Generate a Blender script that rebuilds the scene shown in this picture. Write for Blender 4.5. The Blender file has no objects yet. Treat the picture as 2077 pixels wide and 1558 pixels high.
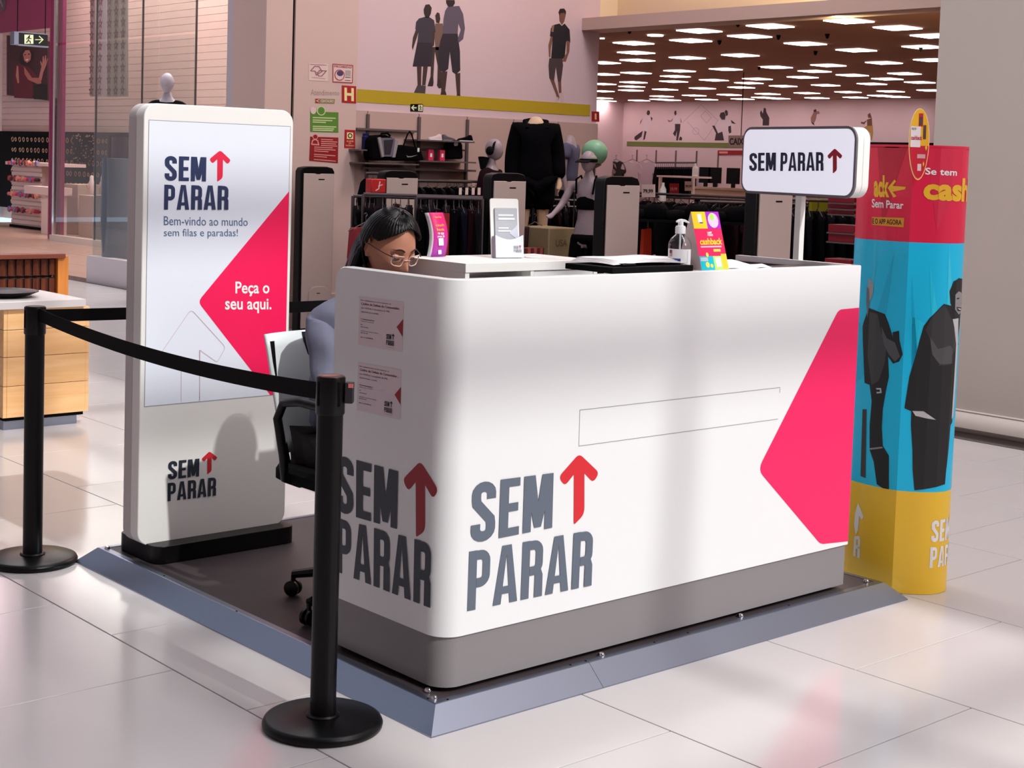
import bpy, bmesh, math, random
import numpy as np
from mathutils import Vector, Matrix
from math import pi, sin, cos, radians
random.seed(7)
scene = bpy.context.scene
COL = scene.collection
# ---------------------------------------------------------------- camera
FPX, CXP, CYP = 3051.8, 987.5, 537.9
YAW, PITCH, ROLL = -0.71444634, -0.06855217, 0.03119399
EYE = Vector((0, 0, 1.55))
_f = Vector((-sin(YAW)*cos(PITCH), cos(YAW)*cos(PITCH), sin(PITCH)))
_r = Vector((cos(YAW), sin(YAW), 0))
_u = _r.cross(_f)
_r2 = _r*cos(ROLL) + _u*sin(ROLL)
_u2 = -_r*sin(ROLL) + _u*cos(ROLL)
cam_data = bpy.data.cameras.new('camera')
cam = bpy.data.objects.new('camera', cam_data)
COL.objects.link(cam)
M = Matrix((( _r2.x, _u2.x, -_f.x, EYE.x), (_r2.y, _u2.y, -_f.y, EYE.y), (_r2.z, _u2.z, -_f.z, EYE.z), (0, 0, 0, 1)))
cam.matrix_world = M
cam_data.sensor_width = 36
cam_data.lens = FPX*36/2077
cam_data.shift_x = (1038.5-CXP)/2077
cam_data.shift_y = (CYP-779)/2077
cam_data.clip_end = 200
scene.camera = cam
# ---------------------------------------------------------------- world, sun, exposure
scene.view_settings.view_transform = 'Standard'
scene.view_settings.look = 'None'
scene.view_settings.gamma = 1
scene.view_settings.use_curve_mapping = False
scene.view_settings.exposure = 0.0
world = bpy.data.worlds.new('world'); scene.world = world
world.use_nodes = True
bgn = world.node_tree.nodes['Background']
bgn.inputs[0].default_value = (0.62, 0.80, 1.0, 1)
bgn.inputs[1].default_value = 1.35
# the sun stands over the -Y end of the hall and reaches the floor through the skylight panes
SUN_DIR = Vector((0.027, -1.0/0.96, 1.0)).normalized()   # towards the sun
sd = bpy.data.lights.new('sun', 'SUN'); sd.energy = 2.45; sd.angle = radians(0.9); sd.color = (1.0, 0.985, 0.94)
so = bpy.data.objects.new('sun', sd); COL.objects.link(so)
so.rotation_euler = SUN_DIR.to_track_quat('Z', 'Y').to_euler(); so.location = (3, -12, 14)
def area(name, loc, size, energy, color, target=None):
    l = bpy.data.lights.new(name, 'AREA'); l.shape = 'RECTANGLE'; l.size, l.size_y = size; l.energy = energy; l.color = color
    o = bpy.data.objects.new(name, l); COL.objects.link(o); o.location = loc
    if target: o.rotation_euler = (Vector(loc)-Vector(target)).to_track_quat('Z', 'Y').to_euler()
    return o
area('hall_fill', (5.8, 0, 9.4), (1.6, 14), 600, (1.0, 0.93, 0.93))  # unseen fill added under the roof to lift shaded floor and right wall
area('hall_fill', (6.6, 15, 9.4), (2, 10), 420, (1.0, 0.92, 0.92))  # unseen fill added over the corridor to lift its general brightness
area('hall_fill', (6.4, -9, 6.0), (4, 4), 350, (1.0, 0.94, 0.94), (6.5, 8, 1.0))  # unseen fill added at the near end to brighten faces turned towards it
area('entrance_fill', (9.9, 8.6, 6.2), (1.6, 3.2), 205, (1.0, 0.93, 0.94), (9.7, 10.6, 1.6))  # unseen fill added to brighten the mustard-banded wall
area('cove_lamp', (11.17, 8.3, 3.10), (0.08, 6.4), 75, (1.0, 0.76, 0.38), (11.62, 8.3, 3.35))
area('shop_fill', (13.0, 25, 5.6), (2, 6), 420, (1.0, 0.88, 0.84))  # unseen fill to brighten the left shop's interior
area('shop_fill', (11.35, 21.8, 5.6), (.4, 4), 90, (1.0, 0.92, 0.92))  # unseen fill added just inside the glass to brighten the star banners
area('shop_fill', (8.9, 20.5, 5.8), (1, 4), 650, (1.0, 0.92, 0.92), (11.2, 21.5, 2.0))  # stronger unseen fill added in front of the glass for the same banners
area('shop_fill', (9.8, 14.6, 5.6), (2.4, 3), 330, (1.0, 0.92, 0.88))  # unseen fill to brighten the corner shop behind the glass

# ---------------------------------------------------------------- helpers
def ray(u, v):
    return _r2*((u-CXP)/FPX) - _u2*((v-CYP)/FPX) + _f
def P(u, v, ax, val):
    "point of the plane axis=val that the photograph shows at u, v"
    d = ray(u, v); t = (val-EYE[ax])/d[ax]
    return EYE + d*t
def PD(u, v, depth):
    return EYE + ray(u, v)*depth

def s2l(c):
    return tuple((x/255/12.92 if x/255 <= .04045 else ((x/255+.055)/1.055)**2.4) for x in c)
ORD = 'leftmost second third fourth fifth sixth seventh eighth ninth tenth eleventh twelfth thirteenth fourteenth fifteenth sixteenth seventeenth eighteenth nineteenth twentieth'.split()
def nth(i): return 'leftmost' if i == 0 else ORD[i]+' from left'
MATS = {}
def mat(name, rgb, rough=.5, metal=0, spec=.5, emit=0, noise=0, nscale=20, bump=0, coat=0, trans=0, ior=1.45, emit_rgb=None, aniso=0, lin=False):
    if name in MATS: return MATS[name]
    m = bpy.data.materials.new(name); m.use_nodes = True
    nt = m.node_tree; b = nt.nodes['Principled BSDF']
    c = rgb if lin else s2l(rgb)
    b.inputs['Base Color'].default_value = (*c, 1)
    b.inputs['Roughness'].default_value = rough
    b.inputs['Metallic'].default_value = metal
    b.inputs['Specular IOR Level'].default_value = spec
    b.inputs['IOR'].default_value = ior
    b.inputs['Coat Weight'].default_value = coat
    b.inputs['Transmission Weight'].default_value = trans
    b.inputs['Anisotropic'].default_value = aniso
    if emit:
        b.inputs['Emission Color'].default_value = (*(s2l(emit_rgb) if emit_rgb else c), 1)
        b.inputs['Emission Strength'].default_value = emit
    if noise or bump:
        tc = nt.nodes.new('ShaderNodeTexCoord'); n = nt.nodes.new('ShaderNodeTexNoise')
        n.inputs['Scale'].default_value = nscale; n.inputs['Detail'].default_value = 6
        nt.links.new(tc.outputs['Object'], n.inputs['Vector'])
        if noise:
            mx = nt.nodes.new('ShaderNodeMix'); mx.data_type = 'RGBA'
            mx.inputs[6].default_value = (*[x*(1-noise) for x in c], 1)
            mx.inputs[7].default_value = (*[min(1, x*(1+noise)) for x in c], 1)
            nt.links.new(n.outputs['Fac'], mx.inputs[0]); nt.links.new(mx.outputs[2], b.inputs['Base Color'])
        if bump:
            bp = nt.nodes.new('ShaderNodeBump'); bp.inputs['Strength'].default_value = bump; bp.inputs['Distance'].default_value = .01
            nt.links.new(n.outputs['Fac'], bp.inputs['Height']); nt.links.new(bp.outputs[0], b.inputs['Normal'])
    MATS[name] = m
    return m
def wood(name, c1, c2, scale=6, axis=2, rough=.45):
    if name in MATS: return MATS[name]
    m = bpy.data.materials.new(name); m.use_nodes = True; nt = m.node_tree; b = nt.nodes['Principled BSDF']
    tc = nt.nodes.new('ShaderNodeTexCoord'); mp = nt.nodes.new('ShaderNodeMapping'); n = nt.nodes.new('ShaderNodeTexNoise')
    sc = [scale*6]*3; sc[axis] = scale*.5; mp.inputs['Scale'].default_value = sc
    n.inputs['Scale'].default_value = 1; n.inputs['Detail'].default_value = 8; n.inputs['Distortion'].default_value = .6
    r = nt.nodes.new('ShaderNodeValToRGB'); r.color_ramp.elements[0].position = .3; r.color_ramp.elements[1].position = .7
    r.color_ramp.elements[0].color = (*s2l(c1), 1); r.color_ramp.elements[1].color = (*s2l(c2), 1)
    nt.links.new(tc.outputs['Object'], mp.inputs[0]); nt.links.new(mp.outputs[0], n.inputs['Vector'])
    nt.links.new(n.outputs['Fac'], r.inputs[0]); nt.links.new(r.outputs[0], b.inputs['Base Color'])
    b.inputs['Roughness'].default_value = rough
    MATS[name] = m; return m
def glass_mat(name, tint=(0.9, 0.95, 0.93), rough=0.0, refl=1.0):
    "thin architectural glass: lets light through, mirrors by angle"
    if name in MATS: return MATS[name]
    m = bpy.data.materials.new(name); m.use_nodes = True; nt = m.node_tree
    nt.nodes.remove(nt.nodes['Principled BSDF']); out = nt.nodes['Material Output']
    t = nt.nodes.new('ShaderNodeBsdfTransparent'); t.inputs[0].default_value = (*tint, 1)
    g = nt.nodes.new('ShaderNodeBsdfGlossy'); g.inputs['Roughness'].default_value = rough
    f = nt.nodes.new('ShaderNodeFresnel'); f.inputs[0].default_value = 1.52
    mx = nt.nodes.new('ShaderNodeMixShader'); ml = nt.nodes.new('ShaderNodeMath'); ml.operation = 'MULTIPLY'; ml.inputs[1].default_value = refl
    ge = nt.nodes.new('ShaderNodeNewGeometry'); iv = nt.nodes.new('ShaderNodeMath'); iv.operation = 'SUBTRACT'; iv.inputs[0].default_value = 1
    m2 = nt.nodes.new('ShaderNodeMath'); m2.operation = 'MULTIPLY'
    nt.links.new(f.outputs[0], ml.inputs[0]); nt.links.new(ge.outputs['Backfacing'], iv.inputs[1])
    nt.links.new(ml.outputs[0], m2.inputs[0]); nt.links.new(iv.outputs[0], m2.inputs[1]); nt.links.new(m2.outputs[0], mx.inputs[0])
    nt.links.new(t.outputs[0], mx.inputs[1]); nt.links.new(g.outputs[0], mx.inputs[2]); nt.links.new(mx.outputs[0], out.inputs[0])
    MATS[name] = m; return m

def wloc(o):
    v = Vector((0, 0, 0))
    while o: v += o.location; o = o.parent
    return v
def tag(o, label=None, cat=None, group=None, kind=None):
    if label: o['label'] = label
    if cat: o['category'] = cat
    if group: o['group'] = group
    if kind: o['kind'] = kind
    return o
def thing(name, label, cat, loc=(0, 0, 0), group=None):
    o = bpy.data.objects.new(name, None); COL.objects.link(o); o.location = loc; o.empty_display_size = .1
    return tag(o, label, cat, group)
def copy_tree(o, parent=None):
    c = o.copy(); COL.objects.link(c)
    if parent: c.parent = parent
    for ch in o.children: copy_tree(ch, c)
    return c

class MB:
    def __init__(s): s.v = []; s.f = []
    def add(s, vs, fs):
        b = len(s.v); s.v += [Vector(p) for p in vs]; s.f += [tuple(i+b for i in f) for f in fs]; return s
    def box(s, x0, x1, y0, y1, z0, z1):
        return s.add([(x0, y0, z0), (x1, y0, z0), (x1, y1, z0), (x0, y1, z0), (x0, y0, z1), (x1, y0, z1), (x1, y1, z1), (x0, y1, z1)],
                     [(3, 2, 1, 0), (4, 5, 6, 7), (0, 1, 5, 4), (1, 2, 6, 5), (2, 3, 7, 6), (3, 0, 4, 7)])
    def prism(s, pts, O, U, V, N, t):
        "polygon pts (2D) on frame O,U,V from offset 0 to offset t along N"
        O, U, V, N = Vector(O), Vector(U), Vector(V), Vector(N); n = len(pts)
        a = [O+U*p[0]+V*p[1] for p in pts]; b = [q+N*t for q in a]
        fs = [tuple(range(n))[::-1], tuple(range(n, 2*n))] + [(i, (i+1) % n, n+(i+1) % n, n+i) for i in range(n)]
        return s.add(a+b, fs)
    def poly(s, pts3): return s.add(pts3, [tuple(range(len(pts3)))])
    def lathe(s, prof, c=(0, 0, 0), seg=32, axis='Z'):
        c = Vector(c); n = len(prof); vs = []
        for k in range(seg):
            a = 2*pi*k/seg
            for r, z in prof:
                if axis == 'Z': vs.append(c+Vector((r*cos(a), r*sin(a), z)))
                elif axis == 'Y': vs.append(c+Vector((r*cos(a), z, r*sin(a))))
                else: vs.append(c+Vector((z, r*cos(a), r*sin(a))))
        fs = []
        for k in range(seg):
            for i in range(n-1):
                fs.append((k*n+i, ((k+1) % seg)*n+i, ((k+1) % seg)*n+i+1, k*n+i+1))
        s.add(vs, fs)
        b = len(s.v)-len(vs)
        if prof[0][0] > 1e-5: s.f.append(tuple(b+k*n for k in range(seg))[::-1])
        if prof[-1][0] > 1e-5: s.f.append(tuple(b+k*n+n-1 for k in range(seg)))
        return s
    def tube(s, path, r, seg=10, flat=None, caps=True):
        "round (or elliptic, flat=(a,b)) tube along a path; r may be a list"
        path = [Vector(p) for p in path]; n = len(path); rs = r if isinstance(r, (list, tuple)) else [r]*n
        T0 = (path[1]-path[0]).normalized(); up = Vector((0, 0, 1)) if abs(T0.z) < .9 else Vector((1, 0, 0))
        A = T0.cross(up).normalized(); vs = []
        for i, p in enumerate(path):
            T = (path[min(i+1, n-1)]-path[max(i-1, 0)]).normalized()
            A = (A-T*A.dot(T)).normalized(); B = T.cross(A)
            fa, fb = flat or (1, 1)
            for k in range(seg):
                a = 2*pi*k/seg; vs.append(p+A*(cos(a)*rs[i]*fa)+B*(sin(a)*rs[i]*fb))
        fs = [(i*seg+k, i*seg+(k+1) % seg, (i+1)*seg+(k+1) % seg, (i+1)*seg+k) for i in range(n-1) for k in range(seg)]
        if caps: fs += [tuple(range(seg))[::-1], tuple(range((n-1)*seg, n*seg))]
        return s.add(vs, fs)
    def loft(s, rings, caps=True):
        n = len(rings[0]); vs = [p for r in rings for p in r]
        fs = [(i*n+k, i*n+(k+1) % n, (i+1)*n+(k+1) % n, (i+1)*n+k) for i in range(len(rings)-1) for k in range(n)]
        if caps: fs += [tuple(range(n))[::-1], tuple(range((len(rings)-1)*n, len(rings)*n))]
        return s.add(vs, fs)
    def sphere(s, c, r, seg=20, rings=12, sc=(1, 1, 1)):
        prof = [(sin(pi*i/rings)*r, -cos(pi*i/rings)*r) for i in range(rings+1)]
        m = MB().lathe([(max(a, 1e-6), b) for a, b in prof], (0, 0, 0), seg)
        c = Vector(c)
        return s.add([c+Vector((p.x*sc[0], p.y*sc[1], p.z*sc[2])) for p in m.v], m.f)
    def xf(s, mtx): s.v = [mtx @ p for p in s.v]; return s
    def build(s, name, m, parent=None, smooth=35, label=None, bevel=0, solid=0, subsurf=0, kind=None):
        off = wloc(parent)
        me = bpy.data.meshes.new(name); me.from_pydata([tuple(p-off) for p in s.v], [], s.f)
        me.validate()
        bm = bmesh.new(); bm.from_mesh(me)
        bmesh.ops.remove_doubles(bm, verts=bm.verts, dist=1e-6); bmesh.ops.recalc_face_normals(bm, faces=bm.faces)
        bm.to_mesh(me); bm.free()
        if m: me.materials.append(m)
        if smooth:
            me.polygons.foreach_set('use_smooth', [True]*len(me.polygons)); me.set_sharp_from_angle(angle=radians(smooth))
        o = bpy.data.objects.new(name, me); COL.objects.link(o)
        if parent: o.parent = parent
        if solid:
            md = o.modifiers.new('solid', 'SOLIDIFY'); md.thickness = solid; md.offset = 0
        if bevel:
            md = o.modifiers.new('bevel', 'BEVEL'); md.width = bevel; md.segments = 2; md.limit_method = 'ANGLE'; md.angle_limit = radians(40)
        if subsurf:
            md = o.modifiers.new('sub', 'SUBSURF'); md.levels = subsurf; md.render_levels = subsurf
        if label: o['label'] = label
        if kind: o['kind'] = kind
        return o
def bx(name, m, parent, x0, x1, y0, y1, z0, z1, bevel=0, **k):
    return MB().box(x0, x1, y0, y1, z0, z1).build(name, m, parent, bevel=bevel, **k)

def rrect(x0, x1, y0, y1, r, n=6):
    pts = []
    for cx, cy, a0 in ((x1-r, y1-r, 0), (x0+r, y1-r, 90), (x0+r, y0+r, 180), (x1-r, y0+r, 270)):
        for i in range(n+1):
            a = radians(a0+90*i/n); pts.append((cx+r*cos(a), cy+r*sin(a)))
    return pts
def roundpoly(pts, r, n=4):
    "round the corners of a 2D polygon; r may be a list"
    out = []; N = len(pts)
    for i in range(N):
        p = Vector(pts[i]); a = Vector(pts[i-1])-p; b = Vector(pts[(i+1) % N])-p
        rr = r[i] if isinstance(r, (list, tuple)) else r
        if rr <= 0: out.append(tuple(p)); continue
        d = min(rr, a.length*.48, b.length*.48); A = p+a.normalized()*d; B = p+b.normalized()*d
        for k in range(n+1):
            t = k/n; q = A*(1-t)**2+p*(2*t*(1-t))+B*t*t; out.append(tuple(q))
    return out

# planes that carry print --------------------------------------------------
class Plane:
    "vertical plane X=val or Y=val seen from the negative side; U runs to the right for the viewer"
    def __init__(s, ax, val): s.ax, s.val = ax, val
    def px(s, u, v):
        p = P(u, v, s.ax, s.val); return (-p.y if s.ax == 0 else p.x, p.z)
    def to3(s, p, off=.0008):
        return Vector((s.val-off, -p[0], p[1])) if s.ax == 0 else Vector((p[0], s.val-off, p[1]))
    def quad(s, tl, tr, br, bl): return [s.px(*tl), s.px(*tr), s.px(*br), s.px(*bl)]
    def rect(s, bl, tr):
        a, b = s.px(*bl), s.px(*tr); return [(a[0], b[1]), (b[0], b[1]), (b[0], a[1]), (a[0], a[1])]
def qmap(q, x, y):
    "bilinear: q = TL,TR,BR,BL ; x,y in 0..1 with y up"
    tl, tr, br, bl = [Vector(c) for c in q]
    return tuple((bl*(1-x)+br*x)*(1-y)+(tl*(1-x)+tr*x)*y)
def subq(q, x0, x1, y0, y1): return [qmap(q, x0, y1), qmap(q, x1, y1), qmap(q, x1, y0), qmap(q, x0, y0)]
def decal(name, polys, plane, m, parent, off=.0008, label=None, kind=None):
    mb = MB()
    for i, pl in enumerate(polys): mb.poly([plane.to3(p, off+i*.00004) for p in pl])
    o = mb.build(name, m, parent, smooth=0, label=label, kind=kind)
    return o
def pxpoly(pts, plane): return [plane.px(*p) for p in pts]

_tc = {}
def textmesh(s, bold=0.0):
    k = (s, bold)
    if k in _tc: return _tc[k]
    cu = bpy.data.curves.new('t', 'FONT'); cu.body = s; cu.resolution_u = 3; cu.offset = bold; cu.fill_mode = 'BOTH' if hasattr(cu, 'fill_mode') else None
    ob = bpy.data.objects.new('t', cu)
    me = bpy.data.meshes.new_from_object(ob)
    vs = [(v.co.x, v.co.y) for v in me.vertices]; fs = [tuple(p.vertices) for p in me.polygons]
    bpy.data.objects.remove(ob); bpy.data.curves.remove(cu); bpy.data.meshes.remove(me)
    x0 = min(v[0] for v in vs); x1 = max(v[0] for v in vs); y0 = min(v[1] for v in vs); y1 = max(v[1] for v in vs)
    vs = [((x-x0)/(x1-x0), (y-y0)/max(1e-6, y1-y0)) for x, y in vs]
    _tc[k] = (vs, fs, (x1-x0)/max(1e-6, y1-y0)); return _tc[k]
def text(name, s, q, plane, m, parent, off=.0012, bold=0.0, label=None):
    vs, fs, _ = textmesh(s, bold); mb = MB()
    mb.add([plane.to3(qmap(q, x, y), off) for x, y in vs], fs)
    return mb.build(name, m, parent, smooth=0, label=label)

# the condensed bold lettering of the kiosk --------------------------------
def stroke(path, t, closed=False):
    path = [Vector(p) for p in path]; n = len(path); L, R = [], []
    for i, p in enumerate(path):
        a = (p-path[i-1]) if (i > 0 or closed) else (path[1]-p)
        b = (path[(i+1) % n]-p) if (i < n-1 or closed) else (p-path[i-1])
        a.normalize(); b.normalize(); m = Vector((-(a.y+b.y), a.x+b.x)).normalized()
        c = max(.4, m.dot(Vector((-a.y, a.x)))); L.append(p+m*(t/2/c)); R.append(p-m*(t/2/c))
    return [[L[i], L[(i+1) % n], R[(i+1) % n], R[i]] for i in range(n if closed else n-1)]
def arc(cx, cy, rx, ry, a0, a1, n=8):
    return [(cx+rx*cos(radians(a0+(a1-a0)*i/n)), cy+ry*sin(radians(a0+(a1-a0)*i/n))) for i in range(n+1)]
def glyph(ch):
    "polygons in a box W x 1"
    t = .17; R = []
    box = lambda x0, x1, y0, y1: [(x0, y0), (x1, y0), (x1, y1), (x0, y1)]
    if ch == 'E':
        W = .38; R = [box(0, t, 0, 1), box(t, W, 0, .145), box(t, W, .855, 1), box(t, W*.93, .425, .57)]
    elif ch == 'S':
        W = .45; h = t/2; r = W/2-h; cx = W/2
        path = [(W-h, .70)] + arc(cx, 1-h-r*.85, r, r*.85, 0, 180) + [(h, .72)] + [(h+.012, .64), (cx, .50), (W-h-.012, .36), (W-h, .28)] + arc(cx, h+r*.85, r, r*.85, 0, -180) + [(h, .30)]
        R = stroke(path, t)
    elif ch == 'M':
        W = .58; R = [box(0, t*.92, 0, 1), box(W-t*.92, W, 0, 1), [(0, 1), (t*1.3, 1), (W/2+.065, .06), (W/2-.065, .06)], [(W-t*1.3, 1), (W, 1), (W/2+.065, .06), (W/2-.065, .06)]]
    elif ch in 'PR':
        W = .45 if ch == 'P' else .46; h = t/2; r = .12; yb = .45 if ch == 'P' else .47
        bowl = [(t, 1-h)] + arc(W-h-r, 1-h-r, r, r, 90, 0, 5) + arc(W-h-r, yb+r, r, r, 0, -90, 5) + [(t, yb)]
        R = [box(0, t, 0, 1)] + stroke(bowl, t*.93)
        if ch == 'R': R += [[(W-t*1.02, 0), (W+.005, 0), (W, .38), (W-t, .42)], [(W-t, .42), (W, .38), (W-.05, .5), (W-t-.05, .5)]]
    elif ch == 'A':
        W = .52; R = [[(0, 0), (t*.98, 0), (W/2+.005, .88), (W/2+.1, 1), (W/2-.1, 1)], [(W, 0), (W-t*.98, 0), (W/2-.005, .88), (W/2-.1, 1), (W/2+.1, 1)], box(.12, W-.12, .17, .30)]
    return R, W
def word(s, gap=.075):
    x = 0; out = []
    for ch in s:
        if ch == ' ': x += .17; continue
        R, W = glyph(ch); out += [[(p[0]+x, p[1]) for p in poly] for poly in R]; x += W+gap
    w = x-gap
    return [[(p[0]/w, p[1]) for p in poly] for poly in out]
ARROW = roundpoly([(0, 1.0), (-.5, .70), (-.35, .565), (-.13, .715), (-.13, 0), (.13, .13), (.13, .715), (.35, .565), (.5, .70)],
                  [.10, .09, .09, .02, .05, .1, .02, .09, .09])
ARROW = [(x+.5, y) for x, y in ARROW]
def lettering(name, s, q, plane, m, parent, off=.0012):
    return decal(name, [[qmap(q, *p) for p in poly] for poly in word(s)], plane, m, parent, off)
def arrow(name, q, plane, m, parent, off=.0012):
    return decal(name, [[qmap(q, *p) for p in ARROW]], plane, m, parent, off)
def small_logo(q, plane, dark, red, parent, off=.0012):
    "SEM + arrow over PARAR inside the quad q"
    lettering('lettering', 'SEM', subq(q, 0, .64, .50, .90), plane, dark, parent, off)
    lettering('lettering', 'PARAR', subq(q, 0, 1, 0, .42), plane, dark, parent, off)
    arrow('arrow', subq(q, .69, 1.02, .48, 1.0), plane, red, parent, off)

# skin-modifier figures ------------------------------------------------------
def skin_mesh(joints, edges, sub=1, root=None, remesh=0, extra=None, smoothit=0):
    "joints: name -> (pos, radius or (rx,ry)); returns verts, faces evaluated"
    names = list(joints); idx = {n: i for i, n in enumerate(names)}
    me = bpy.data.meshes.new('sk'); me.from_pydata([tuple(joints[n][0]) for n in names], [(idx[a], idx[b]) for a, b in edges], [])
    o = bpy.data.objects.new('sk', me); COL.objects.link(o)
    o.modifiers.new('skin', 'SKIN')
    sv = me.skin_vertices[0].data
    for n in names:
        r = joints[n][1]; sv[idx[n]].radius = (r, r) if not isinstance(r, (tuple, list)) else r
        sv[idx[n]].use_root = (n == (root or names[0]))
    if sub:
        md = o.modifiers.new('sub', 'SUBSURF'); md.levels = sub; md.render_levels = sub
    dg = bpy.context.evaluated_depsgraph_get(); ev = o.evaluated_get(dg); m2 = bpy.data.meshes.new_from_object(ev)
    vs = [v.co.copy() for v in m2.vertices]; fs = [tuple(p.vertices) for p in m2.polygons]
    bpy.data.objects.remove(o); bpy.data.meshes.remove(me); bpy.data.meshes.remove(m2)
    mb = MB().add(vs, fs)
    return mb
def remesh(mb, voxel):
    me = bpy.data.meshes.new('rm'); me.from_pydata([tuple(p) for p in mb.v], [], mb.f)
    o = bpy.data.objects.new('rm', me); COL.objects.link(o)
    md = o.modifiers.new('r', 'REMESH'); md.mode = 'VOXEL'; md.voxel_size = voxel
    ms = o.modifiers.new('s', 'SMOOTH'); ms.factor = .5; ms.iterations = 2
    dg = bpy.context.evaluated_depsgraph_get(); m2 = bpy.data.meshes.new_from_object(o.evaluated_get(dg))
    out = MB().add([v.co.copy() for v in m2.vertices], [tuple(p.vertices) for p in m2.polygons])
    bpy.data.objects.remove(o); bpy.data.meshes.remove(me); bpy.data.meshes.remove(m2)
    # keep the one continuous surface, drop stray inner shells
    par = list(range(len(out.v)))
    def find(i):
        while par[i] != i: par[i] = par[par[i]]; i = par[i]
        return i
    for f in out.f:
        a = find(f[0])
        for i in f[1:]: par[find(i)] = a
    cnt = {}
    for i in range(len(par)): r = find(i); cnt[r] = cnt.get(r, 0)+1
    big = max(cnt, key=cnt.get); idx = {}; V_ = []
    for i, p in enumerate(out.v):
        if find(i) == big: idx[i] = len(V_); V_.append(p)
    return MB().add(V_, [tuple(idx[i] for i in f) for f in out.f if f[0] in idx])
# ================================================================ materials
M_FLOOR = mat('polished_tile', (198, 194, 194), .16, noise=.035, nscale=3, spec=.6)
M_JOINT = mat('tile_joint', (120, 112, 110), .8)
M_WALLR = mat('grey_wall', (210, 200, 192), .55, noise=.05, nscale=1.2)
M_PILLAR = mat('pillar_paint', (212, 184, 176), .5, noise=.02, nscale=2)
M_STOREWALL = mat('store_wall', (216, 190, 196), .6)
M_WHITE = mat('white_laminate', (226, 228, 230), .28, coat=.2)
M_WHITE2 = mat('white_plastic', (235, 235, 232), .35)
M_GREYBASE = mat('grey_laminate', (128, 124, 126), .35)
M_DARKIN = mat('graphite_liner', (52, 46, 50), .6)
M_DECK = mat('rubber_deck', (62, 54, 57), .5, noise=.25, nscale=9, bump=.05)
M_ALU = mat('brushed_aluminium', (150, 158, 176), .36, metal=1)
M_CHROME = mat('chrome', (225, 225, 230), .1, metal=1)
M_BLACK = mat('black_powder', (8, 7, 9), .34, spec=.28)
M_BLACKM = mat('black_matte', (8, 7, 8), .85, spec=.15)
M_BELT = mat('black_webbing', (8, 7, 11), .8, spec=.2)
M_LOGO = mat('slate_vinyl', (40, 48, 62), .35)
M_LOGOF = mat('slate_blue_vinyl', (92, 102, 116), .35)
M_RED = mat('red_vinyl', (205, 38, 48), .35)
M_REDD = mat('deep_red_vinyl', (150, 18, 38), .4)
M_PINK = mat('pink_vinyl', (232, 32, 96), .3)
M_TXTBLUE = mat('blue_grey_print', (76, 104, 142), .5)
M_TXTW = mat('white_print', (245, 245, 245), .5)
M_LINE = mat('thin_line_print', (196, 150, 160), .5)
M_GREYLINE = mat('grey_line', (150, 152, 156), .5)
M_PAPER = mat('paper', (232, 228, 230), .7)
M_LABELP = mat('label_paper', (220, 206, 212), .6)
M_INK = mat('ink', (24, 20, 28), .6)
M_INKRED = mat('ink_red', (110, 16, 44), .6)
M_WOODL = wood('light_wood', (222, 170, 112), (236, 190, 136), 5, 0)
M_WOODD = wood('dark_slat_wood', (84, 40, 28), (128, 66, 40), 6, 2)
M_WOODO = wood('orange_wood', (196, 116, 46), (214, 136, 62), 6, 2)
M_MAGENTA = mat('magenta_paint', (128, 26, 74), .4)
M_GLASS = glass_mat('shop_glass', (.94, .96, .95), refl=1.6)
M_BEIGE = mat('gate_panel', (190, 170, 164), .45)
M_LITPANEL = mat('ceiling_diffuser', (255, 250, 245), .5, emit=10.0, emit_rgb=(255, 236, 234))
M_STCEIL = mat('store_ceiling', (152, 106, 86), .8)
M_STFLOOR = mat('store_floor', (170, 140, 124), .25)
M_YELLOW = mat('mustard_band', (186, 158, 32), .6)
M_GREEN = mat('green_band', (110, 120, 62), .6)
M_SLAT = mat('slatwall', (196, 170, 162), .5)
M_METAL = mat('steel_rail', (92, 84, 86), .35, metal=.8)
M_SHELF = mat('shelf_metal', (110, 96, 96), .45, metal=.3)

# ================================================================ the hall
# floor: a bed with loose tiles on it as far as they can be told apart
floor = MB().box(-6, 31, -6, 30, -.2, -.004).build('floor', M_JOINT, smooth=0); floor['kind'] = 'structure'
TX, TY = .855, .815
tile_me = {}
def tile(x0, x1, y0, y1, m=M_FLOOR):
    w, d = round(x1-x0, 3), round(y1-y0, 3); k = (w, d, m.name)
    if k not in tile_me:
        g = .0022; c = .0012
        mb = MB(); a = [(g, g), (w-g, g), (w-g, d-g), (g, d-g)]; b = [(g+c, g+c), (w-g-c, g+c), (w-g-c, d-g-c), (g+c, d-g-c)]
        mb.add([(x, y, -.004) for x, y in a]+[(x, y, -c) for x, y in a]+[(x, y, 0) for x, y in b],
               [(0, 1, 5, 4), (1, 2, 6, 5), (2, 3, 7, 6), (3, 0, 4, 7), (4, 5, 9, 8), (5, 6, 10, 9), (6, 7, 11, 10), (7, 4, 8, 11), (8, 9, 10, 11)])
        o = mb.build('tile', m, floor, smooth=0); tile_me[k] = o.data; o.location = (x0, y0, 0); return o
    o = bpy.data.objects.new('tile', tile_me[k]); COL.objects.link(o); o.parent = floor; o.location = (x0, y0, 0); return o
nt_ = 0
FILL = MB()
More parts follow.
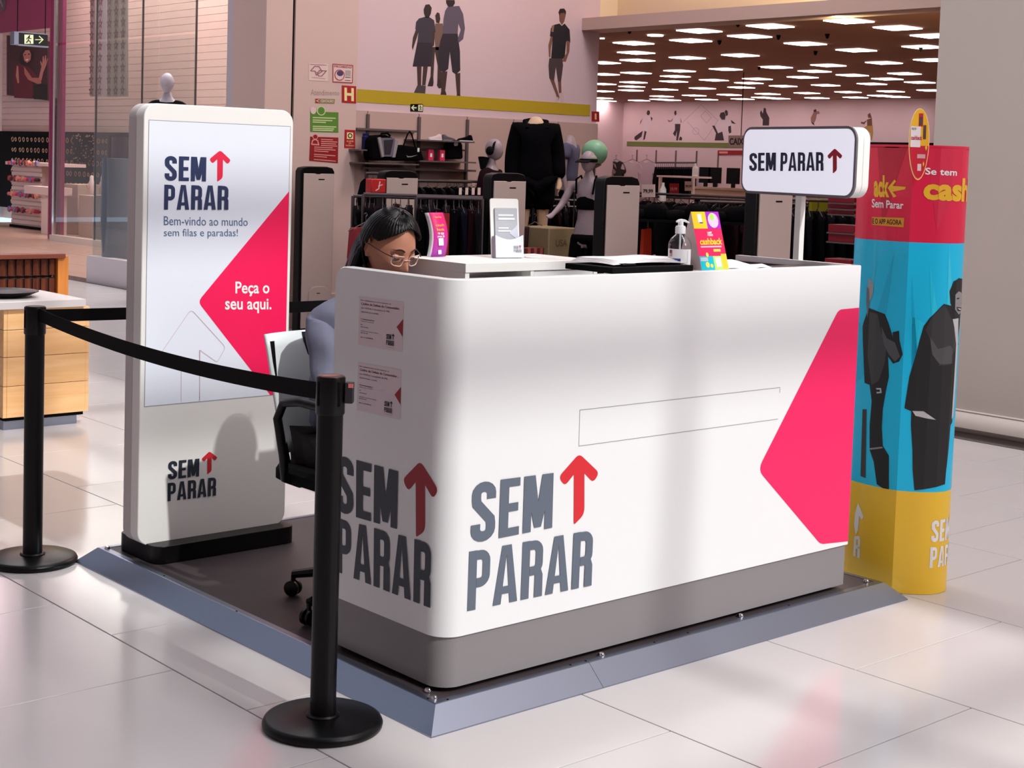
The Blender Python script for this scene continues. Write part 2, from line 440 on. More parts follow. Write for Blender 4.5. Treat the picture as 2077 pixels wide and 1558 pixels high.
for ci in range(-1, 8):
    x0 = 2.215+ci*TX-TX; x1 = min(x0+TX, 7.92)
    if x1-x0 < .1: continue
    y = 2.705-TY*2+(.41 if ci % 2 == 0 else 0)
    while y < 15.5:
        # single tiles within reach of the view, the rest joined
        if x1 > .62*y-1.5 and nt_ < 260:
            tile(x0, x1, y, y+TY); nt_ += 1
        else: FILL.box(x0+.002, x1-.002, y+.002, y+TY-.002, -.004, 0)
        y += TY
    FILL.box(x0+.002, x1-.002, y+.002, 16.763, -.004, 0); y = 2.705-TY*2+(.41 if ci % 2 == 0 else 0)
    FILL.box(x0+.002, x1-.002, -6, y-.002, -.004, 0)
FILL.build('far_tiles', M_FLOOR, floor, smooth=0, kind='stuff')
def far_tiles(name, x0, x1, y0, y1, m):
    "beyond the reach of single tiles: a slab with fine recessed joints"
    mb = MB(); xs = []
    x = x0
    while x < x1-.01: xs.append((x, min(x+TX, x1))); x += TX
    y = y0
    while y < y1-.01:
        for a, b in xs: mb.box(a+.002, b-.002, y+.002, min(y+TY, y1)-.002, -.004, 0)
        y += TY
    o = mb.build(name, m, floor, smooth=0, kind='stuff'); return o
far_tiles('far_tiles', -5.98, .505, -6, 16.765, M_FLOOR)
far_tiles('far_tiles', -5.98, 7.92, 16.767, 30, M_FLOOR)
far_tiles('store_tiles', 8.2, 30.9, 3, 29.9, M_STFLOOR)
M_GRANITE = mat('black_granite', (48, 42, 42), .12, noise=.3, nscale=60)
bx('granite_border', M_GRANITE, floor, 7.925, 8.195, -2, 29.8, -.004, .0005)

def struct(o): o['kind'] = 'structure'; return o
# roof with the glazed strip that lets the sun in
HR = 10.0
M_ROOF = mat('roof_white', (215, 205, 205), .8)
sx0, sx1 = 2.33+.27, 4.70+.27
roof = MB()
roof.box(-8, -3.6, -22, 32, HR, HR+.15).box(-2.1, sx0, -22, 32, HR, HR+.15).box(-3.6, -2.1, -22, 8, HR, HR+.15).box(-3.6, -2.1, 30, 32, HR, HR+.15).box(sx1, 32, -22, 32, HR, HR+.15)  # second opening far left is added to brighten the ramp's reflections
def fy(y): return y-HR*1.0417       # where the roof bar stands whose shadow lies at floor y
roof.box(sx0, sx1, -22, fy(-3.8), HR, HR+.15).box(sx0, sx1, fy(38.2), 32, HR, HR+.15)
roof = struct(roof.build('ceiling', M_ROOF, smooth=0))
for yb, w in [(-1.8, .09), (.25, .09), (2.25, .09), (4.12, .09)]+[(6.2+2*i, .09) for i in range(16)]:
    bx('glazing_bar', M_ROOF, roof, sx0, sx1, fy(yb)-w/2, fy(yb)+w/2, HR, HR+.12)
bx('glazing_bar', M_ROOF, roof, 3.555+.27-.05, 3.555+.27+.05, fy(-3.8), fy(38.2), HR, HR+.12)
bx('glazing_bar', M_ROOF, roof, sx0, 3.5+.27, fy(5.42)-.035, fy(5.42)+.035, HR, HR+.10)  # extra short bar, added to lay the low shade band on the totem

M_OUT = mat('hall_wall', (200, 184, 182), .8)
struct(MB().box(-8.2, -8, -22, 32, 0, HR).build('wall_west', M_OUT, smooth=0)); struct(MB().box(-8, 32, -22.2, -22, 0, HR).build('wall_south', M_OUT, smooth=0))
struct(MB().box(-8, 13.8, 32, 32.2, 0, HR).build('wall_north', M_OUT, smooth=0)); struct(MB().box(8.2, 8.8, -22, -4, 0, HR).build('wall_right_far', M_OUT, smooth=0))
bx('hall_bed', M_FLOOR, floor, -8, 8.2, -22, -6, -.2, 0); bx('hall_bed', M_FLOOR, floor, -8, -6, -6, 32, -.2, 0)
# right-hand wall with its base moulding
wr = struct(MB().box(8.2, 8.8, -4, 5.27, 0, HR).build('wall_right', M_WALLR, smooth=0))
mb = MB(); prof = [(8.2, .13), (8.185, .125), (8.185, .122), (8.19, .118), (8.16, .10), (8.135, .06), (8.13, .03), (8.15, .0), (8.2, 0)]
mb.prism([(p[0], p[1]) for p in prof], (0, -4, 0), (1, 0, 0), (0, 0, 1), (0, 1, 0), 9.27)
mb.build('base_moulding', M_WALLR, wr)
# pillar
pil = struct(MB().box(7.2, 7.475, 11.35, 11.9, .30, HR).box(7.505, 8.19, 11.35, 11.9, .30, HR).box(7.47, 7.51, 11.39, 11.9, .30, HR).build('trim_1', M_PILLAR, smooth=0))
bx('joint_strip', M_BLACKM, pil, 7.475, 7.505, 11.372, 11.39, .30, HR)
bx('plinth', M_PILLAR, pil, 7.17, 8.2, 11.32, 11.92, 0, .30, bevel=.006)
# second shop beyond the pillar: pale jamb and glazing
M_JAMB = mat('jamb_paint', (196, 186, 192), .5)
struct(MB().box(7.86, 8.2, 12.6, 13.1, 0, HR).build('trim_2', M_JAMB, smooth=0))
struct(MB().box(7.86, 8.2, 11.9, 12.6, 0, HR).build('trim_3', mat('jamb_warm', (205, 176, 170), .5), smooth=0))
# store: yellow-banded side wall, beam, fascia, ceiling, far walls
YW = 11.4
PY = Plane(1, YW)
wl = struct(MB().box(8.19, 11.36, YW, YW+.25, 0, 6.5).build('wall_left', M_STOREWALL, smooth=0))
bx('yellow_band', M_YELLOW, wl, 8.19, 11.26, YW-.004, YW, 2.065, 2.185)
beam = MB().box(11.1, 11.45, 4.6, YW+.2, 2.955, 3.08)
struct(beam.build('trim_4', mat('beam_paint', (205, 178, 168), .6), smooth=0))
struct(MB().box(11.62, 11.8, 4.6, YW+.2, 3.0, 6.5).build('wall_fascia', mat('fascia_paint', (238, 214, 180), .6), smooth=0))
bx('return_wall', mat('fascia_paint', (0, 0, 0)), None, 11.36, 11.62, YW, YW+.2, 3.08, 6.5)['kind'] = 'structure'
bpy.data.objects['return_wall'].name = 'wall_return'
struct(MB().box(11.64, 14, 3, 16, 3.2, 3.3).box(14, 17, 3, 19, 3.2, 3.3).box(17, 30.9, 3, 29.9, 3.2, 3.3).build('ceiling_store', M_STCEIL, smooth=0))
struct(MB().box(8.2, 11.62, 4.6, YW, 6.3, 6.5).build('ceiling_entrance', M_ROOF, smooth=0))
XF = 28.3
PF = Plane(0, XF)
wb = struct(MB().box(XF, XF+.3, 3, 27.4, 0, 3.2).build('wall_back', M_STOREWALL, smooth=0))
struct(MB().box(18, XF+.3, 27.4, 27.7, 0, 3.2).build('wall_side', M_STOREWALL, smooth=0))
struct(MB().box(8.8, 30.9, 2.7, 3, 0, 3.2).build('wall_front', M_STOREWALL, smooth=0))
g0 = PF.px(1272, 287); g1 = PF.px(1900, 296)
bx('green_band', M_GREEN, wb, XF-.01, XF, 3, -g0[0], g0[1]-.12, g0[1])
for uu in (1253, 1292, 1331, 1371, 1413, 1457):
    y = P(uu, 320, 0, XF).y
    bx('panel_joint', M_SHELF, wb, XF-.012, XF, y-.02, y+.02, .2, 1.98)
# neighbouring shop A, magenta portal, slatted interior
XA = 11.2
struct(MB().box(XA, XA+.06, 23.95, 24.45, 0, 6).box(XA, XA+.06, 24.45, 29.9, 3.60, 6).build('trim_5', M_MAGENTA, smooth=0))
for i in range(7):
    bpy.data.objects['trim_5'] and bx('groove', mat('magenta_dark', (104, 18, 58), .5), bpy.data.objects['trim_5'], XA-.004, XA, 23.99+i*.065, 24.0+i*.065, 0, 6)
wa = struct(MB().box(13.6, 13.8, 20, 34, 0, 6).build('wall_shop', mat('shop_plank', (205, 172, 160), .6), smooth=0))
mp_ = mat('plank_white', (208, 176, 168), .6, noise=.06, nscale=4)
for k in range(27):
    bx('plank', mp_, wa, 13.575, 13.6, 20, 34, 1.62+k*.13, 1.62+k*.13+.124)
struct(MB().box(8.2, 8.35, 16.6, 24, 4.2, 6).build('wall_upper', M_STOREWALL, smooth=0))
struct(MB().box(8.2, 11.36, 12.6, 12.7, 0, 6).build('wall_partition', mat('partition', (168, 152, 148), .6), smooth=0))
struct(MB().box(11.36, 11.5, 11.65, 18.4, 0, 6).build('wall_rear', mat('partition2', (176, 156, 152), .6), smooth=0))
struct(MB().box(8.2, 14.5, 12.7, 34, 6, 6.2).build('ceiling_shop', M_ROOF, smooth=0))
# glass fronts: frames, panes, sills
def pane(name, x0, x1, y0, y1, z0, z1):
    o = bx(name, M_GLASS, None, x0, x1, y0, y1, z0, z1); o['kind'] = 'structure'; return o
w1 = struct(MB().box(11.0, 11.14, 19.2, 23.95, 0, .10).build('window_1', mat('sill_stone', (200, 186, 180), .3), smooth=0))
bx('frame', M_CHROME, w1, 11.03, 11.07, 23.86, 23.93, .1, 6)
for y0, y1 in ((22.42, 23.86), (20.9, 22.38), (19.3, 20.86)):
    bx('pane', M_GLASS, w1, 11.05, 11.062, y0, y1, .1, 3.26); bx('pane', M_GLASS, w1, 11.05, 11.062, y0, y1, 3.30, 6)
    bx('mullion', M_BLACKM, w1, 11.045, 11.067, y0-.035, y0-.01, .1, 6)
w2 = struct(MB().box(7.98, 8.12, 13.1, 16.36, 0, .31).build('window_2', mat('plinth_pale', (205, 198, 204), .3), smooth=0))
for y0, y1 in ((13.35, 14.8), (14.82, 16.34)):
    bx('pane', M_GLASS, w2, 8.04, 8.052, y0, y1, .31, 6)
bx('pane', M_GLASS, w2, 8.05, 11.0, 16.34, 16.352, 0, 6)
bx('frame', M_CHROME, w2, 8.02, 8.07, 13.1, 13.34, .31, 6)

# store ceiling lights on their grid
LIGHTS = [(630,178),(1045,150),(1505,120),(1790,160),(2000,207),(245,250),(580,235),(925,210),(1250,253),(1548,291),(1940,272),(260,306),(268,351),(560,336),(870,321),(1385,380),(1710,365),(1995,349),(1075,391),(785,403),(515,413),(1305,415),(1525,438),(1830,429),(490,445),(260,425),(480,475),(715,467),(970,460),(1235,450),(1730,460),(1920,480),(1640,489),(1370,497),(1120,502),(920,484),(875,510),(648,515),(245,480),(1405,579),(1630,576),(1865,572),(235,505),(230,527),(430,522),(410,562),(405,580),(600,557),(590,594),(805,553),(790,590),(1030,548),(1005,569),(985,586),(1260,543),(1190,583),(1500,537),(1750,533),(1690,558),(1985,527),(70,365),(75,433),(65,490),(62,532),(60,573),(60,588),(245,601),(420,597)]
zc = 3.196
rows = {}
for a, b in LIGHTS: rows.setdefault(round((P(1200+a*.3467, b*.3467, 2, 3.2).x-12.7)/1.06), []).append((a, b))
rk = sorted(rows); LAB = {}
for r_, k_ in enumerate(rk):
    for i_, ab in enumerate(sorted(rows[k_])): LAB[ab] = 'glowing ceiling panel, %s in the %s row of store ceiling lights' % (nth(i_), 'nearest' if r_ == 0 else ORD[r_]+' nearest')
lp = None
for i, (a, b) in enumerate(LIGHTS):
    p = P(1200+a*.3467, b*.3467, 2, 3.2)
    x = 13.75+round((p.x-13.75)/1.07)*1.07 if False else p.x
    if lp is None:
        lp = MB().box(-.2, .2, -.19, .19, 0, .01).build('ceiling_light', M_LITPANEL, smooth=0)
        tag(lp, 'square glowing light panel set in the brown store ceiling', 'light', 'light panels of the store ceiling'); o = lp
    else:
        o = lp.copy(); COL.objects.link(o)
    o.location = (min(p.x, 27.5), p.y, zc-.01); o['label'] = LAB[(a, b)]
# dark sprinklers, downlights
M_DOWN = mat('downlight', (255, 250, 240), .5, emit=8)
for i, (a, b) in enumerate(sorted([(222, 198), (855, 158), (747, 262), (1092, 233), (1378, 226), (1309, 323), (980, 410), (1925, 300)])):
    p = P(1200+a*.3467, b*.3467, 2, 3.14)
    o = MB().lathe([(.03, .055), (.022, .02), (.012, 0)], (p.x, p.y, 3.14), 10).build('sprinkler', M_BLACKM)
    tag(o, nth(i)+' of the eight small dark sprinkler heads under the store ceiling', 'sprinkler', 'sprinklers of the store ceiling')
for i, (a, b, lab) in enumerate([(373, 208, 'round glowing downlight under the beam, larger of the two'), (62, 226, 'tiny round downlight beside the end of the mustard-banded wall')]):
    p = P(1200+a*.3467, b*.3467, 2, 3.19)
    r = .1 if i == 0 else .03
    tag(MB().lathe([(r, 0), (r, .012)], (p.x, p.y, 3.185), 20).build('downlight', M_DOWN), lab, 'light')
# ================================================================ kiosk platform
PX0, PX1, PY0, PY1, PZ = 2.503, 4.735, 3.053, 5.197, .062
pf = thing('platform', 'low kiosk platform with a dark floor and a sloping aluminium edge', 'platform', (PX0, PY0, 0))
ins = .066
bx('deck', M_DECK, pf, PX0+ins+.02, PX1-ins-.02, PY0+ins+.02, PY1-ins-.02, 0, PZ-.002)
def ramp(a, b, N, m0, m1):
    "a,b: outer floor ends; N inward normal; m0,m1 mitre lengths at either end"
    a, b, N = Vector(a), Vector(b), Vector(N); D = (b-a).normalized(); Z = Vector((0, 0, 1)); g = .0008
    def ring(p, m):
        s = 1 if m > 0 else 0
        prof = [(0, .0), (0, .004), (ins-.004, PZ-.001), (ins, PZ), (ins+.022, PZ), (ins+.022, 0)]
        return [p+N*x+D*(x*m)+Z*z for x, z in prof]
    MB().loft([ring(a+D*g*(0 if m0 else 1), m0), ring(b-D*g*(0 if m1 else 1), m1)]).build('ramp_strip', M_ALU, pf, smooth=0)
seamx = P(1195, 1372, 2, .02).x
ramp((PX0, PY0, 0), (seamx, PY0, 0), (0, 1, 0), 1, 0); ramp((seamx, PY0, 0), (PX1, PY0, 0), (0, 1, 0), 0, -1)
seamy = P(620, 1365, 2, .02).y
ramp((PX0, PY1, 0), (PX0, seamy, 0), (1, 0, 0), 1, 0); ramp((PX0, seamy, 0), (PX0, PY0, 0), (1, 0, 0), 0, -1)
ramp((PX1, PY0, 0), (PX1, PY1, 0), (-1, 0, 0), 1, -1); ramp((PX1, PY1, 0), (PX0, PY1, 0), (0, -1, 0), 1, -1)
bolt = None
for u, v in ((723, 1315), (880, 1413), (1220, 1326), (1502, 1247), (1757, 1177), (218, 1110), (868, 1398)):
    p = P(u, v, 2, PZ+.006)
    o = MB().lathe([(.011, 0), (.011, .003), (.008, .009), (.003, .011), (0.0001, .0112)], (p.x, p.y, PZ), 14).build('bolt', M_CHROME, pf)
for u, v in ((868, 1417), (908, 1419), (1157, 1349), (1188, 1341), (1395, 1284), (1600, 1228), (745, 1343), (1327, 1163+140), (333, 1168), (480, 1240)):
    p = P(u, v, 2, PZ)
    MB().lathe([(.0035, 0), (.0035, .001), (.001, .0014)], (p.x, p.y, PZ), 8).build('screw', M_BLACKM, pf)

# ================================================================ counter
cx0, cx1, cy0, cy1 = 2.61, 4.49, 3.15, 3.70
zb, zt = .222, 1.226
ct = thing('reception_counter', 'long white reception counter with rounded front corner, grey plinth and pink chevron', 'counter', (cx0, cy0, PZ))
def shell(name, m, x0, x1, y0, y1, r, t, z0, z1, topr=0):
    path = [(x0, y1)]
    if topr: path += [(x0, y1-topr*(1-cos(a))) for a in (.35, .7, 1.0, 1.3, pi/2)]
    path += [(x0, y0+r)]+[(x0+r-r*cos(a), y0+r-r*sin(a)) for a in (pi/16*i for i in range(1, 9))]
    path += [(x1-.004, y0), (x1, y0+.004), (x1, y1)]
    n = len(path); rings = []
    for i, p in enumerate(path):
        p = Vector(p); a = (p-Vector(path[i-1])) if i else Vector(path[1])-p
        b = (Vector(path[i+1])-p) if i < n-1 else p-Vector(path[i-1])
        a.normalize(); b.normalize(); mm = a+b; N = Vector((-mm.y, mm.x)).normalized(); c = max(.5, N.dot(Vector((-a.y, a.x))))
        q = p+N*(t/c); zz = z1
        if topr and p.x < x0+1e-6 and y1-p.y < topr:
            d = topr-(y1-p.y); zz = z1-topr+math.sqrt(max(0, topr**2-d**2))
        rings.append([Vector((p.x, p.y, z0)), Vector((p.x, p.y, zz-.003)), Vector((p.x+N.x*.003, p.y+N.y*.003, zz)), Vector((q.x, q.y, zz)), Vector((q.x, q.y, z0))])
    return MB().loft(rings).build(name, m, ct, smooth=40)
shell('body', M_WHITE, cx0, cx1, cy0, cy1, .07, .030, zb, zt, .048)
shell('plinth', M_GREYBASE, cx0+.006, cx1-.008, cy0+.006, cy1-.004, .068, .03, .076, zb)
# inside: liner on the walls, ledge along the front, work surface
bx('liner', M_DARKIN, ct, cx1-.036, cx1-.0302, cy0+.14, cy1-.003, .3, 1.205)
bx('liner', M_DARKIN, ct, cx0+.031, cx0+.036, cy0+.14, cy1-.01, .3, 1.17)
bx('ledge', M_WHITE, ct, cx0+.031, cx1-.037, cy0+.0305, 3.262, 1.192, 1.212)
bx('liner', M_DARKIN, ct, cx0+.037, cx1-.037, 3.225, 3.2415, .3, 1.191)
bx('work_surface', M_WHITE, ct, cx0+.037, cx1-.037, 3.2425, 3.62, .80, .825)
for x in (2.72, 3.3, 3.9, 4.38):
    MB().lathe([(.022, 0), (.022, .006), (.01, .008), (.01, .015)], (x, 3.22, PZ-.0005), 14).build('foot', M_BLACKM, ct)
    MB().lathe([(.022, 0), (.022, .006), (.01, .008), (.01, .015)], (x, 3.6, PZ-.0005), 14).build('foot', M_BLACKM, ct) if x in (2.72, 4.38) else None
bx('gap_shade', M_BLACKM, ct, cx0+.03, cx1-.03, cy0+.04, cy0+.06, .064, .10)  # black strips stand in for the shade in the gap below the plinth
bx('gap_shade', M_BLACKM, ct, cx0+.035, cx0+.05, cy0+.06, cy1-.02, .064, .10)
PC = Plane(1, cy0)
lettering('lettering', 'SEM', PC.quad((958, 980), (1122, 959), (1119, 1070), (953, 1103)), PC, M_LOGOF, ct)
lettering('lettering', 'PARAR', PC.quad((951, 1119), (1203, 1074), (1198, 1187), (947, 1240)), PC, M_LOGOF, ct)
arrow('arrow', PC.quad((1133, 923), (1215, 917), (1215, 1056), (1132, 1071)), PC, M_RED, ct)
pk = roundpoly(pxpoly([(1745.3, 624), (1701, 628), (1537, 953), (1664, 1104), (1721.8, 1097.5)], PC), [0, .02, .035, .02, 0])
pk[0] = (cx1-.0045, pk[0][1]); pk[-1] = (cx1-.0045, pk[-1][1])
decal('pink_chevron', [pk], PC, M_PINK, ct)
hl = pxpoly([(1176, 832), (1582, 786), (1578, 850), (1174, 905)], PC)
decal('hatch_line', stroke([hl[1], hl[0], hl[3], hl[2]], .0022)+stroke([hl[1], (hl[1][0], hl[1][1]-.018)], .0022), PC, M_GREYLINE, ct, off=.0005)
PL = Plane(0, cx0)
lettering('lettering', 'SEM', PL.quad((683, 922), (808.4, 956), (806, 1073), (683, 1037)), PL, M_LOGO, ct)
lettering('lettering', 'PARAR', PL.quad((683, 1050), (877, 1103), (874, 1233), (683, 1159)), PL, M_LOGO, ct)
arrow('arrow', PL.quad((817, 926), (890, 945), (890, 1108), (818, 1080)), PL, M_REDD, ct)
# two consumer-code notices
def notice(q, label):
    r = thing('notice', label, 'notice', PL.to3(qmap(q, 0, 0)))
    decal('sheet', [q], PL, M_LABELP, r, .0006)
    decal('red_triangle', [[qmap(q, 1, .66), qmap(q, .862, .48), qmap(q, 1, .30)]], PL, M_REDD, r, .001)
    T = lambda s, x0, x1, y0, y1, m=M_INK, b=0: text('print', s, subq(q, x0, x1, y0, y1), PL, m, r, .0011, b)
    T('Este estabelecimento possui exemplar do', .04, .73, .905, .935, b=.01)
    T('Código de Defesa do Consumidor,', .05, .92, .815, .878, M_INKRED, .02)
    T('Lei nº 8.078 de 11 de setembro de 1990,', .05, .70, .745, .785)
    T('disponível para consulta.', .05, .46, .665, .705)
    T('Consumidor', .05, .37, .525, .55, b=.02); T('Telefone do consumidor', .05, .36, .485, .505)
    T('SAC', .05, .09, .41, .432, b=.02); T('0000 000 0000', .05, .22, .365, .385)
    T('Atendimento ao deficiente auditivo', .05, .46, .285, .305); T('0000 000 000', .05, .22, .245, .265)
    T('sac e ouvidoria', .05, .34, .155, .18, b=.02)
    small_logo(subq(q, .64, .82, .09, .335), PL, M_INK, M_INK, r, .0011)
    T('www.consumidor.gov', .64, .82, .045, .06)
    return r
notice(PL.quad((729.2, 600.5), (819.2, 612.6), (816.4, 714), (727, 699)), 'upper consumer code notice stuck on the shaded end of the counter')
notice(PL.quad((726.6, 734.5), (814.5, 750.4), (812.3, 851.9), (723.8, 831.4)), 'lower consumer code notice stuck on the shaded end of the counter')

# ================================================================ desk cabinet behind the counter
dk = thing('desk_cabinet', 'white desk cabinet with open slots standing behind the counter', 'cabinet', (3.12, 3.69, PZ))
dx0, dx1, dy0, dy1, dz = 3.11, 3.71, 3.69, 4.02, 1.222
for nm, b in (('side_panel', (dx0, dx0+.018, dy0+.0005, dy1, PZ, dz-.03)), ('side_panel', (dx1-.018, dx1, dy0+.0005, dy1, PZ, dz-.03)), ('top', (dx0-.002, dx1+.002, dy0-.003, dy1, dz-.03, dz)),
              ('shelf', (dx0+.018, dx1-.018, dy0, dy1, 1.148, 1.160)), ('divider', (3.395, 3.41, dy0, dy1, 1.16, dz-.03)), ('back_panel', (dx0+.018, dx1-.018, dy1-.01, dy1, PZ, 1.148)),
              ('drawer', (3.412, dx1-.02, dy0+.002, dy0+.2, 1.162, dz-.032)), ('bottom_shelf', (dx0+.018, dx1-.018, dy0, dy1-.01, .15, .165))):
    bx(nm, M_WHITE2 if nm != 'drawer' else M_WHITE, dk, *b, bevel=.001)

# things on the desk cabinet: brochure holder, phone-shaped flyer block, pink standing card
def tilted(o, ang, axis='X'):
    o.rotation_euler = (ang, 0, 0) if axis == 'X' else (0, ang, 0); return o
bh = thing('brochure_holder', 'pale brochure holder with grey leaflets standing on the desk cabinet', 'holder', (0, 0, 0))
M_LEAF = mat('leaflet_grey', (178, 182, 190), .5)
bw, hh = .112, .205
MB().prism(rrect(-bw/2, bw/2, 0, hh, .008), (0, .006, 0), (1, 0, 0), (0, 0, 1), (0, 1, 0), .004).build('back_board', M_WHITE2, bh)
MB().prism(rrect(-.042, .046, .01, .172, .003), (0, .004, 0), (1, 0, 0), (0, 0, 1), (0, -1, 0), .005).build('leaflets', M_LEAF, bh)
pts = [(-.052, 0), (.058, 0), (.058, .078)]+[(.058-.11*t, .078-.016*sin(pi*t)) for t in (.15, .3, .45, .6, .75, .9)]+[(-.052, .078)]
MB().prism(pts, (0, -.018, 0), (1, 0, 0), (0, 0, 1), (0, 1, 0), .003).build('front_pocket', mat('pocket_plastic', (214, 222, 236), .3), bh)
MB().box(-.052, -.049, -.016, .005, 0, .075).box(.055, .058, -.016, .005, 0, .075).build('pocket_side', mat('pocket_side', (150, 144, 160), .3), bh)
class LP:
    def to3(s, p, off=.001): return Vector((p[0], s.y-off, p[1]))
lpn = LP(); lpn.y = -.018
small_logo([(.018, .043), (.048, .043), (.048, .018), (.018, .018)], lpn, M_GREYLINE, M_RED, bh, .0008)
lpn2 = LP(); lpn2.y = -.001
decal('leaflet_print', [[(-.03, .150), (.03, .150), (.03, .144), (-.03, .144)], [(-.03, .138), (.035, .138), (.035, .131), (-.03, .131)], [(-.032, .095), (.02, .095), (.02, .09), (-.032, .09)], [(-.03, .1), (.01, .1), (.01, .105), (-.03, .105)]], lpn2, mat('leaflet_white', (232, 234, 238), .5), bh, .0012)
decal('leaflet_triangle', [[(.046, .115), (.046, .062), (.012, .085)]], lpn2, mat('leaflet_blue', (206, 210, 228), .5), bh, .0010)
bh.location = (3.437, 3.86, dz+.0005); bh.rotation_euler = (radians(-7), 0, radians(-12))
cd = thing('hand_disc', 'small white disc lying beside the brochure holder', 'disc', (3.53, 3.86, dz+.0005))
MB().lathe([(.03, 0), (.03, .003), (.027, .005), (.0001, .005)], (3.545, 3.845, dz+.0005), 24).build('disc', M_WHITE2, cd)

def curved_card(name, w, h, bulge, parent, m, front, y0=0):
    "a card that bows along its height (U = x, V = z)"
    mb = MB(); n = 10
    rows = [[(x, y0-bulge*sin(pi*i/n), h*i/n) for x in (-w/2, w/2)] for i in range(n+1)]
    vs = [p for r in rows for p in r]; mb.add(vs, [(2*i, 2*i+1, 2*i+3, 2*i+2) for i in range(n)])
    return mb.build(name, m, parent, solid=.0015)
pc = thing('standing_card', 'magenta and orange bowed promotional card behind the seated woman', 'card', (0, 0, 0))
M_MG = mat('magenta_card', (226, 26, 140), .4); M_PUR = mat('purple_card', (166, 44, 168), .4)
mg = bpy.data.materials.new('pink_purple_print'); mg.use_nodes = True; nt = mg.node_tree; b = nt.nodes['Principled BSDF']
tc = nt.nodes.new('ShaderNodeTexCoord'); sx = nt.nodes.new('ShaderNodeSeparateXYZ'); rp = nt.nodes.new('ShaderNodeValToRGB')
nt.links.new(tc.outputs['Generated'], sx.inputs[0]); nt.links.new(sx.outputs['Z'], rp.inputs[0]); nt.links.new(rp.outputs[0], b.inputs['Base Color'])
rp.color_ramp.elements[0].position = .1; rp.color_ramp.elements[0].color = (*s2l((170, 50, 170)), 1); rp.color_ramp.elements[1].position = .8; rp.color_ramp.elements[1].color = (*s2l((238, 24, 120)), 1)
curved_card('front', .070, .150, .018, pc, mg, True)
o_ = curved_card('back', .050, .150, .016, pc, mat('red_card_back', (140, 24, 36), .6), True, y0=.014); o_.location.x = .030
MB().add([(-.035, -.0005-.018*sin(pi*i/10), .015*i) for i in range(11)]+[(-.035, .018-.018*sin(pi*i/10), .015*i) for i in range(11)], [(i, i+1, 12+i, 11+i) for i in range(10)]).build('side', M_PAPER, pc, solid=.001)
M_GOLD = mat('gold_print', (250, 190, 60), .5)
for i, (z, s, m, w) in enumerate([(.132, 'ganhe', M_GOLD, .036), (.105, 'cash', M_GOLD, .042), (.09, 'back', M_GOLD, .038), (.075, 'no app', M_TXTW, .03), (.066, 'peça já', M_TXTW, .034)]):
    yy = -.018*sin(pi*z/.15)-.002; lq = LP(); lq.y = yy
    text('print', s, [(-w/2, z+.006), (w/2, z+.006), (w/2, z-.003), (-w/2, z-.003)], lq, m, pc, .001, .02)
lq = LP(); lq.y = -.018*sin(pi*.05/.15)-.003
decal('label', [rrect(-.012, .012, .037, .062, .002)], lq, M_TXTW, pc, .001)
lq = LP(); lq.y = -.018*sin(pi*.02/.15)-.003
decal('label', [rrect(-.008, .008, .008, .022, .002)], lq, M_TXTW, pc, .001)
pc.location = (3.222, 3.972, dz+.001); pc.rotation_euler = (radians(-6), 0, radians(8))

# ================================================================ on the ledge of the counter
LZ = 1.2125
LT = zt+.0008
# black document tray with loose papers
tr = thing('document_tray', 'black document tray lying on the counter rim under loose papers', 'tray', (3.2, 3.20, LT))
trx0, trx1 = P(1124, 540, 2, 1.235).x+.05, 3.60
bx('tray', M_BLACKM, tr, 3.235, 3.60, 3.155, 3.36, LT, LT+.018, bevel=.002)
bx('clip', M_BLACK, tr, 3.30, 3.36, 3.175, 3.20, LT+.0185, LT+.027, bevel=.003)
def sheets(name, x0, x1, y0, y1, z, amp, seed, label, turn=0):
    rnd = random.Random(seed); mb = MB(); nx, ny = 14, 8; vs = []
    for j in range(ny+1):
        for i in range(nx+1):
            s, t = i/nx, j/ny
            vs.append((x0+(x1-x0)*s, y0+(y1-y0)*t, z+amp*(sin(s*2.6+.3)*.8+.3*sin(s*7+seed)*t)+.002*sin(t*5)))
    mb.add(vs, [(j*(nx+1)+i, j*(nx+1)+i+1, (j+1)*(nx+1)+i+1, (j+1)*(nx+1)+i) for j in range(ny) for i in range(nx)])
    o = mb.build(name, M_PAPER, None, solid=.0008); tag(o, label, 'paper', 'loose papers on the black tray'); return o
for i in range(5):
    sheets('paper_sheet', 3.27+i*.012, 3.60+i*.014, 3.185+.008*i, 3.37+.006*i, LT+.0205+i*.0022, .010, 1+i*.13, ('lowest', 'second lowest', 'middle', 'second from top', 'topmost')[i]+' white A4 sheet of the loose pile on the black tray')
bx('pen', M_BLACK, None, 3.545, 3.555, 3.24, 3.38, LT+.0, LT+.008, bevel=.002)
tag(bpy.data.objects['pen'], 'black pen beside the sanitizer bottle on the counter rim', 'pen')
# crumpled white sheet at the right inner side
pp = P(1567, 536, 1, 3.35)
cs = MB(); vs = []; nx = 16
for j in range(5):
    for i in range(nx+1):
        s, t = i/nx, j/4
        vs.append((3.93+.26*s, 3.30+.06*t+.004*sin(s*18), LZ+.001+.032*t*(.6+.4*cos(s*3))+.003*sin(s*11+t*3)))
cs.add(vs, [(j*(nx+1)+i, j*(nx+1)+i+1, (j+1)*(nx+1)+i+1, (j+1)*(nx+1)+i) for j in range(4) for i in range(nx)])
bx('inner_rest', M_DARKIN, ct, 3.6, cx1-.037, 3.262, 3.40, LZ-.03, LZ-.002)
tag(cs.build('paper_sheet', M_PAPER, None, solid=.0008), 'crumpled white sheet leaning inside the right end of the counter', 'paper')
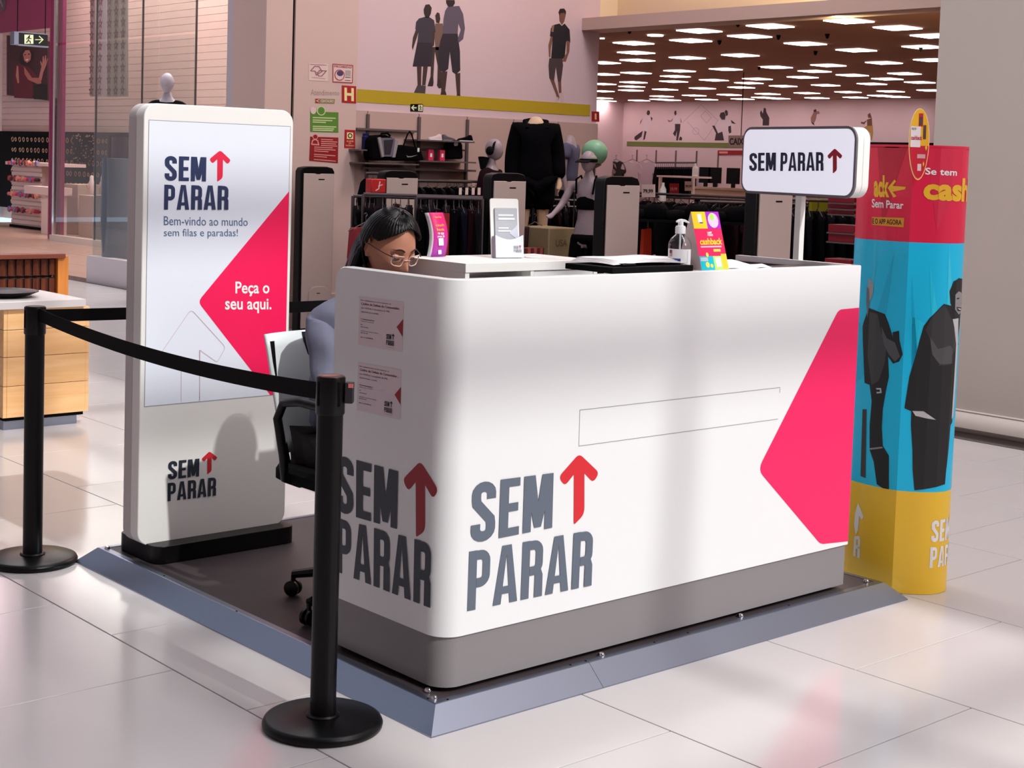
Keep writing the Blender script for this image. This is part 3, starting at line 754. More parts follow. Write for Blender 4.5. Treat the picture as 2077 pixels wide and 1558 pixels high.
# hand sanitizer
sb = thing('sanitizer_bottle', 'clear pump bottle of hand sanitizer with a white and blue label', 'bottle', (3.607, 3.222, LT))
M_CLEAR = glass_mat('clear_plastic', (.93, .95, .96), refl=2.2)
M_GEL = mat('clear_gel', (250, 252, 255), .02, trans=1, ior=1.33)
c = (3.607, 3.222, LT)
MB().lathe([(.0001, .002), (.034, .002), (.037, .006), (.0375, .075), (.036, .085), (.028, .100), (.017, .110), (.0135, .114), (.0135, .120)], c, 32).build('bottle', M_CLEAR, sb)
M_PUMP = mat('pump_plastic', (238, 240, 244), .3)
MB().lathe([(.0165, .114), (.0168, .134), (.0155, .136), (.0155, .138), (.009, .140), (.0085, .150), (.008, .156), (.0001, .156)], c, 24).build('collar', M_PUMP, sb)
nz = [(-.018, .153), (-.010, .159), (.0, .161), (.012, .159), (.026, .151), (.027, .1485), (.022, .1475), (.010, .152), (-.006, .150), (-.017, .149)]
MB().prism(nz, (c[0], c[1]-.006, c[2]), (.9, -.43, 0), (0, 0, 1), (.43, .9, 0), .012).build('pump_head', M_PUMP, sb, bevel=.0015)
MB().lathe([(.003, .01), (.003, .12)], c, 10).build('dip_tube', M_PUMP, sb)
def bottle_band(name, a0, a1, z0, z1, m, r=.0381, n=16):
    mb = MB(); vs = []
    for i in range(n+1):
        a = radians(a0+(a1-a0)*i/n); vs += [(c[0]+r*cos(a), c[1]+r*sin(a), c[2]+z0), (c[0]+r*cos(a), c[1]+r*sin(a), c[2]+z1)]
    mb.add(vs, [(2*i, 2*i+2, 2*i+3, 2*i+1) for i in range(n)]); return mb.build(name, m, sb)
bottle_band('label', 150, 290, .014, .066, mat('bottle_label', (236, 236, 240), .4))
bottle_band('label_blue', 170, 228, .016, .036, mat('label_blue', (28, 58, 130), .4), .0384)
bottle_band('label_picture', 168, 186, .042, .062, mat('label_face', (190, 150, 150), .4), .0384)
bottle_band('label_picture', 166, 182, .052, .063, mat('label_hair', (120, 60, 60), .4), .0386)
bottle_band('label_stripe', 262, 265, .02, .062, mat('label_grey', (190, 196, 196), .4), .0384)
# promotional tent card
tcard = thing('tent_card', 'colourful cashback tent card standing beside the sanitizer bottle', 'card', (3.7, 3.2, LT))
A = P(1423, 547.5, 1, 3.163); B = P(1478, 545.5, 1, 3.163); T = P(1401, 429.5, 1, 3.205); T2 = P(1456, 430, 1, 3.205)
A.z = B.z = LT; wv = Vector((B.x-A.x, 0, 0)); top = Vector((A.x-.0+.0, 3.20, A.z+.152))
F0 = Vector((A.x, 3.163, LT)); up = Vector((T.x-A.x, T.y-3.163, T.z-A.z)); 
class TP:
    def __init__(s, O, U, V): s.O, s.U, s.V = O, U, V; s.N = U.cross(V).normalized()
    def to3(s, p, off=.0006):
        t = p[1]; return s.O+s.U*p[0]+s.V*t+s.N*(off)
tp = TP(F0, wv, up)
SQ = lambda x0, x1, y0, y1: [(x0, y0), (x1, y0), (x1, y1), (x0, y1)]
MB().poly([tp.to3(q, 0) for q in SQ(0, 1, 0, 1)]).build('front', mat('tent_pink', (234, 28, 92), .4), tcard, smooth=0, solid=.001)
backO = F0+Vector((-.006, .10, 0)); upb = F0+up-backO
MB().poly([backO, F0+up, F0+up+wv, backO+wv]).build('back', M_PAPER, tcard, smooth=0, solid=.001)
MB().poly([backO, F0, F0+up]).build('side', mat('card_side', (206, 184, 182), .6), tcard, smooth=0, solid=.0008)
def td(name, polys, rgb, off=.0008): return decal(name, polys, tp, mat('tent_%d_%d_%d' % rgb, rgb, .4), tcard, off)
td('print_yellow', [SQ(0, .5, .71, 1)], (250, 206, 40)); td('print_purple', [SQ(.5, 1, .71, 1)], (170, 40, 190))
td('print_oval', [[(.75+.19*cos(a), .85+.13*sin(a)) for a in (i*pi/8 for i in range(16))]], (236, 196, 226), .0011)
td('print_oval', [[(.72+.08*cos(a), .91+.06*sin(a)) for a in (i*pi/6 for i in range(12))]], (170, 226, 90), .0014)
td('print_block', [SQ(.20, .34, .82, .96)], (246, 240, 244), .0011); td('print_block', [SQ(.24, .36, .80, .82)], (70, 60, 150), .0012)
small_logo([(.45, .66), (.62, .66), (.62, .58), (.45, .58)], tp, M_TXTW, M_TXTW, tcard, .0011)
text('print', 'cashback', [(.13, .545), (.95, .545), (.93, .43), (.11, .43)], tp, mat('tent_gold', (252, 208, 50), .4), tcard, .0012, .03)
td('print_line', [SQ(.12, .88, .385, .41)], (250, 190, 214), .0011); td('print_button', [SQ(.56, .82, .31, .355)], (250, 206, 80), .0011)
td('print_cyan', [SQ(0, .55, 0, .235)], (0, 186, 206)); td('print_green', [SQ(.5, .82, 0, .235)], (180, 230, 110), .0009); td('print_yellow', [SQ(.8, 1, 0, .27)], (250, 200, 60), .001)
td('print_coin', [[(.25+.07*cos(a), .09+.05*sin(a)) for a in (i*pi/6 for i in range(12))], [(.4+.05*cos(a), .07+.035*sin(a)) for a in (i*pi/6 for i in range(12))], [(.3+.05*cos(a), .26+.04*sin(a)) for a in (i*pi/6 for i in range(12))]], (250, 220, 90), .0012)
td('print_grey', [SQ(.03, .3, .15, .215)], (176, 196, 210), .0012); td('print_block', [SQ(.57, .76, .05, .21)], (236, 240, 240), .0012)

# ================================================================ tall totem display
tt = thing('display_totem', 'tall white totem display with a lit poster and a pink chevron', 'totem', (2.9, 4.93, PZ))
PT = Plane(1, 4.86)
tx0, tx1, tz0, tz1 = 2.583, 3.214, .118, 1.722
MB().prism(rrect(tx0, tx1, tz0, tz1, .052, 8), (0, 4.86, 0), (1, 0, 0), (0, 0, 1), (0, 1, 0), .058).build('front_shell', M_WHITE2, tt, bevel=.003)
MB().prism(rrect(tx0, tx1, tz0, tz1, .052, 8), (0, 4.9185, 0), (1, 0, 0), (0, 0, 1), (0, 1, 0), .057).build('back_shell', mat('totem_back', (196, 190, 190), .5), tt, bevel=.003)
mb = MB().prism(roundpoly([(2.618, 4.787), (3.222, 4.787), (3.222, 5.085), (2.618, 5.085)], .05, 6), (0, 0, PZ), (1, 0, 0), (0, 1, 0), (0, 0, 1), .064)
mb.build('base', M_BLACK, tt, bevel=.002)
q = [PT.px(302, 243), PT.px(590, 257), PT.px(575, 800), PT.px(292, 824)]
sx0_, sx1_, sz1_, sz0_ = 2.602, 3.20, 1.661, .631
sq = [(sx0_, sz1_), (sx1_, sz1_), (sx1_, sz0_), (sx0_, sz0_)]
M_SCREEN = mat('lit_poster', (226, 232, 242), .25, emit=.07, emit_rgb=(205, 222, 255), coat=.5)
decal('screen', [sq], PT, M_SCREEN, tt, .0008)
decal('screen_line', stroke(sq, .0022, True), PT, M_GREYLINE, tt, .0010)
M_PINKL = mat('lit_pink', (236, 22, 86), .3, emit=.10)
M_LOGOL = mat('logo_navy', (38, 52, 92), .35)
pk = pxpoly([(587.5, 388), (401, 612), (548, 801.5), (574, 799.5)], PT)
pk = [(sx1_, pk[0][1]), pk[1], (pk[2][0], sz0_), (sx1_, sz0_)]
decal('pink_chevron', [roundpoly(pk, [0, .022, 0, 0])], PT, M_PINKL, tt, .0014)
lettering('lettering', 'SEM', PT.quad((334, 316), (418, 319), (417, 368), (333.5, 366.5)), PT, M_LOGOL, tt, .0016)
lettering('lettering', 'PARAR', PT.quad((333, 374.5), (463, 377), (462, 425.5), (332, 425.5)), PT, M_LOGOL, tt, .0016)
arrow('arrow', PT.quad((424, 303.5), (468.5, 306), (467, 370), (424, 368.5)), PT, mat('arrow_pink', (232, 36, 72), .35), tt, .0016)
text('print', 'Bem-vindo ao mundo', PT.quad((332, 438.5), (502, 442), (502, 458.5), (332, 457)), PT, M_TXTBLUE, tt, .0016)
text('print', 'sem filas e paradas!', PT.quad((332, 464), (482, 464.5), (482, 484), (332, 484)), PT, M_TXTBLUE, tt, .0016)
text('print', 'Peça o', PT.quad((477, 571), (546, 571), (546, 601), (477, 601)), PT, M_TXTW, tt, .002, .018)
text('print', 'seu aqui.', PT.quad((456, 604), (550, 606), (550, 635), (456, 636)), PT, M_TXTW, tt, .002, .018)
lw = .0014
def pth(pts, r): return roundpoly(pxpoly(pts, PT), r)
decal('outline_arrow', stroke([PT.px(367, 815), PT.px(367, 722)] + pth([(367, 712), (340, 745), (318, 728), (387, 627), (457, 704), (440, 735), (405, 710), (404, 812)], [0, .012, .012, .02, .015, .01, 0, 0])[1:], lw)+
      stroke([PT.px(404, 710), PT.px(404.5, 812)], lw), PT, M_LINE, tt, .0016)
lettering('lettering', 'SEM', PT.quad((341, 936), (404, 930), (403, 966), (340, 973)), PT, M_LOGO, tt)
lettering('lettering', 'PARAR', PT.quad((340, 980), (438, 967.5), (437, 1005), (339.5, 1017)), PT, M_LOGO, tt)
arrow('arrow', PT.quad((408, 917), (441, 914), (441, 960.5), (408, 963.5)), PT, M_RED, tt)

# ================================================================ small lightbox sign on its pole
SY = 3.47
pxm = P(1619.5, 500, 1, SY+.04).x
class PlaneR:
    "upright plane through point o; U runs along azimuth az (degrees), to the viewer's right"
    def __init__(s, o, az):
        s.o = Vector((o[0], o[1], 0)); s.d = Vector((cos(radians(az)), sin(radians(az)), 0)); s.n = Vector((s.d.y, -s.d.x, 0))
    def px(s, u, v):
        r = ray(u, v); t = (s.o-Vector((EYE.x, EYE.y, 0))).dot(s.n)/r.dot(s.n); p = EYE+r*t
        return ((p-s.o).dot(s.d), p.z)
    def to3(s, p, off=.0008): return s.o+s.d*p[0]+s.n*off+Vector((0, 0, p[1]))
    quad = Plane.quad
sg = thing('lightbox_sign', 'white rounded lightbox sign on a slim pole behind the right end of the counter', 'sign', (pxm, SY+.04, PZ))
AZS = -104.0
PS = PlaneR((pxm, SY+.04), AZS); PS.o = PS.o+PS.n*.038
a = PS.px(1505, 325)[0]; b_ = PS.px(1735.5, 325)[0]; zt_ = PS.px(1620, 256.5)[1]; zb_ = PS.px(1620, 397.5)[1]
def slab(name, i, o0, th, m, bevel=0):
    return MB().prism(rrect(a+i, b_-i, zb_+i, zt_-i, .052-i, 8), PS.o+PS.n*o0, PS.d, (0, 0, 1), PS.n, th).build(name, m, sg, bevel=bevel)
M_RIM = mat('sign_rim', (112, 106, 114), .35, metal=.2)
slab('front_rim', 0, -.008, .008, M_RIM)
slab('case', .003, -.036, .0275, M_WHITE2, .002); slab('case', .003, -.066, .0292, M_WHITE2, .002)
slab('face', .010, 0, .0018, mat('sign_acrylic', (214, 214, 224), .2, emit=.60, emit_rgb=(240, 240, 255)))
navy = mat('sign_navy', (34, 38, 72), .4)
PS2 = PlaneR((0, 0), AZS); PS2.o = PS.o+PS.n*.0018
lettering('lettering', 'SEM', PS2.quad((1520.8, 310.5), (1575, 309.5), (1574.5, 346.5), (1520.5, 347)), PS2, navy, sg)
lettering('lettering', 'PARAR', PS2.quad((1584, 309.5), (1671.5, 308.5), (1671.5, 346.5), (1583, 347)), PS2, navy, sg)
arrow('arrow', PS2.quad((1678, 301), (1709.5, 300.5), (1710, 352), (1678, 352.5)), PS2, mat('sign_red', (176, 20, 44), .4), sg)
bx('pole', M_WHITE2, sg, pxm-.014, pxm+.014, SY+.026, SY+.054, PZ, zb_+.003, bevel=.002)
bx('foot_plate', M_ALU, sg, pxm-.05, pxm+.05, SY-.02, SY+.10, PZ, PZ+.006, bevel=.001)

# ================================================================ stanchions and belts
M_CAPTOP = mat('worn_cap', (92, 62, 62), .35, metal=.3)
def stanchion(x, y, label, ang=0, clip=None):
    r = thing('belt_stanchion', label, 'stanchion', (x, y, 0), 'black belt stanchions around the kiosk')
    MB().lathe([(.0001, 0), (.158, 0), (.163, .003), (.165, .012), (.160, .022), (.150, .0265), (.05, .031), (.0001, .031)], (x, y, 0), 64).build('base', M_BLACK, r, smooth=50)
    MB().lathe([(.046, .029), (.046, .034), (.041, .038), (.0355, .038), (.0355, .862)], (x, y, 0), 40).build('pole', M_BLACK, r)
    MB().lathe([(.0375, .860), (.0395, .863), (.0395, .958), (.0385, .962), (.0001, .962)], (x, y, 0), 40).build('head', M_BLACK, r)
    MB().lathe([(.036, .9622), (.035, .9645), (.0001, .9645)], (x, y, 0), 32).build('cap', M_CAPTOP if clip else M_BLACK, r)
    for a in range(4):
        t = ang+a*pi/2; d = Vector((cos(t), sin(t), 0)); n = Vector((-sin(t), cos(t), 0))
        MB().prism([(-.004, .885), (.004, .885), (.004, .95), (-.004, .95)], Vector((x, y, 0))+d*.0385, n, (0, 0, 1), d, .002).build('slot', M_BLACKM, r)
    if clip:
        d = Vector(clip).normalized(); n = Vector((-d.y, d.x, 0))
        MB().prism([(-.014, .892), (.014, .892), (.014, .948), (-.014, .948)], Vector((x, y, 0))+d*.0402, n, (0, 0, 1), d, .022).build('belt_end', mat('clip_grey', (46, 42, 48), .5), r, bevel=.002)
        MB().prism([(-.0145, .935), (-.008, .935), (-.008, .946), (-.0145, .946)], Vector((x, y, 0))+d*.050, n, (0, 0, 1), d, .0125).build('sticker', mat('salmon_sticker', (240, 130, 122), .5), r)
        MB().prism([(.03*cos(i)*.9, .03*sin(i)*.6) for i in (k*pi/6 for k in range(12))], (x, y, .9646), (1, 0, 0), (0, 1, 0), (0, 0, 1), .0003).build('wear_mark', mat('scuffed_metal', (150, 96, 88), .4, metal=.3), r)
    return r
stanchion(2.32, 3.30, 'nearest black belt stanchion, in front of the left end of the counter', 1.57, clip=(.62, -.62, 0))
stanchion(2.376, 5.287, 'black belt stanchion beyond the left corner of the platform', 1.57)
stanchion(4.15, 5.36, 'black belt stanchion hidden behind the counter at the far belt end', 0)
def belt(p0, p1, sag, label):
    p0, p1 = Vector(p0), Vector(p1); n = 24; H_ = .047; rings = []
    D = (p1-p0).normalized(); N = Vector((-D.y, D.x, 0)).normalized()
    for i in range(n+1):
        t = i/n; c = p0.lerp(p1, t)-Vector((0, 0, sag*4*t*(1-t)))
        rings.append([c+N*.0008, c-N*.0008, c-N*.0008+Vector((0, 0, H_)), c+N*.0008+Vector((0, 0, H_))])
    tag(MB().loft(rings).build('retractable_belt', M_BELT, None), label, 'belt')
belt((2.374, 5.247, .912), (2.323, 3.342, .892), .034, 'sagging black belt between the two visible stanchions in front of the totem')
belt((2.417, 5.29, .903), (4.11, 5.36, .885), .006, 'black belt stretched behind the totem')
# ================================================================ promotional column at the right
CT = 1.66
F1 = [(4.765, 3.143), (4.79, 3.105), (4.825, 3.068), (4.865, 3.043), (4.91, 3.032), (4.955, 3.037), (4.99, 3.055), (5.02, 3.09), (5.04, 3.14)]
F2 = [(4.765, 3.143), (4.757, 3.20), (4.757, 3.26), (4.765, 3.32), (4.785, 3.375), (4.82, 3.42)]
pc_ = thing('promo_column', 'tall cardboard promotional column in red, blue and yellow beside the counter', 'column', (4.87, 3.2, 0))
M_CR = mat('card_red', (232, 28, 74), .38, coat=.2); M_CB = mat('card_blue', (0, 204, 250), .38, coat=.2); M_CY = mat('card_yellow', (252, 204, 52), .38, coat=.2)
ZB, ZR = .385, 1.305
def sheet(name, path, z0, z1, m, cut=None):
    n = len(path); mb = MB(); vs = []
    for x, y in path: vs += [(x, y, z0), (x, y, z1)]
    mb.add(vs, [(2*i, 2*i+2, 2*i+3, 2*i+1) for i in range(n-1)]); return mb.build(name, m, pc_, smooth=60)
for path in (F1, F2):
    sheet('yellow_band', path, 0.001, ZB, M_CY); sheet('blue_band', path, ZB, ZR, M_CB); sheet('red_band', path, ZR, CT, M_CR)
sheet('back', [(5.04, 3.14), (5.02, 3.25), (4.95, 3.36), (4.82, 3.42)], 0.001, CT, M_CY)
MB().prism(F1+[(5.02, 3.25), (4.95, 3.36)]+F2[:0:-1], (0, 0, CT-.012), (1, 0, 0), (0, 1, 0), (0, 0, 1), .004).build('lid', M_CR, pc_)
class Curved:
    "print on a bent face; coordinates (s, z): s is arc length from the seam, growing to the viewer's right"
    def __init__(s, path, sign): 
        s.p = [Vector(p) for p in path]; s.sign = sign; s.L = [0]
        for i in range(1, len(path)): s.L.append(s.L[-1]+(s.p[i]-s.p[i-1]).length)
    def at(s, t):
        t = max(0, min(s.L[-1]-1e-6, t))
        for i in range(len(s.L)-1):
            if t <= s.L[i+1]:
                k = (t-s.L[i])/(s.L[i+1]-s.L[i]); d = (s.p[i+1]-s.p[i]).normalized(); return s.p[i].lerp(s.p[i+1], k), d
    def to3(s, q, off=.001):
        p, d = s.at(abs(q[0])); n = Vector((d.y, -d.x))*s.sign; p = p+n*off; return Vector((p.x, p.y, q[1]))
    def px(s, u, v):
        best = None; o = Vector((EYE.x, EYE.y)); dd = ray(u, v); d2 = Vector((dd.x, dd.y))
        for i in range(len(s.p)-1):
            a, b = s.p[i], s.p[i+1]; e = b-a; den = d2.x*e.y-d2.y*e.x
            if abs(den) < 1e-9: continue
            w = a-o; t = (w.x*e.y-w.y*e.x)/den; k = (w.x*d2.y-w.y*d2.x)/den
            if -.02 <= k <= 1.02 and t > 0:
                if best is None or t < best[0]: best = (t, s.L[i]+k*(s.L[i+1]-s.L[i]))
        if best is None: # past the limb: continue to the outermost tangent
            best = (None, .27 if s.sign > 0 else .255)
            i = None
            L = best[1]; p, _ = s.at(L); t = ((p-o).length)/d2.length
            return (L if s.sign > 0 else -L, EYE.z+dd.z*t)
        return (best[1] if s.sign > 0 else -best[1], EYE.z+dd.z*best[0])
C1 = Curved(F1, 1); C2 = Curved(F2, -1)
def cut_polys(vs, fs, step=.012):
    "cut a flat mesh into strips of s so that it can be bent"
    bm = bmesh.new(); bv = [bm.verts.new((x, y, 0)) for x, y in vs]
    for f in fs:
        try: bm.faces.new([bv[i] for i in f])
        except ValueError: pass
    lo = min(v[0] for v in vs); hi = max(v[0] for v in vs); x = math.floor(lo/step)*step
    while x < hi:
        bmesh.ops.bisect_plane(bm, geom=bm.verts[:]+bm.edges[:]+bm.faces[:], plane_co=(x, 0, 0), plane_no=(1, 0, 0)); x += step
    bm.verts.index_update(); V = [(v.co.x, v.co.y) for v in bm.verts]; F = [tuple(v.index for v in f.verts) for f in bm.faces]; bm.free(); return V, F
def cdecal(name, polys, C, m, off=.001, clip=None):
    vs, fs = [], []
    for p in polys:
        b = len(vs); vs += p; fs.append(tuple(range(b, b+len(p))))
    V, F = cut_polys(vs, fs)
    if clip: F = [f for f in F if all(clip[0] <= abs(V[i][0]) <= clip[1] for i in f)]
    mb = MB().add([C.to3(p, off) for p in V], F); return mb.build(name, m, pc_, smooth=0)
def ctext(s, C, q, m, bold=.02, off=.0014, clip=None):
    vs, fs, _ = textmesh(s, bold); vs = [qmap(q, x, y) for x, y in vs]; V, F = cut_polys(vs, fs)
    if clip: F = [f for f in F if all(clip[0] <= V[i][0] <= clip[1] for i in f)]
    return MB().add([C.to3(p, off) for p in V], F).build('print', m, pc_, smooth=0)
lim1 = (.0, C1.L[-1]); 
a = C1.px(1877, 340); b = C1.px(1940, 357); 
ctext('Se tem', C1, [(a[0], a[1]), (b[0], C1.px(1940, 343)[1]), (b[0], b[1]), (a[0], C1.px(1877, 354)[1])], M_TXTW)
gold = mat('gold_letters', (244, 190, 48), .4)
a = C1.px(1874, 367); b = C1.px(1874, 405); e = C1.px(1952, 362); w = (e[0]-a[0])*1.06
ctext('cashback', C1, [(a[0], a[1]+.012), (a[0]+w*2.75, a[1]+.018), (a[0]+w*2.75, b[1]-.012), (a[0], b[1])], gold, .045, clip=(0, C1.L[-1]))
a = C1.px(1886, 1152)
lim = (.0, C1.L[-1]-.001)
def clet(word_, C, q, m):
    polys = [[qmap(q, *p) for p in poly] for poly in word(word_)]
    polys = [p for p in polys if max(abs(c[0]) for c in p) <= C.L[-1]]
    cdecal('lettering', polys, C, m, .0012)
p0 = C1.px(1890, 1056); p1 = C1.px(1888, 1100)
clet('SEM', C1, [(p0[0], p0[1]), (p0[0]+.115, p0[1]+.002), (p0[0]+.115, p1[1]), (p0[0], p1[1])], M_TXTW)
p0 = C1.px(1887, 1110); p1 = C1.px(1886, 1152)
clet('PARAR', C1, [(p0[0], p0[1]), (p0[0]+.19, p0[1]), (p0[0]+.19, p1[1]), (p0[0], p1[1])], M_TXTW)
# left face: ...back<- / Sem Parar / (BAIXE) O APP AGORA
def L(u, v): return C2.px(u, v)
def lq4(tl, tr, br, bl): return [L(*tl), L(*tr), L(*br), L(*bl)]
ctext('ack', C2, lq4((1773, 353), (1804, 357), (1804, 401), (1773, 400)), gold, .045, clip=(-C2.L[-1], 0))
ar = [(1801, 381), (1815, 364), (1818, 368), (1811, 377), (1838, 379), (1836, 384), (1811, 389), (1819, 398), (1813, 401)]
cdecal('arrow', [[L(*p) for p in ar]], C2, gold, .0016)
ctext('Sem Parar', C2, lq4((1769, 403), (1833, 409), (1833, 424), (1769, 421)), M_TXTW, .02, clip=(-C2.L[-1], 0))
cdecal('label', [lq4((1769, 440), (1834, 442), (1833, 461), (1769, 456))], C2, mat('label_gold', (226, 160, 50), .4), .001)
ctext('E O APP AGORA', C2, lq4((1770, 443), (1829, 446), (1829, 456.5), (1770, 454)), mat('label_ink', (70, 20, 20), .4), .02, .0016, clip=(-C2.L[-1], 0))
cdecal('arrow', [[L(*p) for p in ((1741, 1020), (1752, 1048), (1748, 1055), (1743, 1046), (1741, 1075), (1736, 1085), (1733, 1065), (1735, 1040))]], C2, M_TXTW, .0014)
clet('R', C2, lq4((1733, 1088), (1745.5, 1086), (1744, 1133), (1731, 1127)), M_TXTW)
# burst rays, slightly lighter and darker blues printed behind the figures
for C, pts, rgb in ((C1, [(1885, 530), (1925, 820), (1895, 830)], (30, 214, 248)), (C1, [(1850, 560), (1862, 740), (1849, 760)], (0, 192, 236)), (C1, [(1925, 500), (1935, 640), (1920, 640)], (60, 214, 246)),
                    (C2, [(1815, 510), (1790, 690), (1775, 650)], (20, 190, 232)), (C2, [(1780, 510), (1770, 600), (1763, 590)], (60, 206, 240)), (C2, [(1838, 640), (1800, 720), (1836, 800)], (0, 190, 236)), (C1, [(1846, 640), (1935, 690), (1850, 760)], (20, 210, 246))):
    cdecal('ray', [[C.px(*p) for p in pts]], C, mat('ray_%d' % (rgb[0]*3+rgb[1]), rgb, .4), .0006)
for C, pts, rgb in ((C1, [(1880, 300), (1960, 302), (1900, 470)], (224, 40, 76)), (C2, [(1780, 300), (1840, 300), (1790, 460)], (196, 34, 62))):
    cdecal('ray', [[C.px(*p) for p in pts]], C, mat('rayr_%d' % rgb[0], rgb, .4), .0006)
# printed man (right face) and woman (left face), black and white
def fig(C, tone, pts, off):
    cdecal('printed_figure', [[C.px(*p) for p in pts]], C, mat('bw_%d' % tone, (tone, tone, tone+2), .4), off)
z7 = lambda L_: [(1680+x*.411, 600+y*.411) for x, y in L_]
z6 = lambda L_: [(1680+x*.334, 180+y*.334) for x, y in L_]
fig(C1, 34, z7([(570, 40), (540, 70), (500, 110), (470, 150), (450, 220), (430, 300), (400, 400), (376, 555), (410, 570), (408, 640), (415, 760), (416, 860), (425, 960), (500, 950), (575, 930), (580, 870), (592, 760), (602, 640), (610, 625), (625, 400), (640, 200), (650, 100), (640, 60)]), .0012)
fig(C1, 58, z7([(575, 45), (545, 70), (505, 115), (480, 170), (520, 250), (560, 330), (540, 345), (600, 340), (612, 290), (640, 240), (610, 120)]), .0016)
fig(C1, 84, z7([(500, 200), (540, 262), (600, 245), (612, 262), (608, 335), (548, 338), (512, 290)]), .002)
fig(C1, 206, z7([(612, 115), (640, 110), (636, 250), (628, 400), (615, 590), (606, 610), (618, 420), (628, 240)]), .0022)
fig(C1, 200, z7([(415, 568), (470, 570), (530, 612), (480, 604), (430, 592)]), .0022)
fig(C1, 30, z6([(735, 1230), (760, 1170), (790, 1150), (812, 1155), (815, 1300), (800, 1380), (760, 1360), (740, 1300)]), .0013)
fig(C1, 150, z6([(770, 1250), (790, 1230), (810, 1250), (810, 1330), (790, 1372), (768, 1340)]), .0018)
fig(C1, 30, z6([(775, 1325), (806, 1330), (795, 1352), (780, 1348)]), .0022); fig(C1, 235, z6([(780, 1333), (802, 1336), (795, 1343)]), .0026)
fig(C1, 24, z6([(776, 1272), (792, 1268), (792, 1276), (778, 1280)]), .0022)
fig(C2, 30, z7([(170, 150), (200, 60), (240, 75), (280, 90), (300, 140), (320, 205), (318, 180), (350, 172), (352, 220), (368, 290), (350, 325), (320, 335), (296, 300), (300, 400), (285, 470), (270, 560), (265, 650), (270, 740), (300, 790), (300, 955), (270, 950), (240, 930), (225, 820), (205, 760), (205, 640), (215, 520), (205, 440), (180, 430)]), .0012)
fig(C2, 66, z7([(205, 80), (245, 90), (262, 180), (290, 240), (280, 330), (250, 420), (215, 440), (195, 300)]), .0016)
fig(C2, 86, z7([(262, 150), (290, 210), (330, 230), (355, 300), (330, 325), (300, 290), (275, 240)]), .0018)
fig(C2, 170, z6([(245, 1150), (262, 1160), (276, 1200), (272, 1250), (256, 1290), (242, 1250)]), .0016)
fig(C2, 120, z6([(236, 1200), (250, 1215), (252, 1300), (240, 1390), (232, 1300)]), .0019)
fig(C2, 60, z7([(170, 560), (190, 560), (185, 900), (160, 890)]), .0014)
fig(C2, 190, z7([(236, 455), (262, 455), (265, 480), (240, 482), (240, 474), (256, 474), (256, 463), (240, 463)]), .002)
fig(C2, 150, z7([(205, 752), (268, 745), (270, 752), (208, 760)]), .002)
# oval topper standing over the seam
E0 = P(1861, 300, 1, 3.125); ax_ = Vector((.80, -.60, 0)); tilt = Vector((-.03, 0, 1)).normalized()
tpc = thing('column_topper', 'yellow oval cardboard topper with red print rising from the promotional column', 'topper', (E0.x, E0.y, 1.5))
cen = P(1860, 330, 0, 4.768); cen.y -= .012; cen.x -= .014; cen.z = P(1860, 282, 0, 4.768).z
hwid = .036; hh_ = .108
ell = [(hwid*cos(t), hh_*sin(t) if sin(t) > 0 else hh_*1.35*sin(t)) for t in (2*pi*i/36 for i in range(36))]
Nn = ax_.cross(tilt).normalized()
MB().prism(ell, cen, ax_, tilt, Nn, .004).build('board', mat('topper_yellow', (232, 174, 44), .4), tpc)
MB().prism([(x*1.06, y*1.02) for x, y in ell], cen+Nn*.0008, ax_, tilt, Nn, .0024).build('edge', mat('topper_edge', (248, 220, 160), .4), tpc)
class TB(TP):
    pass
tb = TB(cen+Nn*.004, ax_, tilt); tb.N = Nn
def tbd(name, polys, rgb, off=.0006): return decal(name, polys, tb, mat('top_%d_%d' % rgb[:2], rgb, .4), tpc, off)
tbd('print_red', [[(x*.98, y*.98) for x, y in ell if y < -.022]], (196, 24, 50))
tbd('print_red', [SQ(-.004, .012, .045, .092)], (196, 24, 50))
tbd('print_white', [SQ(-.033, .004, -.03, .045)], (226, 214, 216), .001)
text('print', 'cashback', [(-.031, .012), (.010, .012), (.010, -.004), (-.031, -.004)], tb, mat('topper_ink', (180, 20, 60), .4), tpc, .0014, .03)
text('print', 'app', [(-.03, .04), (-.012, .04), (-.012, .03), (-.03, .03)], tb, M_INK, tpc, .0014)
tbd('print_figure', [SQ(.014, .024, .0, .05), SQ(-.002, .010, .05, .08)], (90, 60, 60), .0014)
tbd('print_block', [SQ(-.006, .024, -.07, -.055)], (206, 160, 160), .0012)
tbd('print_figure', [SQ(-.004, .010, -.115, -.09)], (230, 190, 190), .0012)
tbd('print_star', [[(.026, -.02), (.030, -.03), (.026, -.042), (.022, -.03)], [(.018, -.08), (.021, -.09), (.018, -.1), (.015, -.09)]], (244, 190, 49), .0012)
# ================================================================ the woman at the counter
M_SKIN = mat('skin', (178, 122, 98), .5, noise=.05, nscale=30, spec=.4)
bs = MATS['skin'].node_tree.nodes['Principled BSDF']; bs.inputs['Subsurface Weight'].default_value = .08; bs.inputs['Subsurface Radius'].default_value = (.01, .004, .002)
M_LIP = mat('lips', (168, 92, 88), .45)
M_HAIR = mat('black_hair', (5, 4, 5), .38, spec=.22)
M_BROW = mat('brow_hair', (36, 24, 22), .7)
M_SHIRT = mat('blue_grey_shirt', (104, 106, 126), .8, noise=.16, nscale=14, bump=.3)
M_TROUS = mat('black_trousers', (20, 19, 24), .85)
M_SHOE = mat('black_shoe', (18, 16, 18), .5)
HC = Vector((3.010, 3.964, 1.264))
Fh = Vector((.02, -1, 0)).normalized(); pit = radians(27)
Fw = (Fh*cos(pit)+Vector((0, 0, -1))*sin(pit)).normalized()
Sd = Vector((0, 0, 1)).cross(Fh).normalized()*-1   # her right... recomputed so that (Sd,Fw,Up) is right-handed
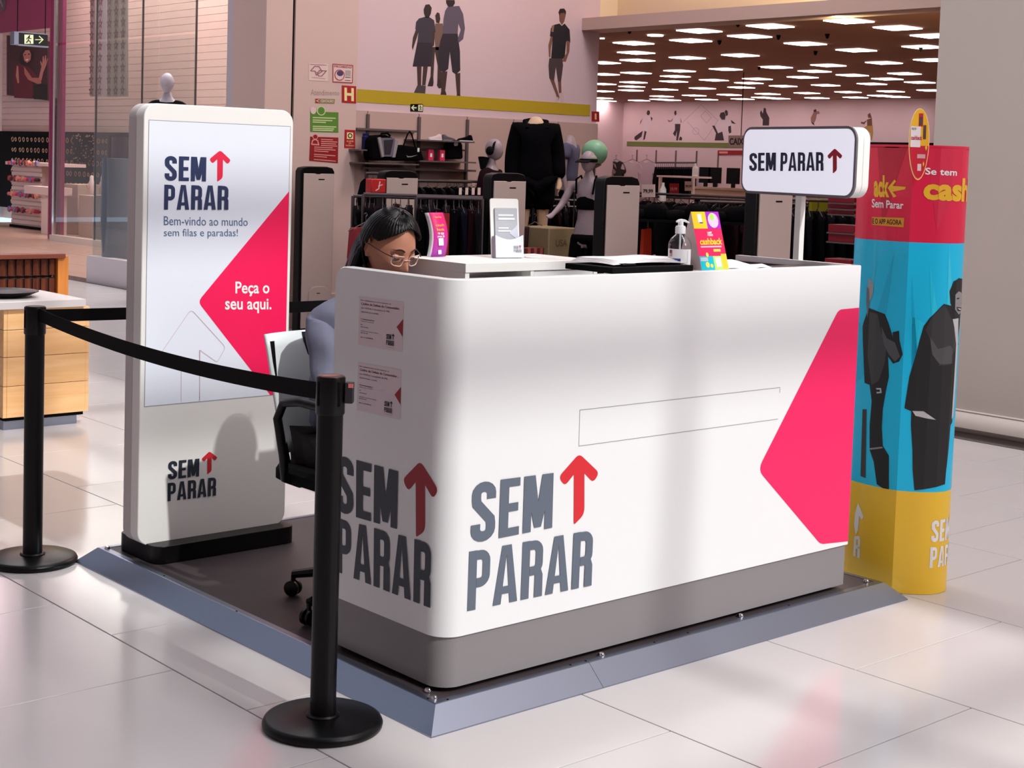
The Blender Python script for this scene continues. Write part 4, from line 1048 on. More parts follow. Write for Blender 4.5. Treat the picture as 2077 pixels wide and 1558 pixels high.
Up = Sd.cross(Fw).normalized()
if Up.z < 0: Sd = -Sd; Up = Sd.cross(Fw).normalized()
def H(s, f, u): return HC+Sd*s+Fw*f+Up*u
def gs(x, c, w): return math.exp(-((x-c)/w)**2)
def head_surface(theta, phi):
    "theta from top, phi 0 = face forward"
    st, ct_ = sin(theta), cos(theta)
    dx, dy, dz = st*sin(phi), st*cos(phi), ct_
    s = .076*dx; f = .096*dy; u = .112*dz
    if dz < 0:
        k = -dz; s *= 1-.30*k**1.5; 
        if dy > 0: f = f*(1-.02*k)+.004*k
        else: f *= 1-.28*k
        f += .018*k*k
    if dz > 0 and dy > 0: f += -.006*dz
    if dy > .2:
        w = (dy-.2)/.8
        front = min(1, w*2)
        # nose
        f += front*(.026*gs(s, 0, .0105)*(gs(u, -.030, .016)*1.0+.55*gs(u, -.010, .018)))
        f += front*.006*(gs(s, .012, .007)+gs(s, -.012, .007))*gs(u, -.036, .009)
        # sockets, brows, cheeks
        f -= front*.011*(gs(s, .031, .015)+gs(s, -.031, .015))*gs(u, .008, .011)
        f += front*.005*(gs(s, .030, .02)+gs(s, -.030, .02))*gs(u, .028, .009)
        f += front*.005*(gs(s, .040, .018)+gs(s, -.040, .018))*gs(u, -.022, .018)
        # mouth and chin
        f += front*.007*gs(s, 0, .024)*gs(u, -.058, .010)
        f -= front*.003*gs(s, 0, .03)*gs(u, -.0585, .0022)
        f -= front*.005*gs(s, 0, .02)*gs(u, -.074, .006)
        f += front*.009*gs(s, 0, .020)*gs(u, -.092, .013)
    return s, f, u
def head_mesh(nth=84, nph=112):
    mb = MB(); vs = [H(*head_surface(.0001, 0))]
    for i in range(1, nth):
        for j in range(nph): vs.append(H(*head_surface(pi*i/nth, 2*pi*j/nph)))
    vs.append(H(*head_surface(pi-.0001, 0))); fs = []
    for j in range(nph): fs.append((0, 1+j, 1+(j+1) % nph)); fs.append((len(vs)-1, 1+(nth-2)*nph+(j+1) % nph, 1+(nth-2)*nph+j))
    for i in range(nth-2):
        for j in range(nph): a = 1+i*nph; fs.append((a+j, a+nph+j, a+nph+(j+1) % nph, a+(j+1) % nph))
    return mb.add(vs, fs)
def shift(J):
    W_ = {'pelvis': .14, 'hem': .13, 'waist': .14, 'belly': .10, 'chest': .06, 'upper': .04, 'col': .02, 'sh': .04, 'el': .03, 'cuff': .0, 'hip': .14, 'kn': .14, 'an': .10, 'toe': .10}
    for n in J:
        for k_, w_ in W_.items():
            if n == k_ or (n[:-1] == k_ and n[-1] in 'rl'): J[n] = (J[n][0]-Vector((0, w_, 0)), J[n][1])
neck0 = H(0, -.030, -.075); chest = Vector((2.965, 4.13, 1.02)); pelvis = Vector((2.95, 4.22, .60))
V = Vector
def hand_joints(J, E, side, wrist, d, n, grip=.5):
    "palm and five fingers growing from the wrist; d fingers' direction, n palm normal"
    d = d.normalized(); n = n.normalized(); w = d.cross(n).normalized()*side
    p = side
    J[f'palm{p}'] = (wrist+d*.045, (.030, .013)); E.append((f'wr{p}', f'palm{p}'))
    for k, (o, l) in enumerate(((.030, .068), (.010, .078), (-.010, .072), (-.029, .056))):
        b = wrist+d*.082+w*o
        J[f'k{p}{k}'] = (b, .0095); E.append((f'palm{p}', f'k{p}{k}'))
        J[f'm{p}{k}'] = (b+d*l*.5-n*l*.12*grip*2, .008); E.append((f'k{p}{k}', f'm{p}{k}'))
        J[f't{p}{k}'] = (b+d*l*.85-n*l*.42*grip*2, .0068); E.append((f'm{p}{k}', f't{p}{k}'))
    J[f'th0{p}'] = (wrist+d*.035+w*.034-n*.006, .0105); E.append((f'palm{p}', f'th0{p}'))
    J[f'th1{p}'] = (wrist+d*.062+w*.056-n*.014, .009); E.append((f'th0{p}', f'th1{p}'))
    J[f'th2{p}'] = (wrist+d*.090+w*.060-n*.024, .0078); E.append((f'th1{p}', f'th2{p}'))
J = {'pelvis': (pelvis, (.135, .11)), 'belly': (V((2.955, 4.20, .73)), (.12, .095)), 'chest': (chest-V((0, 0, .14)), (.13, .10)), 'upper': (V((2.965, 4.11, 1.005)), (.075, .055)),
     'neck': (H(0, -.045, -.125), .046), 'neck2': (neck0, .048)}
E_ = [('pelvis', 'belly'), ('belly', 'chest'), ('chest', 'upper'), ('upper', 'neck'), ('neck', 'neck2')]
for sd_, k in ((-1, 'r'), (1, 'l')):
    sx_ = 2.965+sd_*.165
    J['sh'+k] = (V((sx_-sd_*.032, 4.10, .975)), .036); E_.append(('upper', 'sh'+k))
    J['el'+k] = (V((sx_+sd_*.025, 3.98, .79)), .038); E_.append(('sh'+k, 'el'+k))
    wr = V((2.965+sd_*.10, 3.74, .865)); J[f'wr{sd_}'] = (wr, (.026, .02)); E_.append(('el'+k, f'wr{sd_}'))
    hand_joints(J, E_, sd_, wr, V((-.1*sd_, -1, -.03)), V((0, .05, 1)), .35)
    hx = 2.95+sd_*.09
    J['hip'+k] = (V((hx, 4.18, .56)), .085); E_.append(('pelvis', 'hip'+k))
    J['kn'+k] = (V((hx+sd_*.02, 3.80, .56)), .058); E_.append(('hip'+k, 'kn'+k))
    J['an'+k] = (V((hx+sd_*.02, 3.86, .16)), .036); E_.append(('kn'+k, 'an'+k))
    J['toe'+k] = (V((hx+sd_*.03, 3.72, .095)), .030); E_.append(('an'+k, 'toe'+k))
shift(J); body = skin_mesh(J, E_, sub=1, root='pelvis')
hd = head_mesh(); body.add(hd.v, hd.f)
# ears (both) as part of the same surface
for sgn in (-1, 1):
    mb = MB(); n = 14; rings = []
    for i in range(n+1):
        a = radians(-60+300*i/n); r = .021+.007*cos(a-pi/3)
        mb_c = H(sgn*(.0785+.010*(.5+.5*cos(a))), -.008-.6*r*sin(a)*.9-.004, .000+r*1.35*cos(a)-.004); rings.append(mb_c)
    body.tube(rings, .0052, 8)
    body.sphere(H(sgn*.074, -.010, -.006), .017, 12, 8, (.5, 1, 1.2)); body.sphere(H(sgn*.0785, -.004, -.034), .0085, 10, 8)
body = remesh(body, .0042)
woman = body.build('person', M_SKIN, None, smooth=180)
tag(woman, 'woman with long black hair and clear glasses seated behind the counter looking down', 'person')
# eyes looking down: eyeballs, lids, lashes; brows; lips
for sgn in (-1, 1):
    ex = sgn*.031
    MB().sphere(H(ex, .0775, .006), .0118, 16, 12).build('eye', mat('eyeball', (225, 220, 216), .15), woman)
    MB().sphere(H(ex, .0782, .001), .0122, 14, 10, (.6, .6, .6)).build('iris', mat('iris_brown', (34, 20, 16), .15), woman)
    lid = MB(); rows = []
    for i in range(7):
        a = radians(-8+14*i)   # lid down over the eye
        rows.append([H(ex+.0135*sin(radians(-62+124*j/10)), .0775+.0135*cos(a)*cos(radians(-62+124*j/10)), .005+.0132*sin(a)*(.75+.25*cos(radians(-62+124*j/10)))) for j in range(11)])
    lid.add([p for r in rows for p in r], [(i*11+j, i*11+j+1, (i+1)*11+j+1, (i+1)*11+j) for i in range(6) for j in range(10)])
    lid.build('eyelid', M_SKIN, woman, smooth=180, solid=.001)
    MB().tube([H(ex+.0138*sin(radians(-62+124*j/10)), .0785+.0145*cos(radians(-62+124*j/10)), .0025-.001*cos(radians(-62+124*j/10))) for j in range(11)], .0011, 6).build('lashes', M_BROW, woman)
    br = [H(sgn*(.014+.036*t), .0965-.020*t*t-.002, .030+.008*sin(pi*min(1, t*1.2))*.9) for t in (0, .2, .4, .6, .8, 1)]
    MB().tube(br, [.0024, .0032, .0032, .0028, .002, .0008], 8, flat=(1.0, .8)).build('eyebrow', M_BROW, woman)
def lip(u0, th, name):
    pts = [H(-.022+.044*t, .0985-.010*(2*t-1)**2+.004, u0-(.0015*(1-abs(2*t-1)) if th > 0 else -.001)) for t in (i/8 for i in range(9))]
    MB().tube(pts, [.0008, .0022, .0032, .0036, .0034, .0036, .0032, .0022, .0008], 8).build(name, M_LIP, woman)
lip(-.0545, 1, 'upper_lip'); lip(-.0615, -1, 'lower_lip')
# hair: cap, parted in the middle, falling behind the ears to the back
def hair_cap():
    mb = MB(); nth, nph = 90, 240; vs = []; fs = []
    idx = {}
    for i in range(nth+1):
        for j in range(nph):
            th = .001+pi*.80*i/nth; ph = 2*pi*j/nph
            s, f, u = head_surface(th, ph); dx, dy = sin(th)*sin(ph), sin(th)*cos(ph)
            part = 1-.35*gs(s, 0, .010)*(1 if f > -.03 else 0)
            lift = .017*part+.0006*sin(ph*46+th*7)+.0005*sin(ph*97-th*11)
            n = Vector((dx/.076, dy/.096, cos(th)/.112)).normalized()
            vs.append(H(s+n.x*lift*1.15, f+n.y*lift, u+n.z*lift))
    def covered(th, ph):
        a = abs((ph+pi) % (2*pi)-pi)      # angle from the face
        lim = .66+.58*(a/1.2)**1.5 if a < 1.2 else (1.25 if a < 1.62 else (1.5 if a < 1.75 else 3))
        return th < lim
    for i in range(nth):
        for j in range(nph):
            th = pi*.80*(i+.5)/nth; ph = 2*pi*(j+.5)/nph
            if covered(th, ph): fs.append((i*nph+j, (i+1)*nph+j, (i+1)*nph+(j+1) % nph, i*nph+(j+1) % nph))
    mb.add(vs, fs); return mb
hair = hair_cap().build('hair', M_HAIR, woman, smooth=60, solid=.004)
rnd = random.Random(3)
locks = MB()
for k in range(120):
    a = radians(-80+160*k/119)  # round the back of the head
    s0 = .088*sin(a); f0 = -.100*cos(a)-.006
    st = H(s0, f0, .035-.04*abs(sin(a))); mid = H(s0*1.12, f0*1.12-.008, -.055)
    j = rnd.uniform(-.006, .006)
    low = V((mid.x*.8+(2.965+s0*1.1)*.2+j-.012, max(mid.y, 4.05)+.035+.03*cos(a), mid.z-.10)); end = V((low.x+j*2, low.y+.03+.01*cos(a), .93+rnd.uniform(-.05, .04)))
    pts = []
    for t in (0, .15, .3, .45, .6, .75, .9, 1):
        b = [(1-t)**3, 3*t*(1-t)**2, 3*t*t*(1-t), t**3]; p = st*b[0]+mid*b[1]+low*b[2]+end*b[3]
        pts.append(p+V((.0015*sin(t*9+k), .0015*cos(t*7+k*2), 0)))
    locks.tube(pts, [.004, .0075, .0085, .0085, .008, .007, .005, .001], 6)
locks.build('hair_lock', M_HAIR, woman, kind='stuff')
strands = MB()
for k in range(70):
    sgn = -1 if k % 2 else 1; t0 = rnd.uniform(0, 1); base = rnd.uniform(.0, .085)
    pts = []
    for i in range(8):
        t = i/7; th = .10+base*2+t*.95; ph = sgn*(.5+t0*1.6+t*.7)
        s, f, u = head_surface(th, ph); n = Vector((s/.076**1.5, f/.096**1.5, u/.112**1.5)).normalized(); l = .0195
        pts.append(H(s+n.x*l, f+n.y*l, u+n.z*l))
    strands.tube(pts, .0009, 4)
strands.build('hair_strand', mat('hair_sheen', (26, 22, 26), .35), woman, kind='stuff')
# a few fly-away hairs at the back
fly = MB()
for k in range(16):
    a = H(-.06-.02*rnd.random(), -.10-.02*rnd.random(), -.02+.05*rnd.random()); m_ = a+V((-.035-.02*rnd.random(), .03, -.05)); e = a+V((-.02-.045*rnd.random(), .03, -.13-.06*rnd.random()))
    fly.tube([a, a.lerp(m_, .6), m_, m_.lerp(e, .5)+V((-.008, 0, 0)), e], .0006, 4)
fly.build('hair_strand', mat('flyaway', (70, 48, 48), .4), woman, kind='stuff')
# glasses with clear frames
gl = thing('glasses', 'clear-framed glasses', None, (0, 0, 0)); gl.parent = woman; del_ = gl
M_CLF = mat('clear_frame', (240, 214, 206), .08, spec=.9, trans=.35, ior=1.4)
for sgn in (-1, 1):
    pts = [H(sgn*.033+x*1.0, .104-.006*abs(x/.024)**2-(.010 if x*sgn > .0 else 0)*abs(x)/.026, .000+z) for x, z in roundpoly([(-.023, .017), (.024, .019), (.021, -.016), (-.018, -.018)] if sgn > 0 else [(-.024, .019), (.023, .017), (.018, -.018), (-.021, -.016)], .011, 5)]
    MB().tube(pts+[pts[0]], .0019, 8).build('rim', M_CLF, gl)
    MB().poly([p for p in pts]).build('lens', glass_mat('lens', (.97, .96, .95), refl=1.5), gl, smooth=0)
    MB().tube([H(sgn*.058, .096, .014), H(sgn*.072, .07, .012), H(sgn*.083, .02, .008), H(sgn*.084, -.01, .004)], [.0022, .0014, .0012, .0012], 8).build('temple', mat('temple_metal', (60, 40, 36), .3, metal=.6), gl)
MB().tube([H(-.011, .104, .004), H(0, .108, .007), H(.011, .104, .004)], .0016, 8).build('bridge', M_CLF, gl)
# shirt: inflated torso and sleeves with folds
JS = {'hem': (pelvis+V((0, .0, -.02)), (.155, .135)), 'belly': (V((2.955, 4.205, .74)), (.145, .125)), 'chest': (chest-V((0, -.005, .07)), (.150, .125)), 'upper': (V((2.965, 4.12, 1.025)), (.125, .098)), 'col': (V((2.970, 4.075, 1.10)), .072)}
ES = [('hem', 'belly'), ('belly', 'chest'), ('chest', 'upper'), ('upper', 'col')]
for sd_, k in ((-1, 'r'), (1, 'l')):
    sx_ = 2.965+sd_*.165
    JS['sh'+k] = (V((sx_-sd_*.018, 4.105, 1.0)), .062); ES.append(('upper', 'sh'+k))
    JS['el'+k] = (V((sx_+sd_*.025, 3.985, .79)), .054); ES.append(('sh'+k, 'el'+k))
    JS['cuff'+k] = (V((2.965+sd_*.13, 3.84, .835)), .046); ES.append(('el'+k, 'cuff'+k))
shift(JS); sh = skin_mesh(JS, ES, sub=2, root='hem')
for i, p in enumerate(sh.v):
    w = .006*sin(p.z*46+p.x*30)+.004*sin(p.z*21-p.y*50+p.x*17)
    c0 = V((2.96, 4.15, p.z)); d = (p-c0); d.z = 0
    if d.length > .01: sh.v[i] = p+d.normalized()*w
sh.build('shirt', M_SHIRT, woman, smooth=180)
JT = {'waist': (pelvis, (.142, .118))}; ET = []
for sd_, k in ((-1, 'r'), (1, 'l')):
    hx = 2.95+sd_*.09
    JT['hip'+k] = (V((hx, 4.17, .56)), .098); ET.append(('waist', 'hip'+k)); JT['kn'+k] = (V((hx+sd_*.02, 3.80, .56)), .072); ET.append(('hip'+k, 'kn'+k))
    JT['an'+k] = (V((hx+sd_*.02, 3.86, .20)), .056); ET.append(('kn'+k, 'an'+k))
shift(JT); skin_mesh(JT, ET, sub=1, root='waist').build('trousers', M_TROUS, woman, smooth=180)
for sd_ in (-1, 1):
    hx = 2.95+sd_*.11
    MB().loft([[V((hx+a*.04*w, 3.83-y, z*h+.064)) for a, z in ((-1, 0), (-1, .6), (-.5, 1), (.5, 1), (1, .6), (1, 0))] for y, w, h in ((0, .7, .07), (.03, .95, .10), (.12, 1, .085), (.2, 1.05, .055), (.25, .8, .04), (.265, .4, .02))]).build('shoe', M_SHOE, woman, bevel=.003)

# ================================================================ her chair: white ribbed back in a black frame on castors
ch = thing('office_chair', 'white-backed swivel chair with black arms on castors under the seated woman', 'chair', (2.93, 4.22, PZ))
M_CHW = mat('chair_white', (222, 230, 232), .4); 
def csheet(name, x0, x1, yb, z0, z1, wtop, wbot, m, curve=.05, th=.012, lean=.06, nx=10, nz=8):
    mb = MB(); vs = []
    for i in range(nz+1):
        t = i/nz; w = wbot+(wtop-wbot)*t; zz = z0+(z1-z0)*t
        for j in range(nx+1):
            s = -1+2*j/nx; vs.append(((x0+x1)/2+s*w/2, yb+lean*t-curve*s*s, zz+.0*s))
    mb.add(vs, [(i*(nx+1)+j, i*(nx+1)+j+1, (i+1)*(nx+1)+j+1, (i+1)*(nx+1)+j) for i in range(nz) for j in range(nx)])
    return mb.build(name, m, ch, solid=th)
csheet('backrest', 2.75, 3.11, 4.42, .56, .955, .44, .36, M_CHW, lean=.07)
fr = []
for s in (-1, 1):
    MB().tube([(2.93+s*.165, 4.36, .50), (2.93+s*.172, 4.395, .62), (2.93+s*.19, 4.42, .78), (2.93+s*.195, 4.44, .93)], .011, 10).build('back_upright', M_BLACK, ch)
    MB().tube([(2.93+s*.16, 4.30, .47), (2.93+s*.235, 4.28, .50), (2.93+s*.262, 4.25, .58), (2.93+s*.268, 4.28, .70), (2.93+s*.266, 4.25, .755), (2.93+s*.262, 4.16, .77), (2.93+s*.25, 4.00, .765)], .015, 12).build('armrest', M_BLACK, ch)
MB().loft([[V((2.93+x, y, z)) for x, y in rrect(-.22*k, .22*k, 4.0-.0, 4.40, .06)] for z, k in ((.475, .92), (.485, 1), (.515, 1), (.53, .94))]).build('seat', M_BLACKM, ch)
MB().lathe([(.028, .16), (.028, .32), (.02, .322), (.02, .475)], (2.93, 4.15, 0), 20).build('gas_column', M_BLACK, ch)
for k in range(5):
    a = radians(119+72*k); d = V((cos(a), sin(a), 0)); e = V((2.955, 4.15, 0))+d*.285
    MB().tube([V((2.955, 4.15, .175)), V((2.955, 4.15, .165))+d*.15, V((e.x, e.y, .135))], [.024, .02, .014], 8).build('base_leg', M_BLACK, ch)
    cst = MB().tube([V((e.x, e.y, .135)), V((e.x, e.y, .100))], .008, 8)
    cs_ = cst.build('castor', M_BLACK, ch); n = V((-d.y, d.x, 0))
    for s in (-1, 1):
        w = MB().lathe([(.0001, 0), (.022, 0), (.0265, .003), (.0265, .013), (.022, .016), (.0001, .016)], (0, 0, 0), 20, 'Y')
        R = Matrix.Translation(V((e.x, e.y, .0885))+n*(s*.012-(.008))) @ Matrix.Rotation(math.atan2(n.y, n.x)-pi/2, 4, 'Z')
        w.xf(R).build('wheel', M_BLACK, cs_)
# dark jacket hung over the chair back, with a white bag of folded cloth under the arm
jk = MB(); rows = []
for i in range(9):
    t = i/8; zz = .95-.52*t; w = .10+.05*sin(t*3)
    rows.append([V((2.96+w*cos(a)*.75+.01*sin(zz*40+a*3), 4.29+.028*sin(a)+.0*t, zz)) for a in (2*pi*k/14 for k in range(14))])
jo = jk.loft(rows).build('jacket', mat('jacket_cloth', (24, 22, 32), .9, bump=.3, nscale=30), None, smooth=180)
tag(jo, 'dark jacket draped over the back of the white swivel chair', 'jacket')

ch.location.y -= .20
bpy.data.objects['jacket'].location.y -= .0
# ================================================================ wooden litter bin unit and slatted planter bench
lb = thing('litter_bin', 'light wooden litter bin with a steel top and black round opening at the left edge', 'bin', (3.4, 8.1, 0))
bx0, bx1, by0, by1 = 3.365, 3.835, 7.85, 8.42
zz = [.07, .245, .405, .555, .668]
for i in range(4):
    bx('plank', M_WOODL, lb, bx0+.006, bx1-.006, by0, by0+.02, zz[i]+.0015, zz[i+1]-.0015)
    MB().box(bx0-.015, bx0+.005, by0+.001, by1, zz[i]+.0015, zz[i+1]-.0015).build('plank', M_WOODL, lb)
    MB().box(bx1-.005, bx1+.015, by0+.001, by1, zz[i]+.0015, zz[i+1]-.0015).build('plank', M_WOODL, lb)
bx('carcass', M_BLACKM, lb, bx0+.006, bx1-.006, by0+.021, by1-.01, .05, .668)
bx('base_rail', M_ALU, lb, bx0+.0, bx1-.04, by0+.03, by1-.03, 0, .05)
M_STEELTOP = mat('pale_steel', (205, 200, 200), .4, metal=.2)
bx('top_plate', M_STEELTOP, lb, 3.20, 3.815, by0-.03, by1, .67, .712, bevel=.002)
MB().lathe([(.085, .0), (.15, .012), (.185, .028), (.192, .030), (.192, .034), (.185, .034), (.14, .018), (.08, .004)], (3.46, 8.12, .712), 48).build('rim', M_BLACK, lb)
pb = thing('slatted_planter', 'wooden planter bench with dark slats and an orange end post behind the litter bin', 'planter', (4.0, 9.3, 0))
xe = 4.40
M_WD = M_WOODD
bx('end_post', M_WOODO, pb, xe-.075, xe, 9.28, 9.36, .0, .845, bevel=.003)
for r_, (z0, z1) in enumerate(((.03, .30), (.315, .565), (.58, .705), (.715, .83))):
    bx('rail', mat('rail_wood', (60, 28, 22), .5), pb, 2.9, xe-.078, 9.33, 9.36, z0, z1)
    for i in range(26):
        x = xe-.10-i*.056
        if x < 2.95: break
        sl = MB().prism([(-.019, 0), (.0, -.02), (.019, 0), (.019, .012), (-.019, .012)], (x, 9.315, z0+.006), (1, 0, 0), (0, 1, 0), (0, 0, 1), z1-z0-.012)
        sl.build('slat', M_WD, pb)
bx('backing', mat('rail_wood', (0, 0, 0)), pb, 2.9, xe-.08, 9.362, 9.375, .0, .83)
bx('top_board', wood('top_wood', (112, 54, 40), (140, 70, 48), 4, 0), pb, 2.9, xe-.03, 9.26, 9.40, .832, .862, bevel=.003)
# hanging emergency exit sign over the corridor
M_SIGNBK = mat('sign_black', (12, 14, 12), .4); M_GLOWTXT = mat('photolum', (226, 232, 190), .5)
ex = thing('exit_sign', 'hanging black exit sign with running man and right arrow', 'sign', (4.0, 9.0, 2.2))
PE = Plane(1, 9.0)
e = PE.quad((37, 66), (97, 67), (97, 94), (37, 92)); 
bx('board', M_SIGNBK, ex, e[0][0], e[1][0], 9.0, 9.03, e[2][1], e[0][1], bevel=.001)
bx('frame', M_ALU, ex, e[0][0]-.03, e[0][0]-.001, 8.99, 9.05, e[2][1]-.004, e[0][1]+.004)
bx('frame', M_ALU, ex, e[0][0], e[1][0]+.004, 8.995, 9.035, e[2][1]-.008, e[2][1])
bx('frame', M_ALU, ex, e[0][0], e[1][0]+.004, 8.995, 9.035, e[0][1], e[0][1]+.006)
for t in (.0, .94):
    bx('wire', M_BLACKM, ex, e[0][0]+(e[1][0]-e[0][0])*t-.002, e[0][0]+(e[1][0]-e[0][0])*t+.002, 9.01, 9.014, e[0][1], 6.2)
def runner(q, plane, parent, m, inv, flip=False):
    f = (lambda x: 1-x) if flip else (lambda x: x)
    decal('pictogram', [[qmap(q, f(x), y) for x, y in pl] for pl in ([(.02, .05), (.98, .05), (.98, .95), (.02, .95)],)], plane, m, parent, .001)
    man = stroke([(.42, .62), (.55, .80)], .16)+stroke([(.50, .62), (.42, .38), (.62, .30), (.66, .08)], .10)+stroke([(.42, .38), (.30, .22), (.18, .2)], .10)+stroke([(.50, .66), (.66, .56), (.76, .60)], .08)+stroke([(.46, .68), (.30, .60), (.26, .46)], .08)
    man += [[(.56+.07*cos(a), .84+.07*sin(a)) for a in (i*pi/4 for i in range(8))]]
    decal('pictogram', [[qmap(q, f(x), y) for x, y in pl] for pl in man], plane, inv, parent, .0016)
runner(PE.quad((49, 69), (68, 69.5), (68, 90), (49, 90)), PE, ex, M_GLOWTXT, M_SIGNBK)
decal('arrow', [[PE.px(*p) for p in pl] for pl in stroke([(71, 80.5), (86, 80.5)], 1.6)+stroke([(79, 73), (87, 80.5), (79, 88)], 1.8)], PE, M_GLOWTXT, ex, .001)

# ================================================================ theft gates at the store entrance
GY = [11.044, 9.84, 8.506, 7.316, 5.982]; GTOP = [337, 345, 350, 357, 400]
GLAB = ['leftmost theft gate in front of the sticker pillar', 'theft gate behind the seated woman', 'theft gate behind the brochure holder', 'theft gate between the capped mannequin and the sanitizer bottle', 'theft gate just left of the lightbox sign pole']
def gate(y, zt, label):
    g = thing('theft_gate', label, 'gate', (7.58, y, 0), 'theft gates at the store entrance'); x0, x1 = 7.40, 7.76; w = x1-x0
    prof = [(0, 0), (w, 0), (w, zt-.045), (w-.02, zt-.012), (w*.78, zt), (w*.22, zt), (.02, zt-.012), (0, zt-.045)]
    MB().prism(prof, (x0, y+.014, 0), (1, 0, 0), (0, 0, 1), (0, 1, 0), .088).build('frame', M_BLACK, g, bevel=.006)
    MB().prism([(.028, .03), (w-.012, .03), (w-.012, zt-.062), (w*.6, zt-.062), (w*.55, zt-.068), (w*.45, zt-.068), (w*.4, zt-.062), (.028, zt-.062)], (x0, y+.013, 0), (1, 0, 0), (0, 0, 1), (0, -1, 0), .013).build('panel', M_BEIGE, g, bevel=.003)
    MB().prism([(w*.5, zt-.118), (w*.68, zt-.118), (w*.68, zt-.108), (w*.5, zt-.108)], (x0, y-.0005, 0), (1, 0, 0), (0, 0, 1), (0, -1, 0), .0006).build('slot', M_BLACKM, g)
    MB().prism(roundpoly([(.10, .03), (w-.05, .03), (w-.05, .40), (.10, .40)], [0, 0, .08, .08]), (x0, y, 0), (1, 0, 0), (0, 0, 1), (0, -1, 0), .012).build('access_cover', M_BEIGE, g, bevel=.003)
    MB().prism([(w*.5, .335), (w*.6, .335), (w*.6, .342), (w*.5, .342)], (x0, y-.0125, 0), (1, 0, 0), (0, 0, 1), (0, -1, 0), .0006).build('slot', M_BLACKM, g)
for i, y in enumerate(GY):
    zt = P((612, 780, 998, 1228, 1560)[i], GTOP[i] if i < 4 else 385, 0, 7.4).z if i < 4 else 1.47
    gate(y, zt, GLAB[i])

# ================================================================ stickers on the pillar
PP = Plane(1, 11.35)
def sign_board(name, q, m, label, cat='sign', th=.003, group=None):
    o = thing(name, label, cat, PP.to3(qmap(q, .5, 0)), group)
    MB().prism([Vector(c) for c in q], (0, 11.3495, 0), (1, 0, 0), (0, 0, 1), (0, -1, 0), th).build('plate', m, o); return o
S3 = Plane(1, 11.346)
M_SR = mat('sign_red_paint', (176, 26, 34), .5); M_SG = mat('sign_green_paint', (92, 138, 52), .5); M_SW = mat('sign_white', (226, 200, 194), .5); M_CREAM = mat('sign_cream', (240, 224, 160), .5)
q = PP.quad((693, 173), (722, 175), (722, 210), (693, 208)); o = sign_board('hydrant_sign', q, M_SR, 'red square sign with a cream letter H on the pillar')
decal('print', [[qmap(q, *p) for p in pl] for pl in ([(.17, .12), (.35, .12), (.35, .88), (.17, .88)], [(.65, .12), (.83, .12), (.83, .88), (.65, .88)], [(.35, .42), (.65, .42), (.65, .58), (.35, .58)])], S3, M_CREAM, o)
q = PP.quad((629, 226), (686, 228), (686, 269), (629, 267)); o = sign_board('info_sign', q, M_SG, 'green notice with round badge on the pillar')
def lines(q, rows, m, o, plane=S3, th=.035, off=.0012):
    decal('print_lines', [[qmap(q, x0, y-th), qmap(q, x1, y-th), qmap(q, x1, y+th), qmap(q, x0, y+th)] for x0, x1, y in rows], plane, m, o, off)
M_LG = mat('light_green_print', (196, 214, 150), .5); M_LR = mat('light_red_print', (228, 150, 140), .5)
lines(q, [(.08, .9, .70), (.08, .78, .58), (.08, .55, .48), (.08, .92, .27), (.08, .84, .17), (.08, .8, .08)], M_LG, o, th=.03)
def circ(q, cx, cy, rx, ry, n=16): return [qmap(q, cx+rx*cos(2*pi*i/n), cy+ry*sin(2*pi*i/n)) for i in range(n)]
decal('badge', [circ(q, .38, 1.05, .16, .24)], S3, M_LG, o, .002); decal('badge', [circ(q, .38, 1.05, .12, .19)], S3, M_SG, o, .0026); decal('badge', [circ(q, .1, 1.05, .1, .18)], S3, M_SW, o, .0018)
q = PP.quad((629, 277), (686, 279), (685, 331), (627, 326)); o = sign_board('info_sign', q, mat('dark_red_paint', (150, 26, 34), .5), 'dark red notice with person icon on the pillar, right above the gate')
lines(q, [(.38, .8, .9), (.38, .96, .82), (.38, .92, .74), (.38, .96, .66), (.15, .8, .58), (.15, .9, .5), (.15, .65, .42), (.15, .9, .28), (.15, .6, .2), (.15, .92, .07)], M_LR, o, th=.018)
decal('icon', stroke([qmap(q, .05, .68), qmap(q, .08, .84), qmap(q, .16, .9), qmap(q, .26, .84), qmap(q, .3, .68), qmap(q, .05, .68)], .012), S3, M_LR, o, .0016); decal('icon', [circ(q, .17, 1.0, .1, .11)], S3, M_LR, o, .0012); decal('icon', [circ(q, .17, 1.0, .075, .085)], S3, mat('dark_red_paint', (0, 0, 0)), o, .0016)
q = PP.quad((699, 263), (720, 264), (720, 301), (698, 300)); o = sign_board('fire_alarm_sign', q, M_SR, 'small red fire alarm sign with a ring symbol on the pillar')
decal('print', [subq(q, .2, .8, .5, .86)], S3, M_CREAM, o); decal('ring', [circ(q, .5, .68, .22, .14)], S3, M_INK, o, .0016); decal('ring', [circ(q, .5, .68, .13, .085)], S3, M_CREAM, o, .002)
text('print', 'ALARME', subq(q, .18, .82, .34, .42), S3, M_CREAM, o); text('print', 'DE', subq(q, .4, .6, .24, .30), S3, M_CREAM, o); text('print', 'INCÊNDIO', subq(q, .12, .88, .10, .2), S3, M_CREAM, o)
q = PP.quad((626, 128), (665, 130), (665, 165), (626, 163)); o = sign_board('state_sign', q, M_SW, 'white sign with two interlocked parallelogram outlines on the pillar')
decal('print', [[qmap(q, *p) for p in pl] for pl in stroke([(.08, .55), (.3, .83), (.52, .83), (.68, .55), (.38, .32), (.32, .55), (.08, .55)], .05)+stroke([(.4, .5), (.5, .28), (.66, .28), (.9, .6), (.55, .6), (.45, .45)], .05)+stroke([(.05, .93), (.92, .93)], .03)+stroke([(.14, .18), (.84, .14)], .02)], S3, mat('sign_grey_ink', (150, 96, 104), .5), o)
